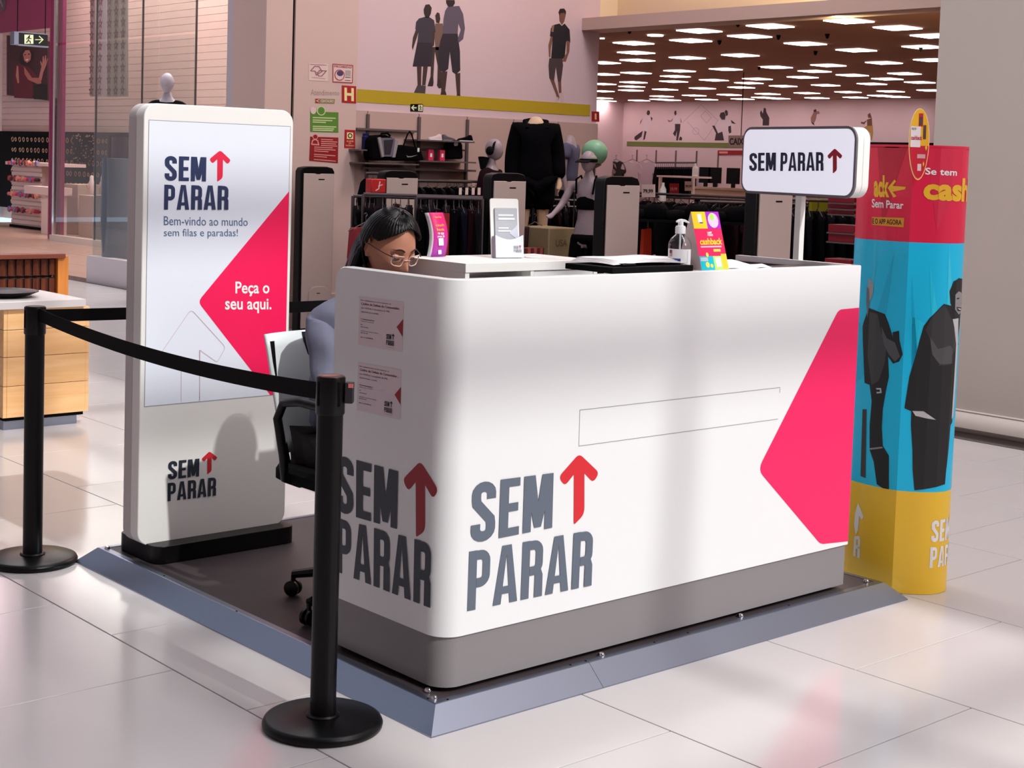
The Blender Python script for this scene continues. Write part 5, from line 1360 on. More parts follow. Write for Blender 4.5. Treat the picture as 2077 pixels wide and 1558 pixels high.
q = PP.quad((675, 130), (715, 133), (714, 168), (675, 166)); o = sign_board('prohibition_sign', q, M_SW, 'white sign headed PROIBIDO with a red frame and helmet picture on the pillar')
decal('frame', stroke([qmap(q, 0, 0), qmap(q, 1, 0), qmap(q, 1, 1), qmap(q, 0, 1)], .008, True), S3, mat('frame_red', (170, 50, 66), .5), o)
text('print', 'PROIBIDO', subq(q, .06, .94, .82, .94), S3, mat('frame_red', (0, 0, 0)), o, bold=.02)
decal('ring', [circ(q, .33, .4, .26, .32)], S3, mat('frame_red', (0, 0, 0)), o, .0014); decal('ring', [circ(q, .33, .4, .22, .27)], S3, M_SW, o, .0018)
decal('print', [circ(q, .35, .5, .17, .16)], S3, mat('helmet_ink', (76, 62, 104), .5), o, .0022); decal('print', [subq(q, .62, .9, .4, .7)], S3, mat('pale_grey_ink', (180, 164, 162), .5), o, .0014); lines(q, [(.62, .9, .3), (.6, .9, .12)], M_INK, o, th=.015)
o = thing('word_sign', 'grey word Atendimento lettered on the pillar', 'sign', PP.to3(PP.px(660, 195)))
text('print', 'Atendimento', PP.quad((630, 181), (688, 184), (688, 193.5), (630, 193.5)), PP, mat('grey_word', (160, 134, 130), .5), o)
q = PP.quad((639, 200), (679, 201), (678, 210), (639, 209)); o = sign_board('direction_sign', q, mat('olive_sign', (142, 132, 84), .5), 'narrow red and olive CENTAURO direction sign on the pillar')
decal('print', [subq(q, .02, .22, .05, .95)], S3, M_SR, o); decal('arrow', stroke([qmap(q, .2, .8), qmap(q, .06, .5), qmap(q, .2, .2)], .006), S3, M_SW, o, .0014); text('print', 'CENTAURO', subq(q, .27, .95, .2, .8), S3, M_SW, o, bold=.02)

# ================================================================ yellow-banded wall: graphics, exit sign, extinguisher sign
PYF = Plane(1, YW-.0045)
z2 = lambda L_: [(580+x*.3178, y*.3178) for x, y in L_]
def wallfig(parent, rgb, pts, off=.001, plane=PY): decal('print', [pxpoly(z2(pts), plane)], plane, mat('wf_%d_%d_%d' % rgb, rgb, .7), parent, off)
w1g = thing('wall_graphic', 'print of three men in long shorts on the mustard band', 'wall graphic', (9.6, YW, 2.1))
SKN = (70, 48, 44); DK = (46, 38, 48); GR = (96, 84, 100)
# middle man (behind)
wallfig(w1g, (58, 40, 38), [(952, 100), (965, 78), (980, 85), (985, 120), (978, 150), (958, 145)]); wallfig(w1g, (120, 92, 82), [(952, 150), (1000, 150), (1010, 230), (1000, 320), (955, 320), (945, 220)])
wallfig(w1g, SKN, [(920, 300), (1000, 300), (990, 520), (995, 560), (965, 545), (968, 420), (950, 330), (940, 500), (940, 548), (905, 550), (922, 490), (925, 400)])
wallfig(w1g, (52, 38, 40), [(922, 488), (940, 490), (942, 530), (935, 552), (903, 550), (908, 535)], .0014); wallfig(w1g, (52, 38, 40), [(968, 505), (985, 508), (1000, 560), (975, 565), (963, 545)], .0014)
# left man
wallfig(w1g, (50, 36, 36), [(878, 60), (890, 30), (915, 27), (930, 50), (925, 85), (912, 115), (890, 112), (880, 85)], .0016)
wallfig(w1g, SKN, [(830, 185), (850, 190), (835, 240), (815, 300), (808, 322), (803, 300), (810, 240)], .0014); wallfig(w1g, SKN, [(935, 200), (950, 195), (945, 290), (935, 300), (930, 290)], .0018)
wallfig(w1g, (62, 54, 68), [(848, 118), (885, 108), (920, 112), (945, 130), (955, 205), (938, 210), (935, 275), (838, 270), (845, 205), (825, 185), (830, 140)], .0016)
wallfig(w1g, DK, [(838, 268), (932, 272), (935, 340), (925, 425), (808, 425), (822, 350)], .0014)
wallfig(w1g, SKN, [(835, 425), (865, 425), (862, 545), (840, 545)], .0012); wallfig(w1g, SKN, [(875, 425), (905, 425), (890, 545), (868, 545)], .0012)
wallfig(w1g, (74, 62, 66), [(838, 545), (865, 545), (862, 612), (808, 610), (812, 600)], .0018); wallfig(w1g, (74, 62, 66), [(866, 545), (892, 548), (888, 600), (880, 614), (845, 612)], .002)
# right man
wallfig(w1g, (46, 32, 32), [(1020, 0), (1075, 0), (1078, 20), (1060, 52), (1040, 50), (1022, 20)], .002)
wallfig(w1g, GR, [(1030, 45), (1075, 40), (1105, 38), (1130, 90), (1142, 180), (1130, 250), (1100, 275), (1095, 250), (1115, 190), (1100, 150), (1095, 215), (1000, 215), (1005, 120), (1015, 70)], .0022)
wallfig(w1g, DK, [(1000, 215), (1095, 212), (1110, 330), (1112, 450), (1085, 475), (1062, 460), (1045, 330), (1035, 440), (1005, 465), (975, 440), (970, 330), (985, 260)], .002)
wallfig(w1g, SKN, [(990, 460), (1030, 455), (1015, 590), (990, 590)], .0016); wallfig(w1g, SKN, [(1080, 470), (1112, 465), (1112, 620), (1092, 620)], .0016)
wallfig(w1g, (54, 40, 44), [(990, 585), (1018, 582), (1028, 622), (978, 626)], .0022); wallfig(w1g, (54, 40, 44), [(1090, 600), (1110, 600), (1118, 630), (1088, 632)], .0022)
w2g = thing('wall_graphic', 'print of a lone man in black polo with crossed legs on the mustard band', 'wall graphic', (10.8, YW, 2.1))
wallfig(w2g, (120, 78, 66), [(1742, 85), (1750, 62), (1780, 60), (1785, 100), (1775, 140), (1760, 160), (1745, 135)]); wallfig(w2g, (34, 24, 26), [(1738, 80), (1748, 56), (1775, 54), (1787, 72), (1786, 95), (1775, 82), (1752, 85), (1745, 98)], .0014)
wallfig(w2g, (130, 86, 72), [(1690, 230), (1706, 232), (1690, 310), (1688, 370), (1678, 362), (1674, 290)], .0012); wallfig(w2g, (130, 86, 72), [(1790, 260), (1812, 265), (1808, 330), (1785, 395), (1765, 392), (1770, 370), (1790, 340)], .0018)
wallfig(w2g, (30, 26, 34), [(1705, 160), (1745, 150), (1760, 165), (1778, 150), (1810, 190), (1815, 272), (1788, 268), (1778, 375), (1692, 372), (1702, 235), (1684, 232), (1690, 180)], .0016)
wallfig(w2g, (150, 110, 90), [(1695, 165), (1712, 158), (1706, 205), (1694, 202)], .002)
wallfig(w2g, (72, 56, 60), [(1680, 372), (1765, 375), (1768, 420), (1755, 525), (1735, 520), (1722, 430), (1710, 520), (1680, 500), (1675, 420)], .0014)
wallfig(w2g, (120, 80, 68), [(1682, 500), (1712, 515), (1745, 620), (1735, 650), (1722, 600)], .0012); wallfig(w2g, (120, 80, 68), [(1735, 520), (1756, 525), (1758, 600), (1742, 600)], .0016)
wallfig(w2g, (208, 184, 184), [(1722, 620), (1738, 620), (1735, 680), (1722, 690), (1714, 680)], .0018); wallfig(w2g, (208, 184, 184), [(1742, 595), (1770, 590), (1772, 670), (1762, 688), (1752, 680)], .002)
def boxsign(name, plane, px, m, label, th=.004):
    q = plane.quad(*px); o = thing(name, label, 'sign', plane.to3(qmap(q, .5, 0))); mb = MB().poly([plane.to3(c, 0.0002) for c in q]); a = [plane.to3(c, .0002) for c in q]; b = [plane.to3(c, th) for c in q]
    MB().add(a+b, [(0, 1, 2, 3), (7, 6, 5, 4)]+[(i, (i+1) % 4, 4+(i+1) % 4, 4+i) for i in range(4)]).build('plate', m, o, smooth=0); return o, q
o, q = boxsign('exit_sign', PY, ((832, 211), (857.5, 211), (857.5, 227), (832, 226)), M_SIGNBK, 'small black exit sign with left arrow under the mustard band')
SY2 = Plane(1, YW-.0042)
decal('arrow', stroke([qmap(q, .48, .5), qmap(q, .12, .5)], .012)+stroke([qmap(q, .28, .82), qmap(q, .1, .5), qmap(q, .28, .18)], .012), SY2, M_GLOWTXT, o)
runner(subq(q, .6, .96, .06, .94), SY2, o, M_GLOWTXT, M_SIGNBK, True)
o, q = boxsign('extinguisher_sign', PY, ((1200, 226), (1215, 226.5), (1215, 247), (1200, 246)), M_SR, 'small red fire extinguisher sign at the end of the mustard-banded wall')
decal('print', [subq(q, .38, .62, .2, .8)], SY2, M_CREAM, o)

# ================================================================ far wall graphics (football players and athletes)
z3 = lambda L_: [(1200+x*.3467, y*.3467) for x, y in L_]
def fw(parent, rgb, polys, off=.002): decal('print', [pxpoly(z3(p), PF) for p in polys], PF, mat('ff_%d_%d_%d' % rgb, rgb, .7), parent, off)
WH = (214, 196, 204); DN = (62, 46, 52); SK = (150, 108, 100)
def wg(label, u): return thing('wall_graphic', label, 'wall graphic', PF.to3(PF.px(1200+u*.3467, 285)))
g = wg('black and white print of a running footballer in white shorts, leftmost on the far wall', 300)
fw(g, DN, [[(322, 660), (328, 645), (340, 648), (342, 665), (334, 675), (325, 672)], [(285, 775), (300, 765), (292, 800), (262, 822), (250, 815), (252, 800)]]); fw(g, WH, [[(300, 690), (320, 672), (345, 680), (350, 720), (325, 770), (300, 765), (305, 720)]]); fw(g, DN, [[(300, 690), (290, 715), (282, 730), (286, 712)], [(345, 682), (358, 692), (350, 710)], [(310, 765), (322, 770), (312, 815), (302, 820)]], .003); fw(g, WH, [[(328, 800), (340, 795), (344, 806), (336, 815), (328, 810)]])
g = wg('black and white print of a footballer with black shorts, second on the far wall', 490)
fw(g, DN, [[(483, 660), (488, 646), (496, 650), (497, 668), (488, 678)], [(488, 725), (520, 725), (518, 760), (505, 822), (495, 822), (500, 765), (490, 800), (476, 782), (488, 760)], [(510, 820), (518, 798), (530, 806), (528, 822)]]); fw(g, WH, [[(478, 685), (500, 675), (520, 690), (518, 728), (486, 725)]]); fw(g, SK, [[(478, 690), (470, 710), (450, 715), (445, 700), (462, 706)], [(518, 690), (528, 710), (522, 722)]])
g = wg('print of two embracing footballers, one with a number eight shirt', 770)
fw(g, DN, [[(748, 680), (755, 660), (775, 655), (785, 675), (780, 700), (762, 700)], [(778, 655), (785, 642), (796, 650), (798, 672), (788, 680)], [(720, 822), (728, 780), (705, 735), (720, 735), (740, 780), (765, 770), (775, 822)], [(800, 740), (815, 735), (818, 775), (806, 782), (800, 765)], [(815, 700), (845, 725), (820, 722)]]); fw(g, WH, [[(712, 735), (740, 702), (790, 700), (820, 700), (830, 730), (815, 822), (778, 822), (760, 765), (742, 775)]], .001)
g = wg('thin line drawing of a football pitch behind the players on the far wall', 620)
decal('print', [pxpoly(z3(p), PF) for p in stroke([(530, 720), (640, 612), (740, 705), (660, 822), (560, 712)], 3)+stroke([(638, 680), (665, 648), (700, 688), (672, 720), (638, 680)], 3)+stroke([(610+18*cos(a), 768+20*sin(a)) for a in (i*pi/5 for i in range(11))], 3)], PF, mat('pitch_line', (176, 158, 172), .7), g, .0012)
g = wg('print of an athlete in black with a raised arm above the lightbox sign', 1015)
fw(g, DN, [[(985, 660), (992, 645), (1002, 665), (1008, 630), (1020, 635), (1022, 655), (1040, 690), (1038, 735), (1000, 735), (1002, 700), (988, 680)]])
g = wg('print of a bare-chested athlete above the lightbox sign', 1305)
fw(g, SK, [[(1282, 690), (1300, 655), (1330, 650), (1336, 665), (1318, 668), (1312, 700), (1300, 725), (1284, 715)]]); fw(g, DN, [[(1298, 645), (1312, 638), (1318, 652), (1300, 656)], [(1284, 712), (1300, 720), (1306, 735), (1290, 725)]], .003)
g = wg('print of a running woman in yellow trousers right of the lightbox sign', 1620)
fw(g, (176, 136, 70), [[(1615, 735), (1645, 735), (1648, 780), (1640, 822), (1634, 820), (1632, 780), (1615, 765), (1575, 762), (1580, 752)]]); fw(g, (112, 72, 58), [[(1612, 700), (1640, 690), (1642, 735), (1612, 738)], [(1615, 700), (1595, 728), (1575, 722), (1578, 712), (1592, 715)], [(1615, 670), (1630, 660), (1640, 690), (1618, 690)]])
g = wg('tiny print of a boy in red at the far left of the deep store wall', 75)
fw(g, (120, 46, 50), [[(66, 640), (84, 640), (88, 690), (62, 690)]]); fw(g, DN, [[(66, 690), (84, 690), (80, 755), (68, 755)], [(70, 628), (80, 628), (80, 640), (70, 640)]])
# aisle sign CAIXA hanging, far price banner
o = thing('aisle_sign', 'hanging grey CAIXA sign partly hidden behind the lightbox sign', 'sign', P(1497, 300, 0, 20.0))
PG = Plane(0, 20.0); q = PG.quad((1482, 275), (1512, 275), (1512, 299), (1482, 299))
a = [PG.to3(c, 0) for c in q]; b = [PG.to3(c, .06) for c in q]
MB().add(a+b, [(0, 1, 2, 3), (7, 6, 5, 4)]+[(i, (i+1) % 4, 4+(i+1) % 4, 4+i) for i in range(4)]).build('board', mat('aisle_grey', (150, 126, 118), .5), o, smooth=0)
text('print', 'CAIXA', subq(q, .08, 1.3, .2, .78), Plane(0, 19.94), M_INK, o, .003, .03)
pt = P(1503, 280, 0, 20.02); bx('wire', M_BLACKM, o, 20.02, 20.03, pt.y, pt.y+.01, pt.z, 3.2)
o = thing('banner', 'dark red banner rail with a pale label on the far wall panels', 'banner', P(1480, 320, 0, XF))
q = PF.quad((1457, 305), (1620, 306), (1620, 314), (1457, 314)); decal('print', [q], PF, mat('banner_red', (150, 30, 44), .5), o, .02); decal('print_label', [subq(q, .02, .13, .3, .75)], PF, M_LR, o, .024)
# ================================================================ mannequins
def figure_joints(h=1.75, pose=None):
    k = h/1.75
    J = {'pelvis': ((0, 0, .96), (.115, .085)), 'waist': ((0, 0, 1.08), (.098, .075)), 'chest': ((0, 0, 1.25), (.125, .09)), 'upper': ((0, .005, 1.40), (.098, .065)),
         'neck': ((0, .01, 1.50), .045), 'head0': ((0, 0, 1.57), .05), 'head1': ((0, -.015, 1.64), (.066, .078)), 'head2': ((0, -.005, 1.70), (.050, .060)),
         'shR': ((-.175, .005, 1.40), .047), 'elR': ((-.215, .02, 1.12), .036), 'wrR': ((-.225, -.03, .88), .024), 'haR': ((-.225, -.05, .80), (.020, .034)), 'hfR': ((-.222, -.06, .73), (.010, .024)),
         'shL': ((.175, .005, 1.40), .047), 'elL': ((.215, .02, 1.12), .036), 'wrL': ((.225, -.03, .88), .024), 'haL': ((.225, -.05, .80), (.020, .034)), 'hfL': ((.222, -.06, .73), (.010, .024)),
         'hipR': ((-.085, 0, .88), .088), 'knR': ((-.095, -.01, .49), .055), 'anR': ((-.10, .02, .09), .034), 'toR': ((-.105, -.11, .03), .028),
         'hipL': ((.085, 0, .88), .088), 'knL': ((.095, -.01, .49), .055), 'anL': ((.10, .02, .09), .034), 'toL': ((.105, -.11, .03), .028)}
    if pose:
        for n, p in pose.items(): J[n] = (p, J[n][1])
    return {n: (Vector(p)*k, tuple(x*k for x in r) if isinstance(r, tuple) else r*k) for n, (p, r) in J.items()}
EDG = [('pelvis', 'waist'), ('waist', 'chest'), ('chest', 'upper'), ('upper', 'neck'), ('neck', 'head0'), ('head0', 'head1'), ('head1', 'head2'),
       ('upper', 'shR'), ('shR', 'elR'), ('elR', 'wrR'), ('wrR', 'haR'), ('haR', 'hfR'), ('upper', 'shL'), ('shL', 'elL'), ('elL', 'wrL'), ('wrL', 'haL'), ('haL', 'hfL'),
       ('pelvis', 'hipR'), ('hipR', 'knR'), ('knR', 'anR'), ('anR', 'toR'), ('pelvis', 'hipL'), ('hipL', 'knL'), ('knL', 'anL'), ('anL', 'toL')]
def sub_skin(J, names, grow, mtx, extra={}):
    K = {n: (J[n][0], tuple(x+grow for x in J[n][1]) if isinstance(J[n][1], tuple) else J[n][1]+grow) for n in names}; K.update(extra)
    E = [e for e in EDG if e[0] in K and e[1] in K]
    return skin_mesh(K, E, sub=1, root='pelvis' if 'pelvis' in K else names[0]).xf(mtx)
def mannequin(px_mid, v_top, v_bot_scale, depth, face, label, m_body, headless=False, h=1.7, pose=None, torso_only=False):
    "stand it so that the crown (or neck) shows at v_top"
    u, v = px_mid; base = PD(u, v, depth); mt = Matrix.Translation(base) @ Matrix.Rotation(face, 4, 'Z')
    J = figure_joints(h, pose); names = [n for n in J if not (headless and n.startswith('head'))]
    if torso_only: names = [n for n in names if not (n.startswith('kn') or n.startswith('an') or n.startswith('to'))]
    K = {n: J[n] for n in names}; E = [e for e in EDG if e[0] in K and e[1] in K]
    if headless: K['neck'] = (J['neck'][0]+Vector((0, 0, .03)), .05)
    mb = skin_mesh(K, E, sub=1, root='pelvis').xf(mt)
    if not headless: mb.add(*(lambda s: (s.v, s.f))(MB().loft([[mt @ (J['head1'][0]+Vector((x, -.075-.022*a, z))) for x, z in ((-.009*b, -.025*b), (.009*b, -.025*b), (.006*b, .02*b), (-.006*b, .02*b))] for a, b in ((-.3, 1.3), (.5, .8), (.9, .3))])))
    o = mb.build('mannequin', m_body, None, smooth=180); o.location = (0, 0, 0)
    return tag(o, label, 'mannequin'), J, mt
M_MGREY = mat('mannequin_grey', (150, 132, 138), .4); M_MCREAM = mat('mannequin_cream', (206, 172, 140), .45); M_CLOTHK = mat('black_cloth', (6, 5, 8), .95, spec=.08, bump=.2, nscale=30)
M_CLOTHW = mat('wine_cloth', (28, 8, 14), .95, spec=.1, bump=.2, nscale=30); M_CLOTHB = mat('slate_tee', (84, 80, 104), .8, bump=.2, nscale=30)
def foot_of(u, vtop, depth, zlen):      # base point so that height zlen above it projects at vtop
    p = PD(u, vtop, depth); return Vector((p.x, p.y, p.z-zlen))
TORS = ['pelvis', 'waist', 'chest', 'upper', 'shR', 'elR', 'wrR', 'shL', 'elL', 'wrL']
def mann(u, vtop, depth, h, face, label, m, headless=False, pose=None):
    hz = (1.555 if headless else 1.76)*h/1.75
    b = foot_of(u, vtop, depth, hz); mt = Matrix.Translation(b) @ Matrix.Rotation(face, 4, 'Z')
    J = figure_joints(h, pose); K = {n: J[n] for n in J if not (headless and n.startswith('head'))}
    if headless: K['neck'] = (J['neck'][0]+Vector((0, 0, .035)), .052*h/1.75)
    else: K.pop('head1'); K.pop('head2')
    mb = skin_mesh(K, [e for e in EDG if e[0] in K and e[1] in K], sub=1, root='pelvis').xf(mt)
    k = h/1.75
    if not headless:
        hs = MB().sphere((0, 0, 0), 1, 24, 16); hs.v = [mt @ (J['head1'][0]+Vector((p.x*.073*k*(1-.25*max(0, -p.z)), (p.y*.092+(-.012 if p.z < 0 else 0)*-p.z)*k, p.z*.105*k))) for p in hs.v]; mb.add(hs.v, hs.f)
        nose = MB().loft([[mt @ (J['head1'][0]+Vector((x*k, y*k, z*k))) for x, y, z in r] for r in
            ([(-.012, -.066, .02), (.012, -.066, .02), (.013, -.066, -.035), (-.013, -.066, -.035)], [(-.004, -.082, .0), (.004, -.082, .0), (.009, -.098, -.028), (-.009, -.098, -.028)])])
        mb.add(nose.v, nose.f)
    o = mb.build('mannequin', m, None, smooth=180); tag(o, label, 'mannequin')
    # pedestal under the feet down to the shop floor
    ped = MB().box(-.28, .28, -.2, .2, -max(.02, b.z-.0), 0).xf(mt).build('pedestal', M_DARKIN, o)
    return o, J, mt
def part(o, J, mt, name, names, grow, m, extra={}): return sub_skin(J, names, grow, mt, extra).build(name, m, o, smooth=180)
ang = math.atan2(-_f.x, -_f.y)   # not used for placing; figures face their own ways
def yaw_to(dx, dy): return math.atan2(dx, -dy)
FACE_CAM = math.atan2(-.655, .755)
# big headless one in black coat and shorts
o, J, mt = mann(1088, 231, 13.6, 1.62, yaw_to(-.55, -.83), 'tall headless cream mannequin in a black hooded coat and black shorts', M_MCREAM, True,
                {'elL': (.225, .03, 1.13), 'wrL': (.235, -.06, .92), 'haL': (.235, -.09, .86), 'hfL': (.215, -.115, .82), 'toL': (.13, -.11, .03)})
part(o, J, mt, 'coat', TORS, .050, M_CLOTHK, {'hipR': (J['hipR'][0]+Vector((-.02, 0, -.08)), .135), 'hipL': (J['hipL'][0]+Vector((.02, 0, -.08)), .135), 'pelvis': (J['pelvis'][0], (.19, .15)), 'waist': (J['waist'][0], (.18, .14))}); part(o, J, mt, 'shorts', ['pelvis', 'hipR', 'hipL'], .05, M_CLOTHK, {'knR': (J['knR'][0]+Vector((0, 0, .10)), .115), 'knL': (J['knL'][0]+Vector((0, 0, .10)), .115)})
MB().tube([mt @ Vector(p) for p in ((-.09, -.08, 1.30), (-.10, .02, 1.37), (-.05, .09, 1.38), (.05, .09, 1.38), (.10, .02, 1.37), (.09, -.08, 1.30))], .022, 10).build('hood', M_CLOTHK, o)
for s in ('R', 'L'): part(o, J, mt, 'shoe', ['an'+s, 'to'+s], .012, M_BLACKM)
# grey one with headband and long sleeves
o, J, mt = mann(1000, 278, 12.9, 1.55, yaw_to(.45, -.9), 'grey female mannequin with black headband and dark wine long-sleeved top', M_MGREY, False, {'elR': (-.23, .03, 1.13), 'wrR': (-.24, .0, .88)})
part(o, J, mt, 'top', [n for n in TORS if n != 'upper']+['upper'], .016, M_CLOTHW); part(o, J, mt, 'trousers', ['pelvis', 'hipR', 'hipL', 'knR', 'knL', 'anR', 'anL'], .014, M_CLOTHK)
k = 1.62/1.75
MB().tube([mt @ (J['head1'][0]+Vector((.074*k*sin(t), -.02+.0*t, .078*k*cos(t)+.0))) for t in (radians(-95+190*i/12) for i in range(13))], .012, 8, flat=(1, .7)).build('headband', M_BLACKM, o)
for s in (-1, 1): MB().sphere(mt @ (J['head1'][0]+Vector((s*.08, .005, -.012))), .035, 12, 8, (1, 1, 1.1)).build('ear_muff', M_BLACKM, o)
for s in (-1, 1): MB().tube([mt @ (J['head0'][0]+Vector((s*.07, .05, -.01))), mt @ (J['head0'][0]+Vector((s*.09, .05, -.11)))], [.05, .02], 8).build('hair', M_BLACKM, o)
# torso in slate tee
o, J, mt = mann(1158, 270, 14.75, 1.55, yaw_to(.5, -.8), 'headless mannequin in a slate blue T-shirt with back half turned', M_MGREY, True)
part(o, J, mt, 'tee', ['pelvis', 'waist', 'chest', 'upper', 'shR', 'shL'], .022, M_CLOTHB, {'elR': (J['shR'][0]+Vector((-.03, 0, -.13)), .06), 'elL': (J['shL'][0]+Vector((.03, 0, -.13)), .06)})
part(o, J, mt, 'leggings', ['pelvis', 'hipR', 'hipL', 'knR', 'knL', 'anR', 'anL'], .008, M_CLOTHK)
# capped one with crop top, striding
o, J, mt = mann(1196, 303, 12.4, 1.48, yaw_to(-.95, -.35), 'grey mannequin in black cap, crop top and black leggings in front of the green ball', M_MGREY, False,
                {'elR': (-.24, -.10, 1.20), 'wrR': (-.22, -.32, 1.12), 'haR': (-.21, -.40, 1.10), 'hfR': (-.21, -.46, 1.10), 'elL': (.25, .16, 1.13), 'wrL': (.27, .06, .90), 'haL': (.27, .02, .83), 'hfL': (.26, -.01, .78),
                 'knR': (-.095, -.10, .50), 'anR': (-.10, .0, .10), 'toR': (-.105, -.12, .03), 'knL': (.095, .12, .50), 'anL': (.10, .42, .18), 'toL': (.105, .34, .06)})
part(o, J, mt, 'crop_top', ['chest'], .014, M_CLOTHK, {'waist': (J['waist'][0]+Vector((0, 0, .085)), (.112, .09)), 'pelvis': (J['waist'][0]+Vector((0, 0, .07)), (.1, .08)), 'upper': (J['upper'][0]-Vector((0, 0, .05)), (.1, .07))})
for s in (-1, 1): MB().tube([mt @ Vector((s*.075, -.072, 1.12)), mt @ Vector((s*.085, -.055, 1.24)), mt @ Vector((s*.07, .0, 1.27)), mt @ Vector((s*.05, .065, 1.16))], .009, 6).build('strap', M_CLOTHK, o)
part(o, J, mt, 'leggings', ['pelvis', 'hipR', 'hipL', 'knR', 'knL', 'anR', 'anL'], .010, M_CLOTHK)
k = 1.48/1.75; hc = J['head1'][0]
MB().sphere(mt @ (hc+Vector((0, .0, .028*k))), .082*k, 18, 10, (1, 1, .62)).build('cap_crown', mat('cap_pale', (150, 146, 130), .8), o)
MB().tube([mt @ (hc+Vector((.083*k*sin(t), .083*k*cos(t)*1.05, .012*k))) for t in (2*pi*i/20 for i in range(21))], .014, 8, flat=(.5, 1)).build('cap_band', M_BLACKM, o)
MB().loft([[mt @ (hc+Vector((x*.07*k, y*k, z*k))) for x in (-1, -.5, 0, .5, 1)]+[mt @ (hc+Vector((x*.07*k, y*k, (z-.008)*k))) for x in (1, .5, 0, -.5, -1)] for y, z in ((-.06, .02), (-.11, .012), (-.155, -.004))]).build('cap_visor', M_BLACKM, o)
bp = mt @ Vector((.16, -.03, .93)); MB().lathe([(.001, 0), (.024, 0), (.024, .06), (.011, .075), (.011, .095), (.001, .095)], bp, 14).build('hanging_bottle', M_WHITE2, o)
# hand rope on the big one
bb = PD(1206, 310, 12.9)
tag(MB().sphere(bb, .112, 36, 24).build('exercise_ball', mat('mint_rubber', (118, 166, 132), .35), None, smooth=180), 'mint green exercise ball behind the capped mannequin', 'ball')
tag(MB().tube([(bb.x, bb.y, bb.z-.111), (bb.x, bb.y, .0)], .012, 8).lathe([(.10, 0), (.10, .012), (.03, .02)], (bb.x, bb.y, 0), 20).lathe([(.02, -.03), (.06, -.008), (.066, 0)], (bb.x, bb.y, bb.z-.10), 20).build('ball_stand', M_METAL), 'thin metal stand carrying the mint green exercise ball', 'stand')
# far small mannequin at the right, pinkish
o, J, mt = mann(1757, 315, 15.5, 1.55, yaw_to(-.6, -.8), 'grey mannequin with a pale cap between the lightbox sign and the promotional column', mat('mannequin_taupe', (112, 88, 84), .5))
part(o, J, mt, 'shorts', ['pelvis', 'hipR', 'hipL'], .03, M_CLOTHK); MB().sphere(mt @ (J['head1'][0]+Vector((0, 0, .03))), .078, 14, 8, (1, 1, .6)).build('cap', M_SW, o)
# mannequin in the glazed shop behind the totem
o, J, mt = mann(340, 145, 15.4, 1.72, yaw_to(-.6, -.8), 'bald pale mannequin in a black top behind the glass above the totem', mat('mannequin_pale', (196, 186, 198), .4))
part(o, J, mt, 'top', TORS, .018, M_CLOTHK); part(o, J, mt, 'trousers', ['pelvis', 'hipR', 'hipL', 'knR', 'knL', 'anR', 'anL'], .012, M_CLOTHK)

# ================================================================ slatwall with shelves and goods (under the mustard band)
M_SLATP = mat('slat_panel', (196, 166, 158), .5)
wbay = thing('slatwall', 'pale slatwall panels with dark uprights under the mustard-banded wall', 'wall panel', (9.7, YW, 0))
ys = YW-.03
ztop = PY.px(970, 238)[1]
xs = [8.195]+[P(u, 300, 1, ys).x for u in (744, 848, 946, 1040, 1130, 1212)]
for i in range(len(xs)-1):
    bx('panel', M_SLATP, wbay, xs[i]+.006, xs[i+1]-.006, ys, YW-.001, .05, ztop)
    if i: bx('upright', M_SHELF, wbay, xs[i]-.018, xs[i]+.010, ys-.022, ys-.001, .05, ztop-.03)
def zat(u, v, y): return P(u, v, 1, y).z
shelves = {}
def shelf(u0, u1, v, depth, label, th=.014):
    y1 = ys-.001; y0 = y1-depth; a = P(u0, v, 1, y0); b = P(u1, v, 1, y0)
    o = bx('wall_shelf', M_SHELF, None, a.x, b.x, y0, y1, (a.z+b.z)/2-th, (a.z+b.z)/2); tag(o, label, 'shelf'); return (a.x, b.x, y0, y1, (a.z+b.z)/2)
sA = shelf(726, 846, 262, .05, 'top rail above the rucksack and the tote bag', .02)
sB = shelf(848, 963, 285, .22, 'shelf carrying three shoes on the slatwall')
sC = shelf(740, 850, 331, .26, 'shelf carrying the rucksack and the tote bag')
sC2 = shelf(852, 966, 327, .24, 'shelf carrying the pink boxes and a black backpack')
sD = shelf(728, 757, 303, .18, 'short shelf carrying a blue bottle')
sE = shelf(752, 966, 342, .16, 'lower rail under the bag shelf', .02)
sF = shelf(852, 945, 302, .05, 'thin rail above the pink boxes', .015)
# goods
p = P(741, 302, 1, 11.26)
tag(MB().lathe([(.001, 0), (.034, 0), (.036, .01), (.036, .115), (.030, .122), (.030, .145), (.001, .148)], (p.x, 11.26, sD[4]+.0005), 18).build('water_bottle', mat('navy_metal', (24, 32, 92), .3, metal=.5)), 'navy blue drinking bottle on the short shelf by the pillar', 'bottle')
def bag_prism(name, pts, ybase, th, m, label, cat, plane_y):
    pl = Plane(1, plane_y); pp_ = pxpoly(z2(pts), pl)
    o = thing(name, label, cat, (sum(p[0] for p in pp_)/len(pp_), ybase, min(p[1] for p in pp_))); 
    MB().prism(pp_, (0, plane_y, 0), (1, 0, 0), (0, 0, 1), (0, 1, 0), th).build('body', m, o, bevel=.018, smooth=60); return o, pl
def bp2(o, pl, name, pts, m, off=.004, th=None):
    mb = MB(); mb.prism(pxpoly(z2(pts), pl), (0, pl.val, 0), (1, 0, 0), (0, 0, 1), (0, -1, 0), off); mb.build(name, m, o, bevel=.002)
M_BAGG = mat('bag_grey', (104, 98, 112), .8, bump=.3); M_BAGL = mat('bag_trim', (150, 140, 142), .7)
o, pl = bag_prism('rucksack', [(545, 885), (570, 865), (640, 860), (700, 885), (715, 940), (700, 1000), (695, 1025), (548, 1025), (540, 960)], 11.2, .13, M_CLOTHK, 'black and grey rucksack on the slatwall shelf', 'bag', 11.14)
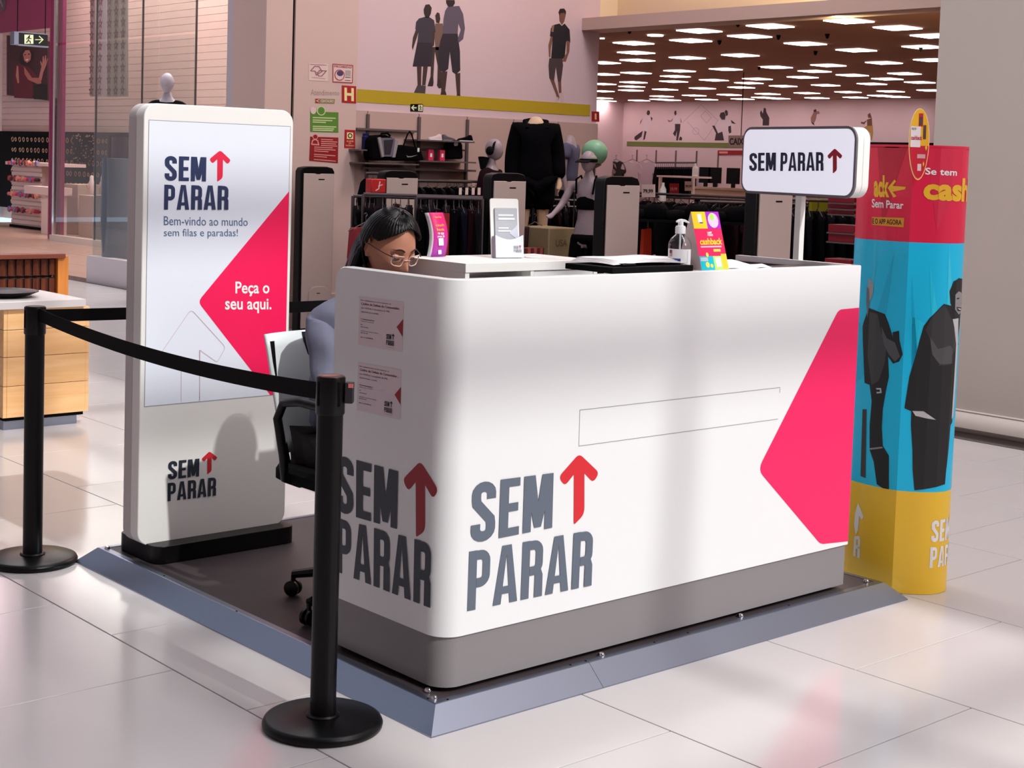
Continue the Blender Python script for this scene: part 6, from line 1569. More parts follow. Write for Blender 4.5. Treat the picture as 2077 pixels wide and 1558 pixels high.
bp2(o, pl, 'front_panel', [(600, 880), (690, 880), (695, 925), (670, 1000), (610, 1000), (595, 930)], M_BAGG, .012); bp2(o, pl, 'pocket', [(620, 895), (680, 890), (660, 985), (625, 985)], mat('bag_dark', (40, 36, 46), .8), .018)
for pts in ([(580, 880), (598, 875), (620, 1000), (605, 1005)], [(690, 890), (712, 900), (690, 1005), (672, 1005)]): bp2(o, pl, 'trim', pts, M_BAGL, .02)
MB().tube([P(580+x*.3178, y*.3178, 1, 11.13) for x, y in ((600, 870), (612, 852), (650, 852), (665, 868))], .010, 8).build('handle', M_CLOTHK, o)
o, pl = bag_prism('tote_bag', [(735, 930), (745, 925), (850, 940), (870, 970), (887, 1025), (705, 1028), (700, 980), (715, 940)], 11.2, .13, M_CLOTHK, 'black tote bag with a pale swoosh on the slatwall shelf', 'bag', 11.14)
for dy in (0, .03):
    MB().tube([P(580+x*.3178, y*.3178, 1, 11.14+dy) for x, y in ((748, 935), (775, 860), (790, 838), (803, 860), (825, 940))], .011, 8, flat=(1, .4)).build('handle', M_CLOTHK, o)
bp2(o, pl, 'mark', [(768, 990), (775, 1005), (800, 1003), (842, 988), (800, 997), (780, 998)], M_BAGL, .003); bp2(o, pl, 'price_tag', [(838, 945), (850, 945), (850, 970), (838, 970)], M_WHITE2, .006)
def shoe(name, u0, u1, v, y, m, ms, label, flip=1):
    a = P(u0, v, 1, y); b = P(u1, v, 1, y); L_ = b.x-a.x; z = v
    o = thing(name, label, 'shoe', (a.x, y, a.z)); k = L_/.28
    prof = [(0, .02), (.02, .085), (.05, .09), (.10, .062), (.17, .045), (.25, .03), (.28, .018)]
    f = (lambda x: x) if flip > 0 else (lambda x: .28-x)
    rings = [[Vector((a.x+f(x)*k, y+w*s*k, sB[4]+.0125*k+h_*k)) for s, h_ in ((-.035, 0), (-.034, hh*.6), (-.016, hh), (.016, hh), (.034, hh*.6), (.035, 0))] for x, hh in prof for w in ([.8 if x in (0, .28) else 1.1])]
    MB().loft(rings).build('upper', m, o, smooth=80)
    MB().prism(rrect(0, .285, -.04, .04, .035), (a.x-.002*k, y, sB[4]+.0005), (k, 0, 0), (0, k, 0), (0, 0, 1), .014*k).build('sole', ms, o); return o
shoe('trainer', 868, 895, 283, 11.24, mat('shoe_pale', (206, 184, 186), .6), M_WHITE2, 'pale trainer, leftmost on the shoe shelf', -1)
shoe('trainer', 896, 922, 284, 11.24, mat('shoe_grey', (70, 66, 78), .6), mat('sole_grey', (160, 140, 140), .6), 'grey trainer, middle of the shoe shelf')
shoe('trainer', 929, 957, 285, 11.24, M_CLOTHK, M_WHITE2, 'black trainer with white sole on the shoe shelf', -1)
for i, u in enumerate((875, 898)):
    a = P(u-6, 325, 1, 11.22); M_PB = mat('pink_box', (214, 50, 92), .5)
    o = bx('pink_box', M_PB, None, a.x, a.x+.062, 11.22, 11.26, sC2[4]+.0005, sC2[4]+.105, bevel=.002); tag(o, ('left', 'right')[i]+' of two small pink boxes on the slatwall shelf', 'box'); bx('print', M_TXTW, o, a.x+.02, a.x+.042, 11.2185, 11.2198, sC2[4]+.035, sC2[4]+.07)
o, pl = bag_prism('backpack', [(1045, 925), (1065, 895), (1115, 895), (1130, 925), (1133, 1015), (1035, 1017)], 11.22, .10, M_CLOTHK, 'small black backpack beside the pink boxes', 'bag', 11.2); bp2(o, pl, 'mark', [(1070, 915), (1085, 905), (1100, 915), (1095, 930), (1075, 932)], M_WHITE2, .003)

# ================================================================ clothing racks
def garment_proto(kind, m):
    "a garment on a hanger hanging in its own plane (x width, z down from the hook)"
    g = thing('hanging_garment', None, None, (0, 0, 0))
    if kind == 'tee': pts = [(-.07, -.05), (-.21, -.10), (-.26, -.24), (-.19, -.27), (-.17, -.22), (-.18, -.66), (.18, -.66), (.17, -.22), (.19, -.27), (.26, -.24), (.21, -.10), (.07, -.05), (0, -.085)]
    elif kind == 'jacket': pts = [(-.06, -.04), (-.20, -.10), (-.27, -.40), (-.26, -.62), (-.20, -.62), (-.18, -.40), (-.19, -.74), (.19, -.74), (.18, -.40), (.20, -.62), (.26, -.62), (.27, -.40), (.20, -.10), (.06, -.04), (0, -.07)]
    elif kind == 'skirt': pts = [(-.15, -.06), (.15, -.06), (.17, -.3), (.24, -.62), (.1, -.64), (-.08, -.62), (-.24, -.63), (-.17, -.3)]
    else: pts = [(-.17, -.06), (.17, -.06), (.19, -.9), (.05, -.9), (.0, -.32), (-.05, -.9), (-.19, -.9)]
    mb = MB().prism(roundpoly(pts, .02, 2), (0, -.022, 0), (1, 0, 0), (0, 0, 1), (0, 1, 0), .044)
    mb.v = [Vector((p.x, p.y*(1+.5*sin(p.x*30))+.012*sin(p.z*18+p.x*9), p.z)) for p in mb.v]
    mb.build('cloth', m, g, smooth=50)
    MB().tube([(0, 0, .02), (.018, 0, .035), (0, 0, .05), (-.016, 0, .04)], .003, 6).tube([(-.19, 0, -.085), (0, 0, -.02), (0, 0, .02), (0, 0, -.02), (.19, 0, -.085)], .004, 6).build('hanger', M_METAL, g)
    return g
PROTO = {}
def hang(kind, m, loc, rot, label, group, sc=1):
    k = (kind, m.name)
    if k not in PROTO: PROTO[k] = g = garment_proto(kind, m)
    else: g = copy_tree(PROTO[k])
    g.location = loc; g.rotation_euler = (0, 0, rot); g.scale = (sc, sc, sc); tag(g, label, 'clothing', group); return g
def rack(c, dirv, length, zr, label, posts=True, z0=0):
    d = Vector((dirv[0], dirv[1], 0)).normalized(); a = Vector((c[0], c[1], zr))-d*length/2; b = Vector((c[0], c[1], zr))+d*length/2; n = Vector((-d.y, d.x, 0))
    r = thing('clothes_rack', label, 'rack', (c[0], c[1], z0)); MB().tube([a, b], .013, 10).build('rail', M_METAL, r)
    if posts:
        for p in (a, b):
            MB().tube([Vector((p.x, p.y, z0+.02)), p], .014, 8).build('post', M_METAL, r); MB().tube([Vector((p.x, p.y, z0+.02))-n*.25, Vector((p.x, p.y, z0+.02))+n*.25], .014, 8).build('foot', M_METAL, r)
    return a, b, d
CK = [M_CLOTHK, mat('charcoal_cloth', (12, 11, 15), .95, spec=.08), M_CLOTHW, mat('navy_cloth', (9, 9, 20), .95, spec=.08)]
def filled(c, dirv, length, zr, n, kinds, mats, rlabel, glabel, group, sc=1, posts=True, z0=0):
    a, b, d = rack(c, dirv, length, zr, rlabel, posts, z0); th = math.atan2(d.y, d.x)+pi/2
    flip = (b-a).dot(_r2) < 0
    for i in range(n):
        p = a.lerp(b, (i+.5)/n); hang(kinds[i % len(kinds)], mats[(i*7) % len(mats)], (p.x, p.y, zr-.042*sc), th+random.uniform(-.12, .12), nth(n-1-i if flip else i)+', '+glabel, group, sc)
D = lambda u, v, dep: PD(u, v, dep)
p = D(868, 372, 13.0); filled((p.x, p.y), (1, -.1), .9, p.z+.02, 9, ['jacket'], CK[:2], 'rail on the slatwall carrying the black jackets', 'black jacket hanging on the slatwall rail right of the second theft gate', 'black jackets on the slatwall rail', .62, False)
p = D(948, 368, 13.7); filled((p.x, p.y), (1, -.1), .42, p.z, 9, ['tee', 'jacket'], CK[:2], 'rail of black shirts beside the headband mannequin', 'black shirt on a pale hanger left of the headband mannequin', 'black shirts left of the headband mannequin', .6, False)
for i_, u in enumerate((934, 947, 960, 972)):
    p = D(u, 388, 12.7); o = bx('price_tag', M_SW, None, p.x-.015, p.x+.015, p.y, p.y+.004, p.z-.03, p.z+.03); tag(o, nth(i_)+' white price tag dangling among the black shirts beside the headband mannequin', 'tag', 'price tags on the black shirts')
p = D(762, 352, 12.9); filled((p.x+.0, p.y), (1, -.1), .2, p.z, 4, ['jacket'], CK[:1], 'short rail beside the pillar', 'black garment hanging beside the pillar above the rack rails', 'black garments beside the pillar', .55, False)
p = D(768, 378, 12.2)
o = bx('red_bag', mat('red_bag', (190, 34, 36), .5), None, p.x-.075, p.x+.075, p.y, p.y+.08, p.z-.055, p.z+.06, bevel=.008); tag(o, 'square red bag with a pale mark beside the second theft gate', 'bag')
pl = Plane(1, p.y); decal('mark', stroke([(p.x-.03, p.z-.035), (p.x+.0, p.z-.02), (p.x+.012, p.z+.04)], .010)+stroke([(p.x-.005, p.z+.0), (p.x+.04, p.z+.015)], .008), pl, M_SW, o, .001)
p = D(765, 356, 12.3); 
# floor racks: low double rails with dark stock between gates
for (u, v, dep, ln, n, kinds, lab) in ((795, 400, 12.0, .62, 9, ['tee', 'pants'], 'behind the head of the seated woman'), (880, 398, 11.8, 1.1, 11, ['jacket', 'tee'], 'between the magenta card and the brochure holder'), (912, 402, 11.3, .5, 8, ['pants', 'jacket'], 'left of the third theft gate'),
                              (1110, 418, 14.6, .7, 8, ['tee', 'jacket'], 'behind the legs of the tall headless mannequin'), (1147, 406, 14.2, .6, 7, ['tee'], 'under the price sign 49,99')):
    p = D(u, v, dep); filled((p.x, p.y), (1, -.75), ln, p.z, n, kinds, CK, 'metal clothes rack '+lab, 'dark garment on the rack '+lab, 'dark stock '+lab, .8)
for i, (u, v, dep, rgb) in enumerate(((742, 480, 11.4, (120, 26, 34)), (1085, 480, 13.2, (52, 18, 24)))):
    p = D(u, v-35, dep); hang('skirt', mat('stock_%d' % i, rgb, .8, bump=.2), (p.x, p.y, p.z), .2, ('red garment hanging left of the seated woman', 'dark wine garment left of the cream mannequin leg')[i], None, 1.0)
p = D(897, 433, 11.0); o = bx('display_board', mat('red_panel_m', (146, 24, 34), .6), None, p.x-.09, p.x+.07, p.y, p.y+.02, p.z-.42, p.z); tag(o, 'deep red board behind the magenta card', 'board')
# striped low basket of stock and beige carton near the mannequin leg
p = D(1092, 515, 12.9); o = thing('striped_textile', 'salmon striped folded towels left of the mannequin shoe', 'textile', (p.x, p.y, p.z))
for i in range(7): bx('stripe', mat('salmon' if i % 2 else 'dark_salmon', (178, 84, 78) if i % 2 else (92, 34, 36), .8), o, p.x-.16+i*.036, p.x-.126+i*.036, p.y, p.y+.1, p.z-.05, p.z+.05)
p = D(1140, 500, 13.0); o = bx('carton', mat('beige_carton', (150, 132, 100), .7), None, p.x-.16, p.x+.17, p.y, p.y+.4, 0, p.z+.16, bevel=.01); tag(o, 'beige printed carton between the two mannequins', 'carton')
text('print', 'USA', [(p.x-.08, p.z+.06), (p.x+.06, p.z+.06), (p.x+.06, p.z), (p.x-.08, p.z)], Plane(1, p.y), mat('carton_ink', (110, 96, 74), .7), o, .002, .02)
# price signs
def price(u0, v0, u1, v1, dep, s, m, mi, label, ax=0):
    c = PD((u0+u1)/2, (v0+v1)/2, dep); pl = Plane(0, c.x); q = pl.quad((u0, v0), (u1, v0), (u1, v1), (u0, v1))
    o = thing('price_sign', label, 'sign', c); a = [pl.to3(x, 0) for x in q]; b = [pl.to3(x, .01) for x in q]
    MB().add(a+b, [(0, 1, 2, 3), (7, 6, 5, 4)]+[(i, (i+1) % 4, 4+(i+1) % 4, 4+i) for i in range(4)]).build('board', m, o, smooth=0)
    text('print', s, subq(q, .12, .9, .3, .62), pl, mi, o, .012, .03); bx('stem', M_METAL, o, c.x+.005, c.x+.012, c.y-.004, c.y+.004, 0, q[2][1]); return o
price(1154, 367, 1174, 389, 13.2, '49,99', M_SW, M_SR, 'white 49,99 price sign with red edge right of the headless mannequin')
price(1303, 374, 1329, 400, 14.5, '79,99', M_SW, M_INK, 'white 79,99 price sign right of the fourth theft gate')
price(1359, 372, 1377, 394, 17, '59,99', M_SR, M_LR, 'red price sign above the metal rails')
price(1390, 368, 1406, 387, 17, '99,99', M_SW, M_INK, 'small white price sign above the metal rails')
# dark shelving with folded stock along the foot of the slatwall
gs_ = thing('stock_shelving', 'black shelving with folded dark clothes under the bag shelves', 'shelf', (9.6, 11.1, 0))
bx('back_panel', M_BLACKM, gs_, 8.3, 11.2, 11.30, 11.345, 0, 1.22)
rnd = random.Random(2)
for lev in (.10, .42, .74, 1.04):
    bx('shelf', M_SHELF, gs_, 8.3, 11.2, 10.98, 11.299, lev-.02, lev)
    mb = MB(); x = 8.34
    while x < 11.0:
        w = rnd.uniform(.16, .24); 
        for k in range(rnd.randint(2, 5)): mb.box(x+rnd.uniform(0, .012), x+w, 11.0+rnd.uniform(0, .02), 11.28, lev+k*.034+.001, lev+k*.034+.032)
        x += w+.03
    mb.build('folded_stock', CK[rnd.randint(0, 1)], gs_, bevel=0, kind='stuff')
# ================================================================ deep store stock
# wall rail of polo shirts
p0 = P(1330, 330, 0, XF-.5); p1 = P(1410, 330, 0, XF-.5)
a = Vector((XF-.5, p0.y, p0.z)); b = Vector((XF-.5, p1.y, p1.z)); 
r = thing('wall_rail', 'far wall rail of dark polo shirts', 'rack', a); MB().tube([a, b], .02, 8).build('rail', M_METAL, r)
for i in range(20):
    q_ = a.lerp(b, (i+.5)/20); hang('jacket', CK[1+(i % 2)*2] if i > 8 else CK[0], (q_.x, q_.y, q_.z-.06), pi+.2 if False else .9, nth(i)+', dark polo shirt on the far wall rail', 'dark polo shirts on the far wall rail', 1.05)
# football shirts on the far wall at the left
for i, (u, w, col, lab) in enumerate(((1250, 22, (38, 34, 34), 'black and tan'), (1283, 20, (206, 186, 192), 'white printed'), (1312, 22, (200, 178, 190), 'white numbered'), (1232, 14, (150, 120, 120), 'pale striped'))):
    p = P(u, 322, 0, XF-.3); hang('tee', mat('jersey_%d' % i, col, .8), (p.x, p.y, p.z+.02), pi/2, lab+' football shirt hanging on the far wall left of the polo shirts', None, 1.55)
    if i < 3:
        pl = Plane(0, XF-.36); decal_o = bpy.data.objects.new('x', None)
        bpy.data.objects.remove(decal_o)
# long checkout counter, monitors, shelf of boots
p = P(1455, 392, 0, 22.0)
def frame_pt(u, v, X): return P(u, v, 0, X)
a = frame_pt(1405, 378, 21); b = frame_pt(1504, 378, 21)
o = thing('checkout_desk', 'long beige checkout desk in the depth of the store', 'counter', (21, (a.y+b.y)/2, 0))
bx('top', mat('desk_beige', (170, 140, 122), .5), o, 20.9, 21.7, b.y-1.5, a.y, a.z-.04, a.z); bx('front', mat('desk_beige2', (186, 156, 136), .5), o, 20.95, 21.6, b.y-1.5, a.y-.02, a.z-.22, a.z-.041); bx('kick', M_BLACKM, o, 21.0, 21.6, b.y-1.5, a.y-.05, 0, a.z-.221)
for i, (u, w) in enumerate(((1429, 1), (1448, 1), (1485, 1))):
    c = frame_pt(u, 362, 21.2); o = thing('monitor', ('left', 'middle', 'right')[i]+' black monitor on the beige checkout desk', 'monitor', (21.2, c.y, a.z))
    bx('screen', M_BLACK, o, 21.2, 21.25, c.y-.14, c.y+.14, a.z+.07, a.z+.36, bevel=.006); bx('stand', M_BLACK, o, 21.21, 21.26, c.y-.03, c.y+.03, a.z, a.z+.07)
# cream upright display with black screen (between gate 4 and the desk)
c = frame_pt(1372, 358, 19); o = thing('kiosk_table', 'cream side table with a white bottle below the polo shirts', 'table', (19, c.y, 0))
bx('top', M_SW, o, 19, 19.5, c.y-.35, c.y+.45, c.z-.02, c.z+.01)
for dy in (-.32, .42): bx('leg', M_SW, o, 19.02, 19.08, c.y+dy-.03, c.y+dy+.0, 0, c.z-.02)
tag(MB().lathe([(.001, 0), (.05, 0), (.05, .14), (.02, .18), (.02, .22), (.001, .22)], (19.15, c.y-.28, c.z+.0105), 12).build('white_bottle', M_WHITE2), 'white bottle on the cream side table', 'bottle')
c = frame_pt(1343, 408, 14); 
tag(MB().lathe([(.001, 0), (.035, 0), (.035, .12), (.014, .16), (.014, .19), (.001, .19)], PD(1344, 408, 15.5), 12).build('white_bottle', M_WHITE2), 'white bottle standing among dark stock right of the 79,99 sign', 'bottle')
c = PD(1344, 408.5, 15.5); o = thing('stock_table', 'black display table with folded clothes and open legs behind the sanitizer bottle', 'table', (c.x, c.y, 0))
# table with black top & legs at (1305-1400, 445)
tl = PD(1300, 447, 11.6); tr_ = PD(1402, 449, 11.6); zt_t = tl.z
d = Vector((1, -1.1, 0)).normalized(); n = Vector((d.y, -d.x, 0)); c0 = PD(1400, 447, 12.1)
for nm, t0, t1, s0, s1, z0, z1, m in (('top', -.62, .62, -.3, .3, zt_t-.02, zt_t, M_BLACKM), ('lower_shelf', -.58, .58, -.26, .26, .28, .30, M_BLACKM)):
    MB().prism([(t0, s0), (t1, s0), (t1, s1), (t0, s1)], (c0.x, c0.y, z0), d, n, (0, 0, 1), z1-z0).build(nm, m, o)
for t in (-.57, .57):
    for s in (-.26, .26):
        q_ = c0+d*t+n*s; MB().tube([(q_.x, q_.y, 0), (q_.x, q_.y, zt_t-.021)], .022, 8).build('leg', M_BLACKM, o)
for i in range(14):
    q_ = c0+d*(-.52+.08*i)+n*(.15 if i % 2 else -.12); hgt = .05+.07*((i*5) % 4)/3; m = [CK[0], CK[1], CK[2], mat('orange_cloth', (220, 66, 36), .7), CK[3]][(3 if i in (0,) else (i*3) % 3)]
    f = MB().loft([[Vector((q_.x, q_.y, zt_t))+d*(.1*k*cos(a))+n*(.13*k*sin(a))+Vector((0, 0, z+.008*sin(a*3+i))) for a in (2*pi*j/12 for j in range(12))] for z, k in ((.001, .98), (.02, 1.05), (hgt*.7, 1), (hgt, .75))])
    tag(f.build('folded_clothes', m, None, smooth=180), nth(i)+', bundle of dark folded clothes on the black display table' if i else 'bundle of orange folded clothes at the left end of the black display table', 'clothing', 'folded clothes on the black display table' if i else None)
p = PD(1312, 470, 12.2); hang('pants', mat('orange_cloth', (220, 66, 36), .7), (p.x, p.y, zt_t-.06), .3, 'orange garment hanging under the left end of the black display table', None, .45)
# metal double rails with stock across the middle distance
for (u, v, dep, ln, dv, n, kinds, lab, s_) in ((1420, 397, 14.5, 2.2, (.2, -1), 16, ['tee', 'jacket'], 'behind the tent card', .85), (1440, 404, 15.8, 2.0, (.2, -1), 14, ['tee'], 'far behind the tent card', .8),
                                             (1524, 412, 13.2, .9, (.75, -.65), 8, ['jacket', 'tee'], 'left of the fifth theft gate', .85), (1690, 408, 12.8, 1.0, (.75, -.65), 12, ['jacket'], 'right of the sign pole', 1.05), (1632, 418, 14.2, .8, (.75, -.65), 7, ['tee', 'jacket'], 'immediately right of the sign pole', .95),
                                             (1650, 398, 16.5, 1.6, (.2, -1), 12, ['tee'], 'under the lightbox sign', .8)):
    p = PD(u, v, dep); filled((p.x, p.y), dv, ln, p.z, n, kinds, CK if 'fifth' in lab else CK[:2], 'metal clothes rack '+lab, 'dark garment on the rack '+lab, 'dark garments '+lab, s_)
p = PD(1516, 428, 13.0); hang('tee', mat('wine_bright', (112, 22, 54), .8), (p.x, p.y, p.z), .9, 'wine red top facing out left of the fifth theft gate', None, .75)
p = PD(1508, 480, 12.6)
# yellow-green board right of the pole
c = PD(1668, 468, 13.6); pl = Plane(1, c.y); q = pl.quad((1646, 404), (1692, 404), (1690, 500), (1648, 506)); o = thing('lime_board', 'lime yellow upright sign board behind the black jackets', 'sign', (c.x, c.y, 0))
MB().prism([Vector(x) for x in q], (0, c.y, 0), (1, 0, 0), (0, 0, 1), (0, 1, 0), .03).build('board', mat('lime_board_m', (158, 156, 24), .6), o)
q2 = pl.quad((1640, 504), (1688, 502), (1688, 532), (1642, 534)); MB().prism([Vector(x) for x in q2], (0, c.y-.1, 0), (1, 0, 0), (0, 0, 1), (0, 1, 0), .3).build('base', mat('lime_board_m', (158, 156, 24), .6), o)
# red shoe boxes stacks beside the column
for k, (v0, v1) in enumerate(((401, 412), (414, 424), (426, 435), (457, 473), (476, 492), (527, 536))):
    a = PD(1719 if k < 5 else 1712, v1, 11.4); b = PD(1750, v0, 11.4); o = bx('red_box', mat('red_box_m', (138, 22, 40), .5), None, a.x, a.x+.19, a.y-.06, a.y+.18, a.z, PD(1719, v0, 11.4).z, bevel=.003)
    tag(o, ('topmost red box', 'second red box from the top', 'third red box from the top', 'fourth red box from the top', 'fifth red box from the top', 'lowest red box')[k]+' of the stack left of the promotional column', 'box', None)
    bx('edge', M_LR, o, a.x, a.x+.19, a.y-.064, a.y-.0605, a.z, a.z+.006)
a = PD(1719, 540, 11.4)
o = thing('box_rack', 'dark metal display rack holding the red boxes beside the promotional column', 'rack', (a.x, a.y, 0))
for v1 in (412, 424, 435, 473, 492, 536):
    z = PD(1719, v1, 11.4).z; bx('shelf', M_SHELF, o, a.x-.01, a.x+.2, a.y-.06, a.y+.2, z-.012, z-.0005)
for dx in (.205, .235): bx('post', M_BLACKM, o, a.x+dx, a.x+dx+.02, a.y-.08, a.y-.05, 0, PD(1719, 290, 11.4).z)
for i in range(9):
    z = .25+i*.16; MB().tube([(a.x+.25, a.y-.08, z), (a.x+.32, a.y-.16, z), (a.x+.325, a.y-.16, z+.03)], .004, 6).build('hook', M_METAL, o)
bx('valance', M_BLACKM, wb, XF-.4, XF, 3, P(1740, 290, 0, XF).y, P(1760, 295, 0, XF).z-.1, P(1760, 289, 0, XF).z)

# ================================================================ shop A interior at the left: poster, jewellery wall, display stands
XB = 13.57; PB_ = Plane(0, XB)
o = thing('poster', 'large poster of a smiling woman in a red top on the plank wall', 'poster', PB_.to3(PB_.px(60, 200)))
q = PB_.quad((18, 72), (101, 84), (101, 204), (18, 193)); z0 = lambda L_: [(x*.1926, y*.1926) for x, y in L_]
a = [PB_.to3(c, 0) for c in q]; b = [PB_.to3(c, .05) for c in q]
MB().add(a+b, [(0, 1, 2, 3), (7, 6, 5, 4)]+[(i, (i+1) % 4, 4+(i+1) % 4, 4+i) for i in range(4)]).build('canvas', mat('poster_dark', (62, 32, 38), .6, noise=.5, nscale=2), o, smooth=0)
PB2 = Plane(0, XB-.05)
def pd_(rgb, pts, off): decal('print', [pxpoly(z0(pts), PB2)], PB2, mat('po_%d_%d_%d' % rgb, rgb, .6), o, off)
pd_((96, 22, 40), [(150, 700), (185, 668), (250, 690), (330, 720), (400, 810), (350, 870), (350, 1040), (150, 1030), (145, 850)], .003)
pd_((40, 20, 22), [(200, 640), (215, 560), (260, 505), (320, 505), (355, 560), (350, 640), (300, 690), (230, 680)], .004)
pd_((186, 118, 104), [(245, 570), (270, 530), (310, 528), (330, 570), (325, 630), (290, 662), (258, 640)], .006); pd_((240, 200, 190), [(270, 625), (308, 618), (295, 640), (278, 640)], .008); pd_((40, 20, 22), [(258, 572), (275, 568), (275, 580), (260, 584)], .008); pd_((40, 20, 22), [(298, 566), (318, 562), (318, 574), (300, 578)], .008)
pd_((190, 124, 108), [(180, 690), (195, 700), (205, 870), (190, 880), (170, 800)], .006); pd_((178, 108, 94), [(255, 700), (300, 760), (340, 820), (430, 820), (440, 880), (400, 885), (300, 840), (262, 780)], .006)
pd_((190, 124, 108), [(412, 820), (440, 700), (425, 650), (432, 640), (448, 670), (455, 590), (465, 592), (470, 650), (480, 580), (490, 585), (490, 650), (503, 610), (507, 625), (490, 690), (460, 760), (440, 850)], .007); pd_((20, 10, 14), [(360, 900), (440, 880), (500, 900), (500, 1050), (360, 1045)], .005)
# black pegboard wall with rows of jewellery
z0w = PB_.px(60, 267)[1]
jw = thing('jewellery_wall', 'black wall board hung with rows of bangles and necklaces', 'display', (13.4, 25, 0))
bx('board', M_BLACKM, jw, 13.42, 13.57, 22.3, 33.5, .25, z0w)
M_GOLDJ = mat('gold_metal', (206, 160, 128), .3, metal=.8); rnd = random.Random(11)
for r_ in range(7):
    mb = MB(); z = z0w-.17-.22*r_
    for i in range(46):
        y = 22.5+i*.19+rnd.uniform(-.03, .03); w = rnd.uniform(.035, .05)
        mb.tube([(13.40, y+w*cos(t), z+w*sin(t)*rnd.choice([1, 1.0])) for t in (2*pi*k/8 for k in range(9))], .008, 4, caps=False)
    mb.build('bangles', M_GOLDJ, jw, kind='stuff')
# white slatted gondola with pink goods, counter in front
g0 = P(20, 470, 2, 0); 
gd = thing('slatted_gondola', 'white slatted display gondola hung with pink and red hair accessories', 'display', (12.2, 27.4, 0))
yA, yB = P(24, 470, 0, 12.2).y, P(84, 470, 0, 12.2).y
zG = P(50, 335, 0, 12.2).z
bx('core', mat('gondola_white', (206, 178, 176), .5), gd, 12.2, 12.5, yB, yA, .05, zG)
bx('top', M_SW, gd, 12.1, 12.6, yB-1.0, yA+.1, zG, zG+.06)
for i in range(12): bx('slat', M_SW, gd, 12.185, 12.1995, yB, yA, .08+i*(zG-.1)/12, .08+(i+.72)*(zG-.1)/12)
bx('base', M_BLACKM, gd, 12.17, 12.5, yB-.03, yA+.05, 0, .05)
PKS = [mat('acc_%d' % i, c, .5) for i, c in enumerate([(196, 46, 88), (150, 28, 46), (214, 110, 120), (120, 110, 160), (60, 40, 44), (220, 150, 120)])]
for i in range(44):
    y = yB+.06+(yA-yB-.12)*((i*7) % 11)/10; z = .35+(i//11)*.3+.05*((i*3) % 3); c_ = (12.13, y, z)
    f = MB().lathe([(.001, -.03), (.05, -.035), (.062, 0), (.04, .03), (.001, .02)], c_, 8, 'X' if i % 2 else 'Z')
    tag(f.build('hair_accessory', PKS[i % 6]), '%s hair accessory, %s in the %s row of slatted gondola' % (('rose', 'wine red', 'pale pink', 'lilac', 'dark', 'peach')[i % 6], nth(10-(i*7) % 11), ('lowest', 'second lowest', 'third', 'top')[i//11]), 'accessory', 'hair accessories on the slatted gondola')
tb_ = thing('side_counter', 'white side counter on a slab leg before the slatted gondola', 'table', (11.6, 25.2, 0)); za = P(75, 378, 0, 11.75).z
ya, yb = P(54, 380, 0, 11.75).y, P(100, 380, 0, 11.75).y
bx('top', M_SW, tb_, 11.7, 12.0, yb-.4, ya, za-.14, za); bx('leg', M_SW, tb_, 11.75, 11.95, yb-.3, P(84, 400, 0, 11.75).y, 0, za-.14)
# display window goods seen through the glass: plinths, busts, star curtain
XW = 12.2
for i, (u0, u1, v1, lab) in enumerate(((124, 160, 372, 'left'), (160, 192, 395, 'middle'), (192, 216, 396, 'right'))):
    a = P(u0, v1, 0, XW-.1*i); b = P(u1-2, v1, 0, XW-.1*i); o = bx('display_plinth', mat('plinth_cream', (196, 172, 156), .5) if i < 2 else mat('plinth_grey', (140, 124, 124), .5), None, a.x, a.x+.5, b.y, a.y, 0, a.z, bevel=.006); tag(o, lab+' display plinth behind the shop glass beside the magenta portal', 'plinth')
for i, (u, v) in enumerate(((186, 370), (208, 392))):
    c = P(u, v, 0, XW+.1-.1*i-.0); c.z = P(190, 395, 0, XW-.1).z+.021 if i == 0 else P(205, 396, 0, XW-.2).z+.021; o = MB().loft([[Vector((c.x+.05*kk*cos(t), c.y+.10*w*sin(t), c.z+z)) for t in (2*pi*k/14 for k in range(14))] for z, w, kk in ((-.02, .8, 1), (.08, 1, 1.2), (.16, 1.0, 1), (.22, .45, .7), (.29, .4, .7), (.31, .1, .3))]).build('necklace_bust', M_SW, None, smooth=180)
    tag(o, ('taller', 'lower')[i]+' white necklace bust behind the shop glass', 'bust'); MB().tube([(c.x-.065, c.y+.07*cos(t), c.z+.14+.07*sin(t)) for t in (pi+pi*k/8 for k in range(9))], .006, 5).build('necklace', M_GOLDJ, o)
o = thing('framed_display', 'dark framed jewellery display behind the shop glass', 'display', P(165, 310, 0, 13.35)); a = P(145, 272, 0, 13.35); b = P(188, 330, 0, 13.35)
bx('board', M_BLACKM, o, 13.37, 13.419, b.y, a.y, b.z, a.z)
mb = MB(); rnd = random.Random(5)
for i in range(60): mb.sphere((13.36, rnd.uniform(b.y, a.y), rnd.uniform(b.z, a.z)), .014, 6, 4)
mb.build('beads', M_GOLDJ, o, kind='stuff')
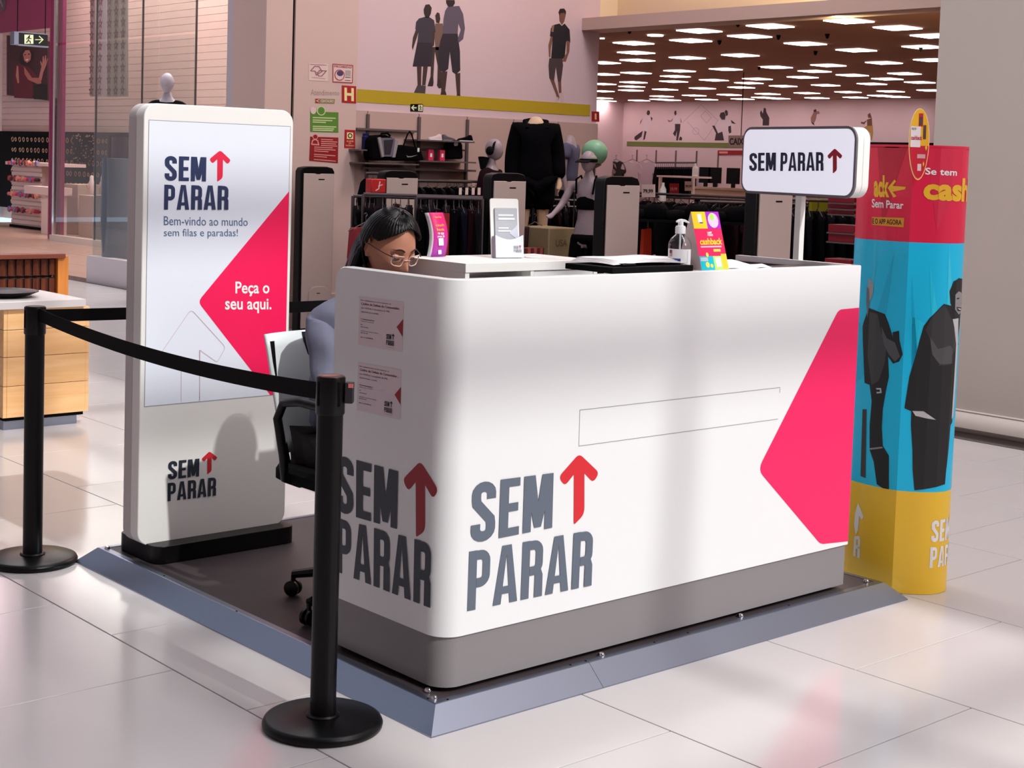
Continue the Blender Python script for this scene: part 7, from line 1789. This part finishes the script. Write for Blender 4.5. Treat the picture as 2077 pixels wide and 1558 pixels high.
# star curtain: panels printed with star outlines
def star(cy, cz, r, pl, w): 
    pts = [(cy+r*(1 if k % 2 == 0 else .42)*sin(k*pi/5), cz+r*(1 if k % 2 == 0 else .42)*cos(k*pi/5)) for k in range(10)]; return stroke(pts, w, True)
XS = 11.6; PSt = Plane(0, XS)
for pi_, (u0, u1, cols, rgb, lab) in enumerate(((183, 193, 1, (150, 126, 120), 'narrow left'), (194, 216, 1, (196, 168, 178), 'bright middle'), (217, 259, 3, (160, 142, 134), 'wide right'))):
    q = PSt.quad((u0, -40), (u1, -40), (u1, 196), (u0, 196)); o = thing('star_banner', lab+' hanging banner printed with rows of star outlines behind the glass', 'banner', PSt.to3(qmap(q, .5, 0)))
    MB().prism([Vector(c) for c in q], (XS, 0, 0), (0, -1, 0), (0, 0, 1), (1, 0, 0), .01).build('cloth', mat('banner_%d' % pi_, rgb, .7), o)
    pol = []
    W_ = q[1][0]-q[0][0]
    for r_ in range(10):
        for c_ in range(cols): pol += star(q[0][0]+W_*(c_+.5)/cols, q[2][1]+.10+r_*.185, .07, PSt, .026)
    decal('stars', pol, PSt, mat('star_ink' if pi_ != 1 else 'star_wine', (96, 66, 72) if pi_ != 1 else (124, 40, 66), .6), o, .003)
# dim goods behind the second glass front
for i, (u, v, w, h_, rgb, lab) in enumerate(((236, 400, .35, .9, (92, 100, 112), 'slate waste bin shape'), (250, 320, .3, .5, (70, 62, 76), 'dark bag'), (236, 300, .25, .3, (40, 34, 40), 'black box'))):
    c = PD(u, v, 17.5+i); o = MB().loft([[Vector((c.x+w*.5*k*cos(t), c.y+w*.5*k*sin(t), z*(c.z+h_*.5))) for t in (2*pi*j/16 for j in range(16))] for z, k in ((0, .8), (.5, 1), (1, .95))]).build('shop_goods', mat('goods_%d' % i, rgb, .6), None, smooth=60); tag(o, lab+' dimly seen behind the corner glass left of the totem', 'goods')
# shop letter fragment on the magenta fascia
o = thing('fascia_letter', 'grey outlined letter A cut off at the top left corner on the magenta fascia', 'letter', P(2, 10, 0, XA)); PM = Plane(0, XA)
decal('outline', [pxpoly([(-12, -30), (6, -30), (13, 8), (11, 18), (5, 24), (-12, 20)], PM)], PM, mat('letter_grey', (90, 62, 74), .5), o, .004); decal('core', stroke(pxpoly([(-10, 14), (-2, -14), (6, 14)], PM), .035)+stroke(pxpoly([(-8, 5), (4, 5)], PM), .03), PM, mat('letter_pale', (150, 120, 132), .5), o, .008)
